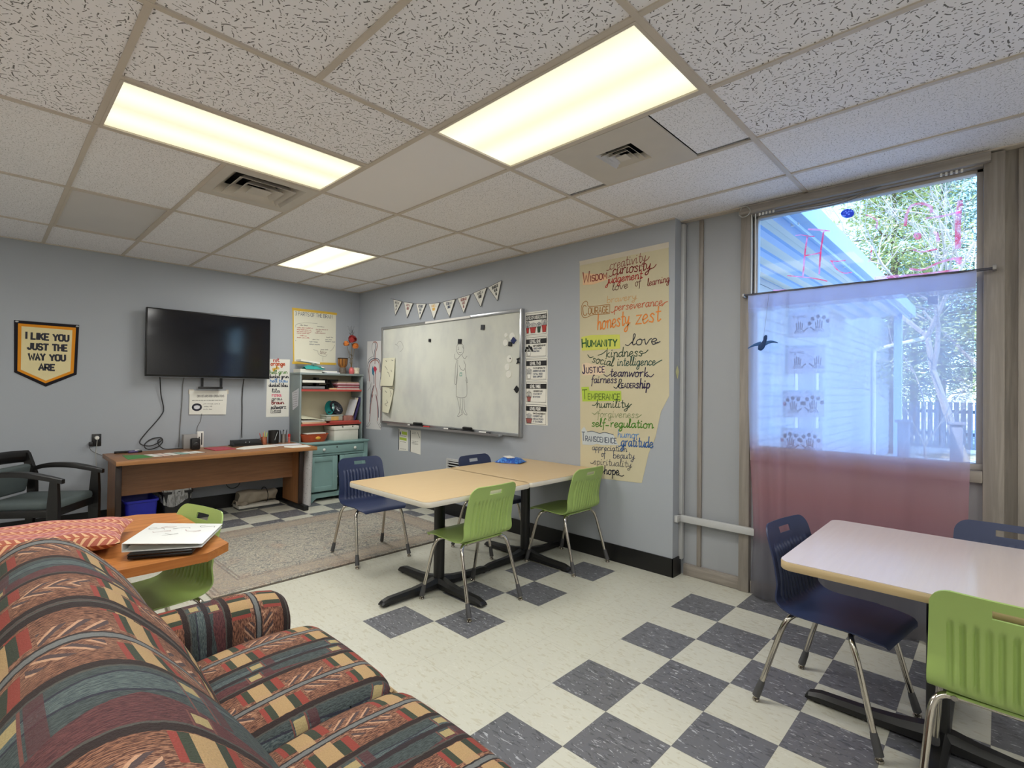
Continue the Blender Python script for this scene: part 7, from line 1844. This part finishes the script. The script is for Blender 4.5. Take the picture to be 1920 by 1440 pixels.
# blind headrail with its cords
t = thing('blind_headrail', 'taupe blind headrail with loose cords along the top of the window', 'blind', (XW - .07, -2.1, 2.63))
part(MB().bb(XW - .085, XW - .045, WY0 - .03, WY1 + .075, 2.652, 2.704, 0, .004), 'rail', M_TAUPEY, t)
part(MB().tube(smooth_path([(XW - .05, -1.56, 2.630), (XW - .05, -1.75, 2.612), (XW - .05, -1.95, 2.60), (XW - .05, -2.10, 2.610), (XW - .05, -2.25, 2.652)], 6), .003, 6).tube(smooth_path([(XW - .05, -1.58, 2.634), (XW - .05, -1.80, 2.625), (XW - .05, -2.0, 2.614), (XW - .05, -2.25, 2.655)], 6), .0025, 6), 'sagging_cord', M_CG, t)
part(MB().tube(smooth_path([(XW - .075, -1.44, 2.66), (XW - .09, -1.45, 2.70), (XW - .09, -1.48, 2.705), (XW - .09, -1.51, 2.67), (XW - .085, -1.49, 2.64), (XW - .085, -1.455, 2.635), (XW - .085, -1.435, 2.655)], 5), .003, 6), 'cord_loop', M_CW, t)
for y in (-1.506, -1.532): part(MB().tube([(XW - .05, y, 2.65), (XW - .045, y - .002, 2.35), (XW - .045, y, 2.08)], .0035, 6), 'lift_cord', M_WHITE, t)
for i in range(5): part(MB().bb(XW - .055, XW - .045, -1.565 - .022 * i, -1.555 - .022 * i, 2.632, 2.650), 'rail_clip', M_WHITE, t)
for i in range(5): part(MB().bb(XW - .055, XW - .045, -2.53 - .022 * i, -2.52 - .022 * i, 2.632, 2.650), 'rail_clip', M_WHITE, t)

# ---------------------------------------------------------------- outdoors: ground, the next wing, trees
nb = NB('bright_gravel'); n_ = nb.noise(nb.coord(), 3.0, 5, .65); n2 = nb.noise(nb.coord(), .5, 3)
M_GRD = nb.done(nb.mix(nb.smooth(n2, .45, .6), nb.mix(n_, srgb(206, 200, 190), srgb(236, 234, 228)), nb.mix(n_, srgb(150, 140, 112), srgb(188, 180, 150))), .9)
gd = MB().bb(XW + .14, 60, -40, 40, -.35, -.30)
struct(gd, 'ground', M_GRD)
M_SID = plain('pale_blue_grey_siding', (176, 188, 204), .6, var=.04, scale=2)
M_SOF = NB('ribbed_metal_soffit'); x, y, z = M_SOF.xyz(M_SOF.coord())
M_SOF = M_SOF.done(M_SOF.mix(M_SOF.between(M_SOF.math('FRACT', y / .24), .0, .34), srgb(226, 226, 214), srgb(150, 184, 226)), .5)
M_FAS = plain('pale_blue_fascia', (170, 196, 228), .5)
wg = thing('building_wing', 'pale sided building wing with a ribbed metal canopy seen outside the window', 'building', (9, 0, -.3))
wg['kind'] = 'structure'
wl = MB().bb(XW + .9, 16.4, -.45, 3.0, -.3, 3.4)
part(wl, 'wall', M_SID, wg)
sd = MB()
for i in range(22): sd.box((9.75, -.458, -.2 + i * .148), (13.3, .018, .128), 0, Matrix.Rotation(.10, 3, 'X'))
part(sd, 'siding', M_SID, wg)
sf = MB()
sf.bb(XW + .15, 10.6, -1.46, 3.0, 2.92, 2.96)
for i in range(9): sf.prism([(-1.40 + .24 * i - .0, 2.92), (-1.36 + .24 * i, 2.885), (-1.30 + .24 * i, 2.885), (-1.26 + .24 * i, 2.92)], lambda a, b, d: Vector((d, a, b)), XW + .15, 10.6)
part(sf, 'canopy', M_SOF, wg)
part(MB().bb(XW + .15, 10.7, -1.60, -1.49, 2.86, 3.06, 0, .01).bb(XW + .15, 10.7, -1.515, -1.495, 2.83, 2.93), 'gutter', M_FAS, wg)
for xx in (3.2, 5.2, 8): part(MB().bb(xx, xx + .03, -1.52, -1.46, 2.84, 2.98), 'gutter_strap', M_WHITE, wg)
part(MB().bb(7.3, 8.3, -.475, -.45, -.05, 2.0).bb(8.6, 8.8, -.475, -.45, -.05, 2.05), 'door', plain('grey_door', (140, 152, 172), .5), wg)
part(MB().bb(7.1, 7.25, -.48, -.45, -.1, 2.1).bb(8.35, 8.5, -.48, -.45, -.1, 2.1).bb(7.1, 8.5, -.48, -.45, 2.02, 2.12), 'door_casing', M_WHITE, wg)
part(MB().tube(smooth_path([(13.6, -1.5, 2.86), (13.6, -1.45, 2.7), (13.6, -.65, 2.5), (13.6, -.52, 2.3), (13.6, -.52, 1.5), (13.6, -.52, -.2)], 4), .045, 8), 'downspout', M_WHITE, wg)
for xx in (10.4,): part(MB().bb(xx, xx + .12, -1.42, -1.30, -.3, 2.9), 'canopy_post', M_FAS, wg)

# deck posts and a low bench outside
M_PST = plain('weathered_grey_wood', (132, 136, 150), .8, var=.12, scale=9)
for xx, yy, lb in ((8.0, -1.72, 'squat grey deck post outside, left of the pair behind the curtain'), (8.0, -2.32, 'squat grey deck post outside, right of the pair behind the curtain')):
    t = thing('deck_post', lb, 'post', (xx, yy, -.3), group='deck posts outside')
    part(MB().bb(xx - .07, xx + .07, yy - .07, yy + .07, -.3, .97, 0, .01), 'shaft', M_PST, t)
    part(MB().bb(xx - .10, xx + .10, yy - .10, yy + .10, .97, 1.01, 0, .01), 'cap', M_PST, t)
t = thing('garden_bench', 'low weathered bench outside the window behind the curtain', 'bench', (5.2, -1.75, -.3))
part(MB().bb(4.9, 5.5, -2.05, -1.2, .42, .50, 0, .01), 'seat', M_PST, t)
for xx in (5.0, 5.4):
    for yy in (-1.95, -1.3): part(MB().bb(xx - .04, xx + .04, yy - .04, yy + .04, -.3, .42), 'leg', M_PST, t)

def tree_limbs(mb, p, d, L, r, depth, rnd, tips, spread=.55):
    n = 4; pts = [Vector(p)]; q = Vector(p); dd = Vector(d)
    for i in range(n):
        dd = (dd + Vector((rnd.uniform(-.16, .16), rnd.uniform(-.16, .16), rnd.uniform(-.08, .12)))).normalized()
        q = q + dd * L / n; pts.append(q.copy())
    mb.tube(pts, [r * (1 - .45 * i / n) for i in range(n + 1)], 5 if depth > 1 else 3, 0, False)
    if depth == 0: tips.append((q, dd)); return
    k = 3 if depth > 1 else 4
    for i in range(k):
        a = rnd.uniform(0, 2 * PI); o = dd.orthogonal().normalized(); o = Matrix.Rotation(a, 3, dd) @ o
        nd = (dd + o * rnd.uniform(spread * .6, spread * 1.5)).normalized()
        tree_limbs(mb, pts[rnd.randint(2, n)], nd, L * rnd.uniform(.60, .82), r * .55, depth - 1, rnd, tips, spread)
def leaves_mb(tips, n, s_, rnd, flat_=.5, rad=.5):
    mb = MB()
    for q, d in tips:
        for _ in range(n):
            c = q + Vector((rnd.gauss(0, rad), rnd.gauss(0, rad), rnd.gauss(0, rad * flat_)))
            a = Vector((rnd.uniform(-1, 1), rnd.uniform(-1, 1), rnd.uniform(-.4, .4))).normalized() * s_ * rnd.uniform(.5, 1.2)
            b = a.cross(Vector((rnd.uniform(-1, 1), rnd.uniform(-1, 1), 1))).normalized() * s_ * .3
            mb.add([c - a, c + b, c + a, c - b], [(0, 1, 2, 3)])
    return mb
M_BARK = plain('pale_bark', (170, 160, 150), .9, var=.15, scale=3)
M_BARKD = plain('brown_bark', (108, 92, 82), .9, var=.15, scale=3)
M_NED = [plain('yellow_green_needles', (168, 176, 118), .8, var=.25, scale=1), plain('grey_green_needles', (138, 156, 138), .8, var=.25, scale=1), plain('dark_green_needles', (108, 130, 124), .8, var=.25, scale=1)]
def pine(name, lb, x, y, h_, r_, mt, seed, n=64, group=None):
    rnd = random.Random(seed)
    t = thing(name, lb, 'tree', (x, y, -.3), group=group)
    part(MB().tube([(x, y, -.3), (x + .1, y, h_ * .5), (x, y, h_)], [.16, .11, .03], 7), 'trunk', M_BARKD, t)
    br, tips = MB(), []
    for i in range(46):
        k = i / 46; z = h_ * (.16 + .82 * k); L = r_ * (1 - k) ** .7 * rnd.uniform(.7, 1.1) + .3
        a = i * 2.4; d = Vector((math.cos(a), math.sin(a), rnd.uniform(-.05, .3)))
        p = Vector((x, y, z)); br.tube([p, p + d * L * .5, p + d * L + Vector((0, 0, .1))], [.04, .025, .01], 4, 0, False)
        for f in (.35, .6, .8, 1.0): tips.append((p + d * L * f, d))
    part(br, 'branches', M_BARKD, t)
    part(leaves_mb(tips, n, .10, rnd, .55, .36), 'foliage', mt, t, smooth=0)
def bare(name, lb, x, y, L, seed, lean_, group=None, bark=None):
    rnd = random.Random(seed)
    t = thing(name, lb, 'tree', (x, y, -.3), group=group)
    mb, tips = MB(), []
    tree_limbs(mb, (x, y, -.3), Vector(lean_).normalized(), L, .10 if L > 2 else .03, 5, rnd, tips, .62)
    part(mb, 'branches', bark or M_BARK, t)
pine('pine_tree', 'yellow-green pine tree at the middle of the upper window, above the canopy edge', 16.5, -.55, 8.2, 2.6, M_NED[0], 4, 80)
pine('pine_tree', 'grey-green pine tree outside behind the bare branches', 21.0, -1.3, 9.5, 2.6, M_NED[1], 5)
pine('pine_tree', 'dark pine tree outside nearest the right edge of the window', 23.0, -3.4, 10.5, 2.8, M_NED[2], 6)
pine('pine_tree', 'dark pine tree outside seen only through the sheer curtain', 25.0, -.2, 7.0, 2.8, M_NED[2], 8)
bare('bare_tree', 'pale bare branching tree leaning left in the upper right of the window', 13.5, -2.25, 3.1, 11, (-.05, .28, 1))
bare('bare_tree', 'thin bare tree outside close to the right window post', 15.5, -2.75, 3.0, 14, (.0, .1, 1))
bare('bare_shrub', 'tangled bare shrub outside below the pines', 11.5, -1.75, 1.3, 21, (.1, .1, .9))
bare('bare_shrub', 'bare shrub outside at the foot of the right window edge', 10.5, -2.70, 1.3, 23, (.1, -.1, .9))
fn = thing('picket_fence', 'pale wooden fence outside, far behind the deck posts', 'fence', (19.5, -2, -.3))
for i in range(30): part(MB().bb(19.45, 19.5, .3 - .16 * i - .06, .3 - .16 * i + .06, -.3, 1.15), 'picket', M_PST, fn)
part(MB().bb(19.5, 19.54, -4.6, .5, .1, .2).bb(19.5, 19.54, -4.6, .5, .8, .9), 'rail', M_PST, fn)
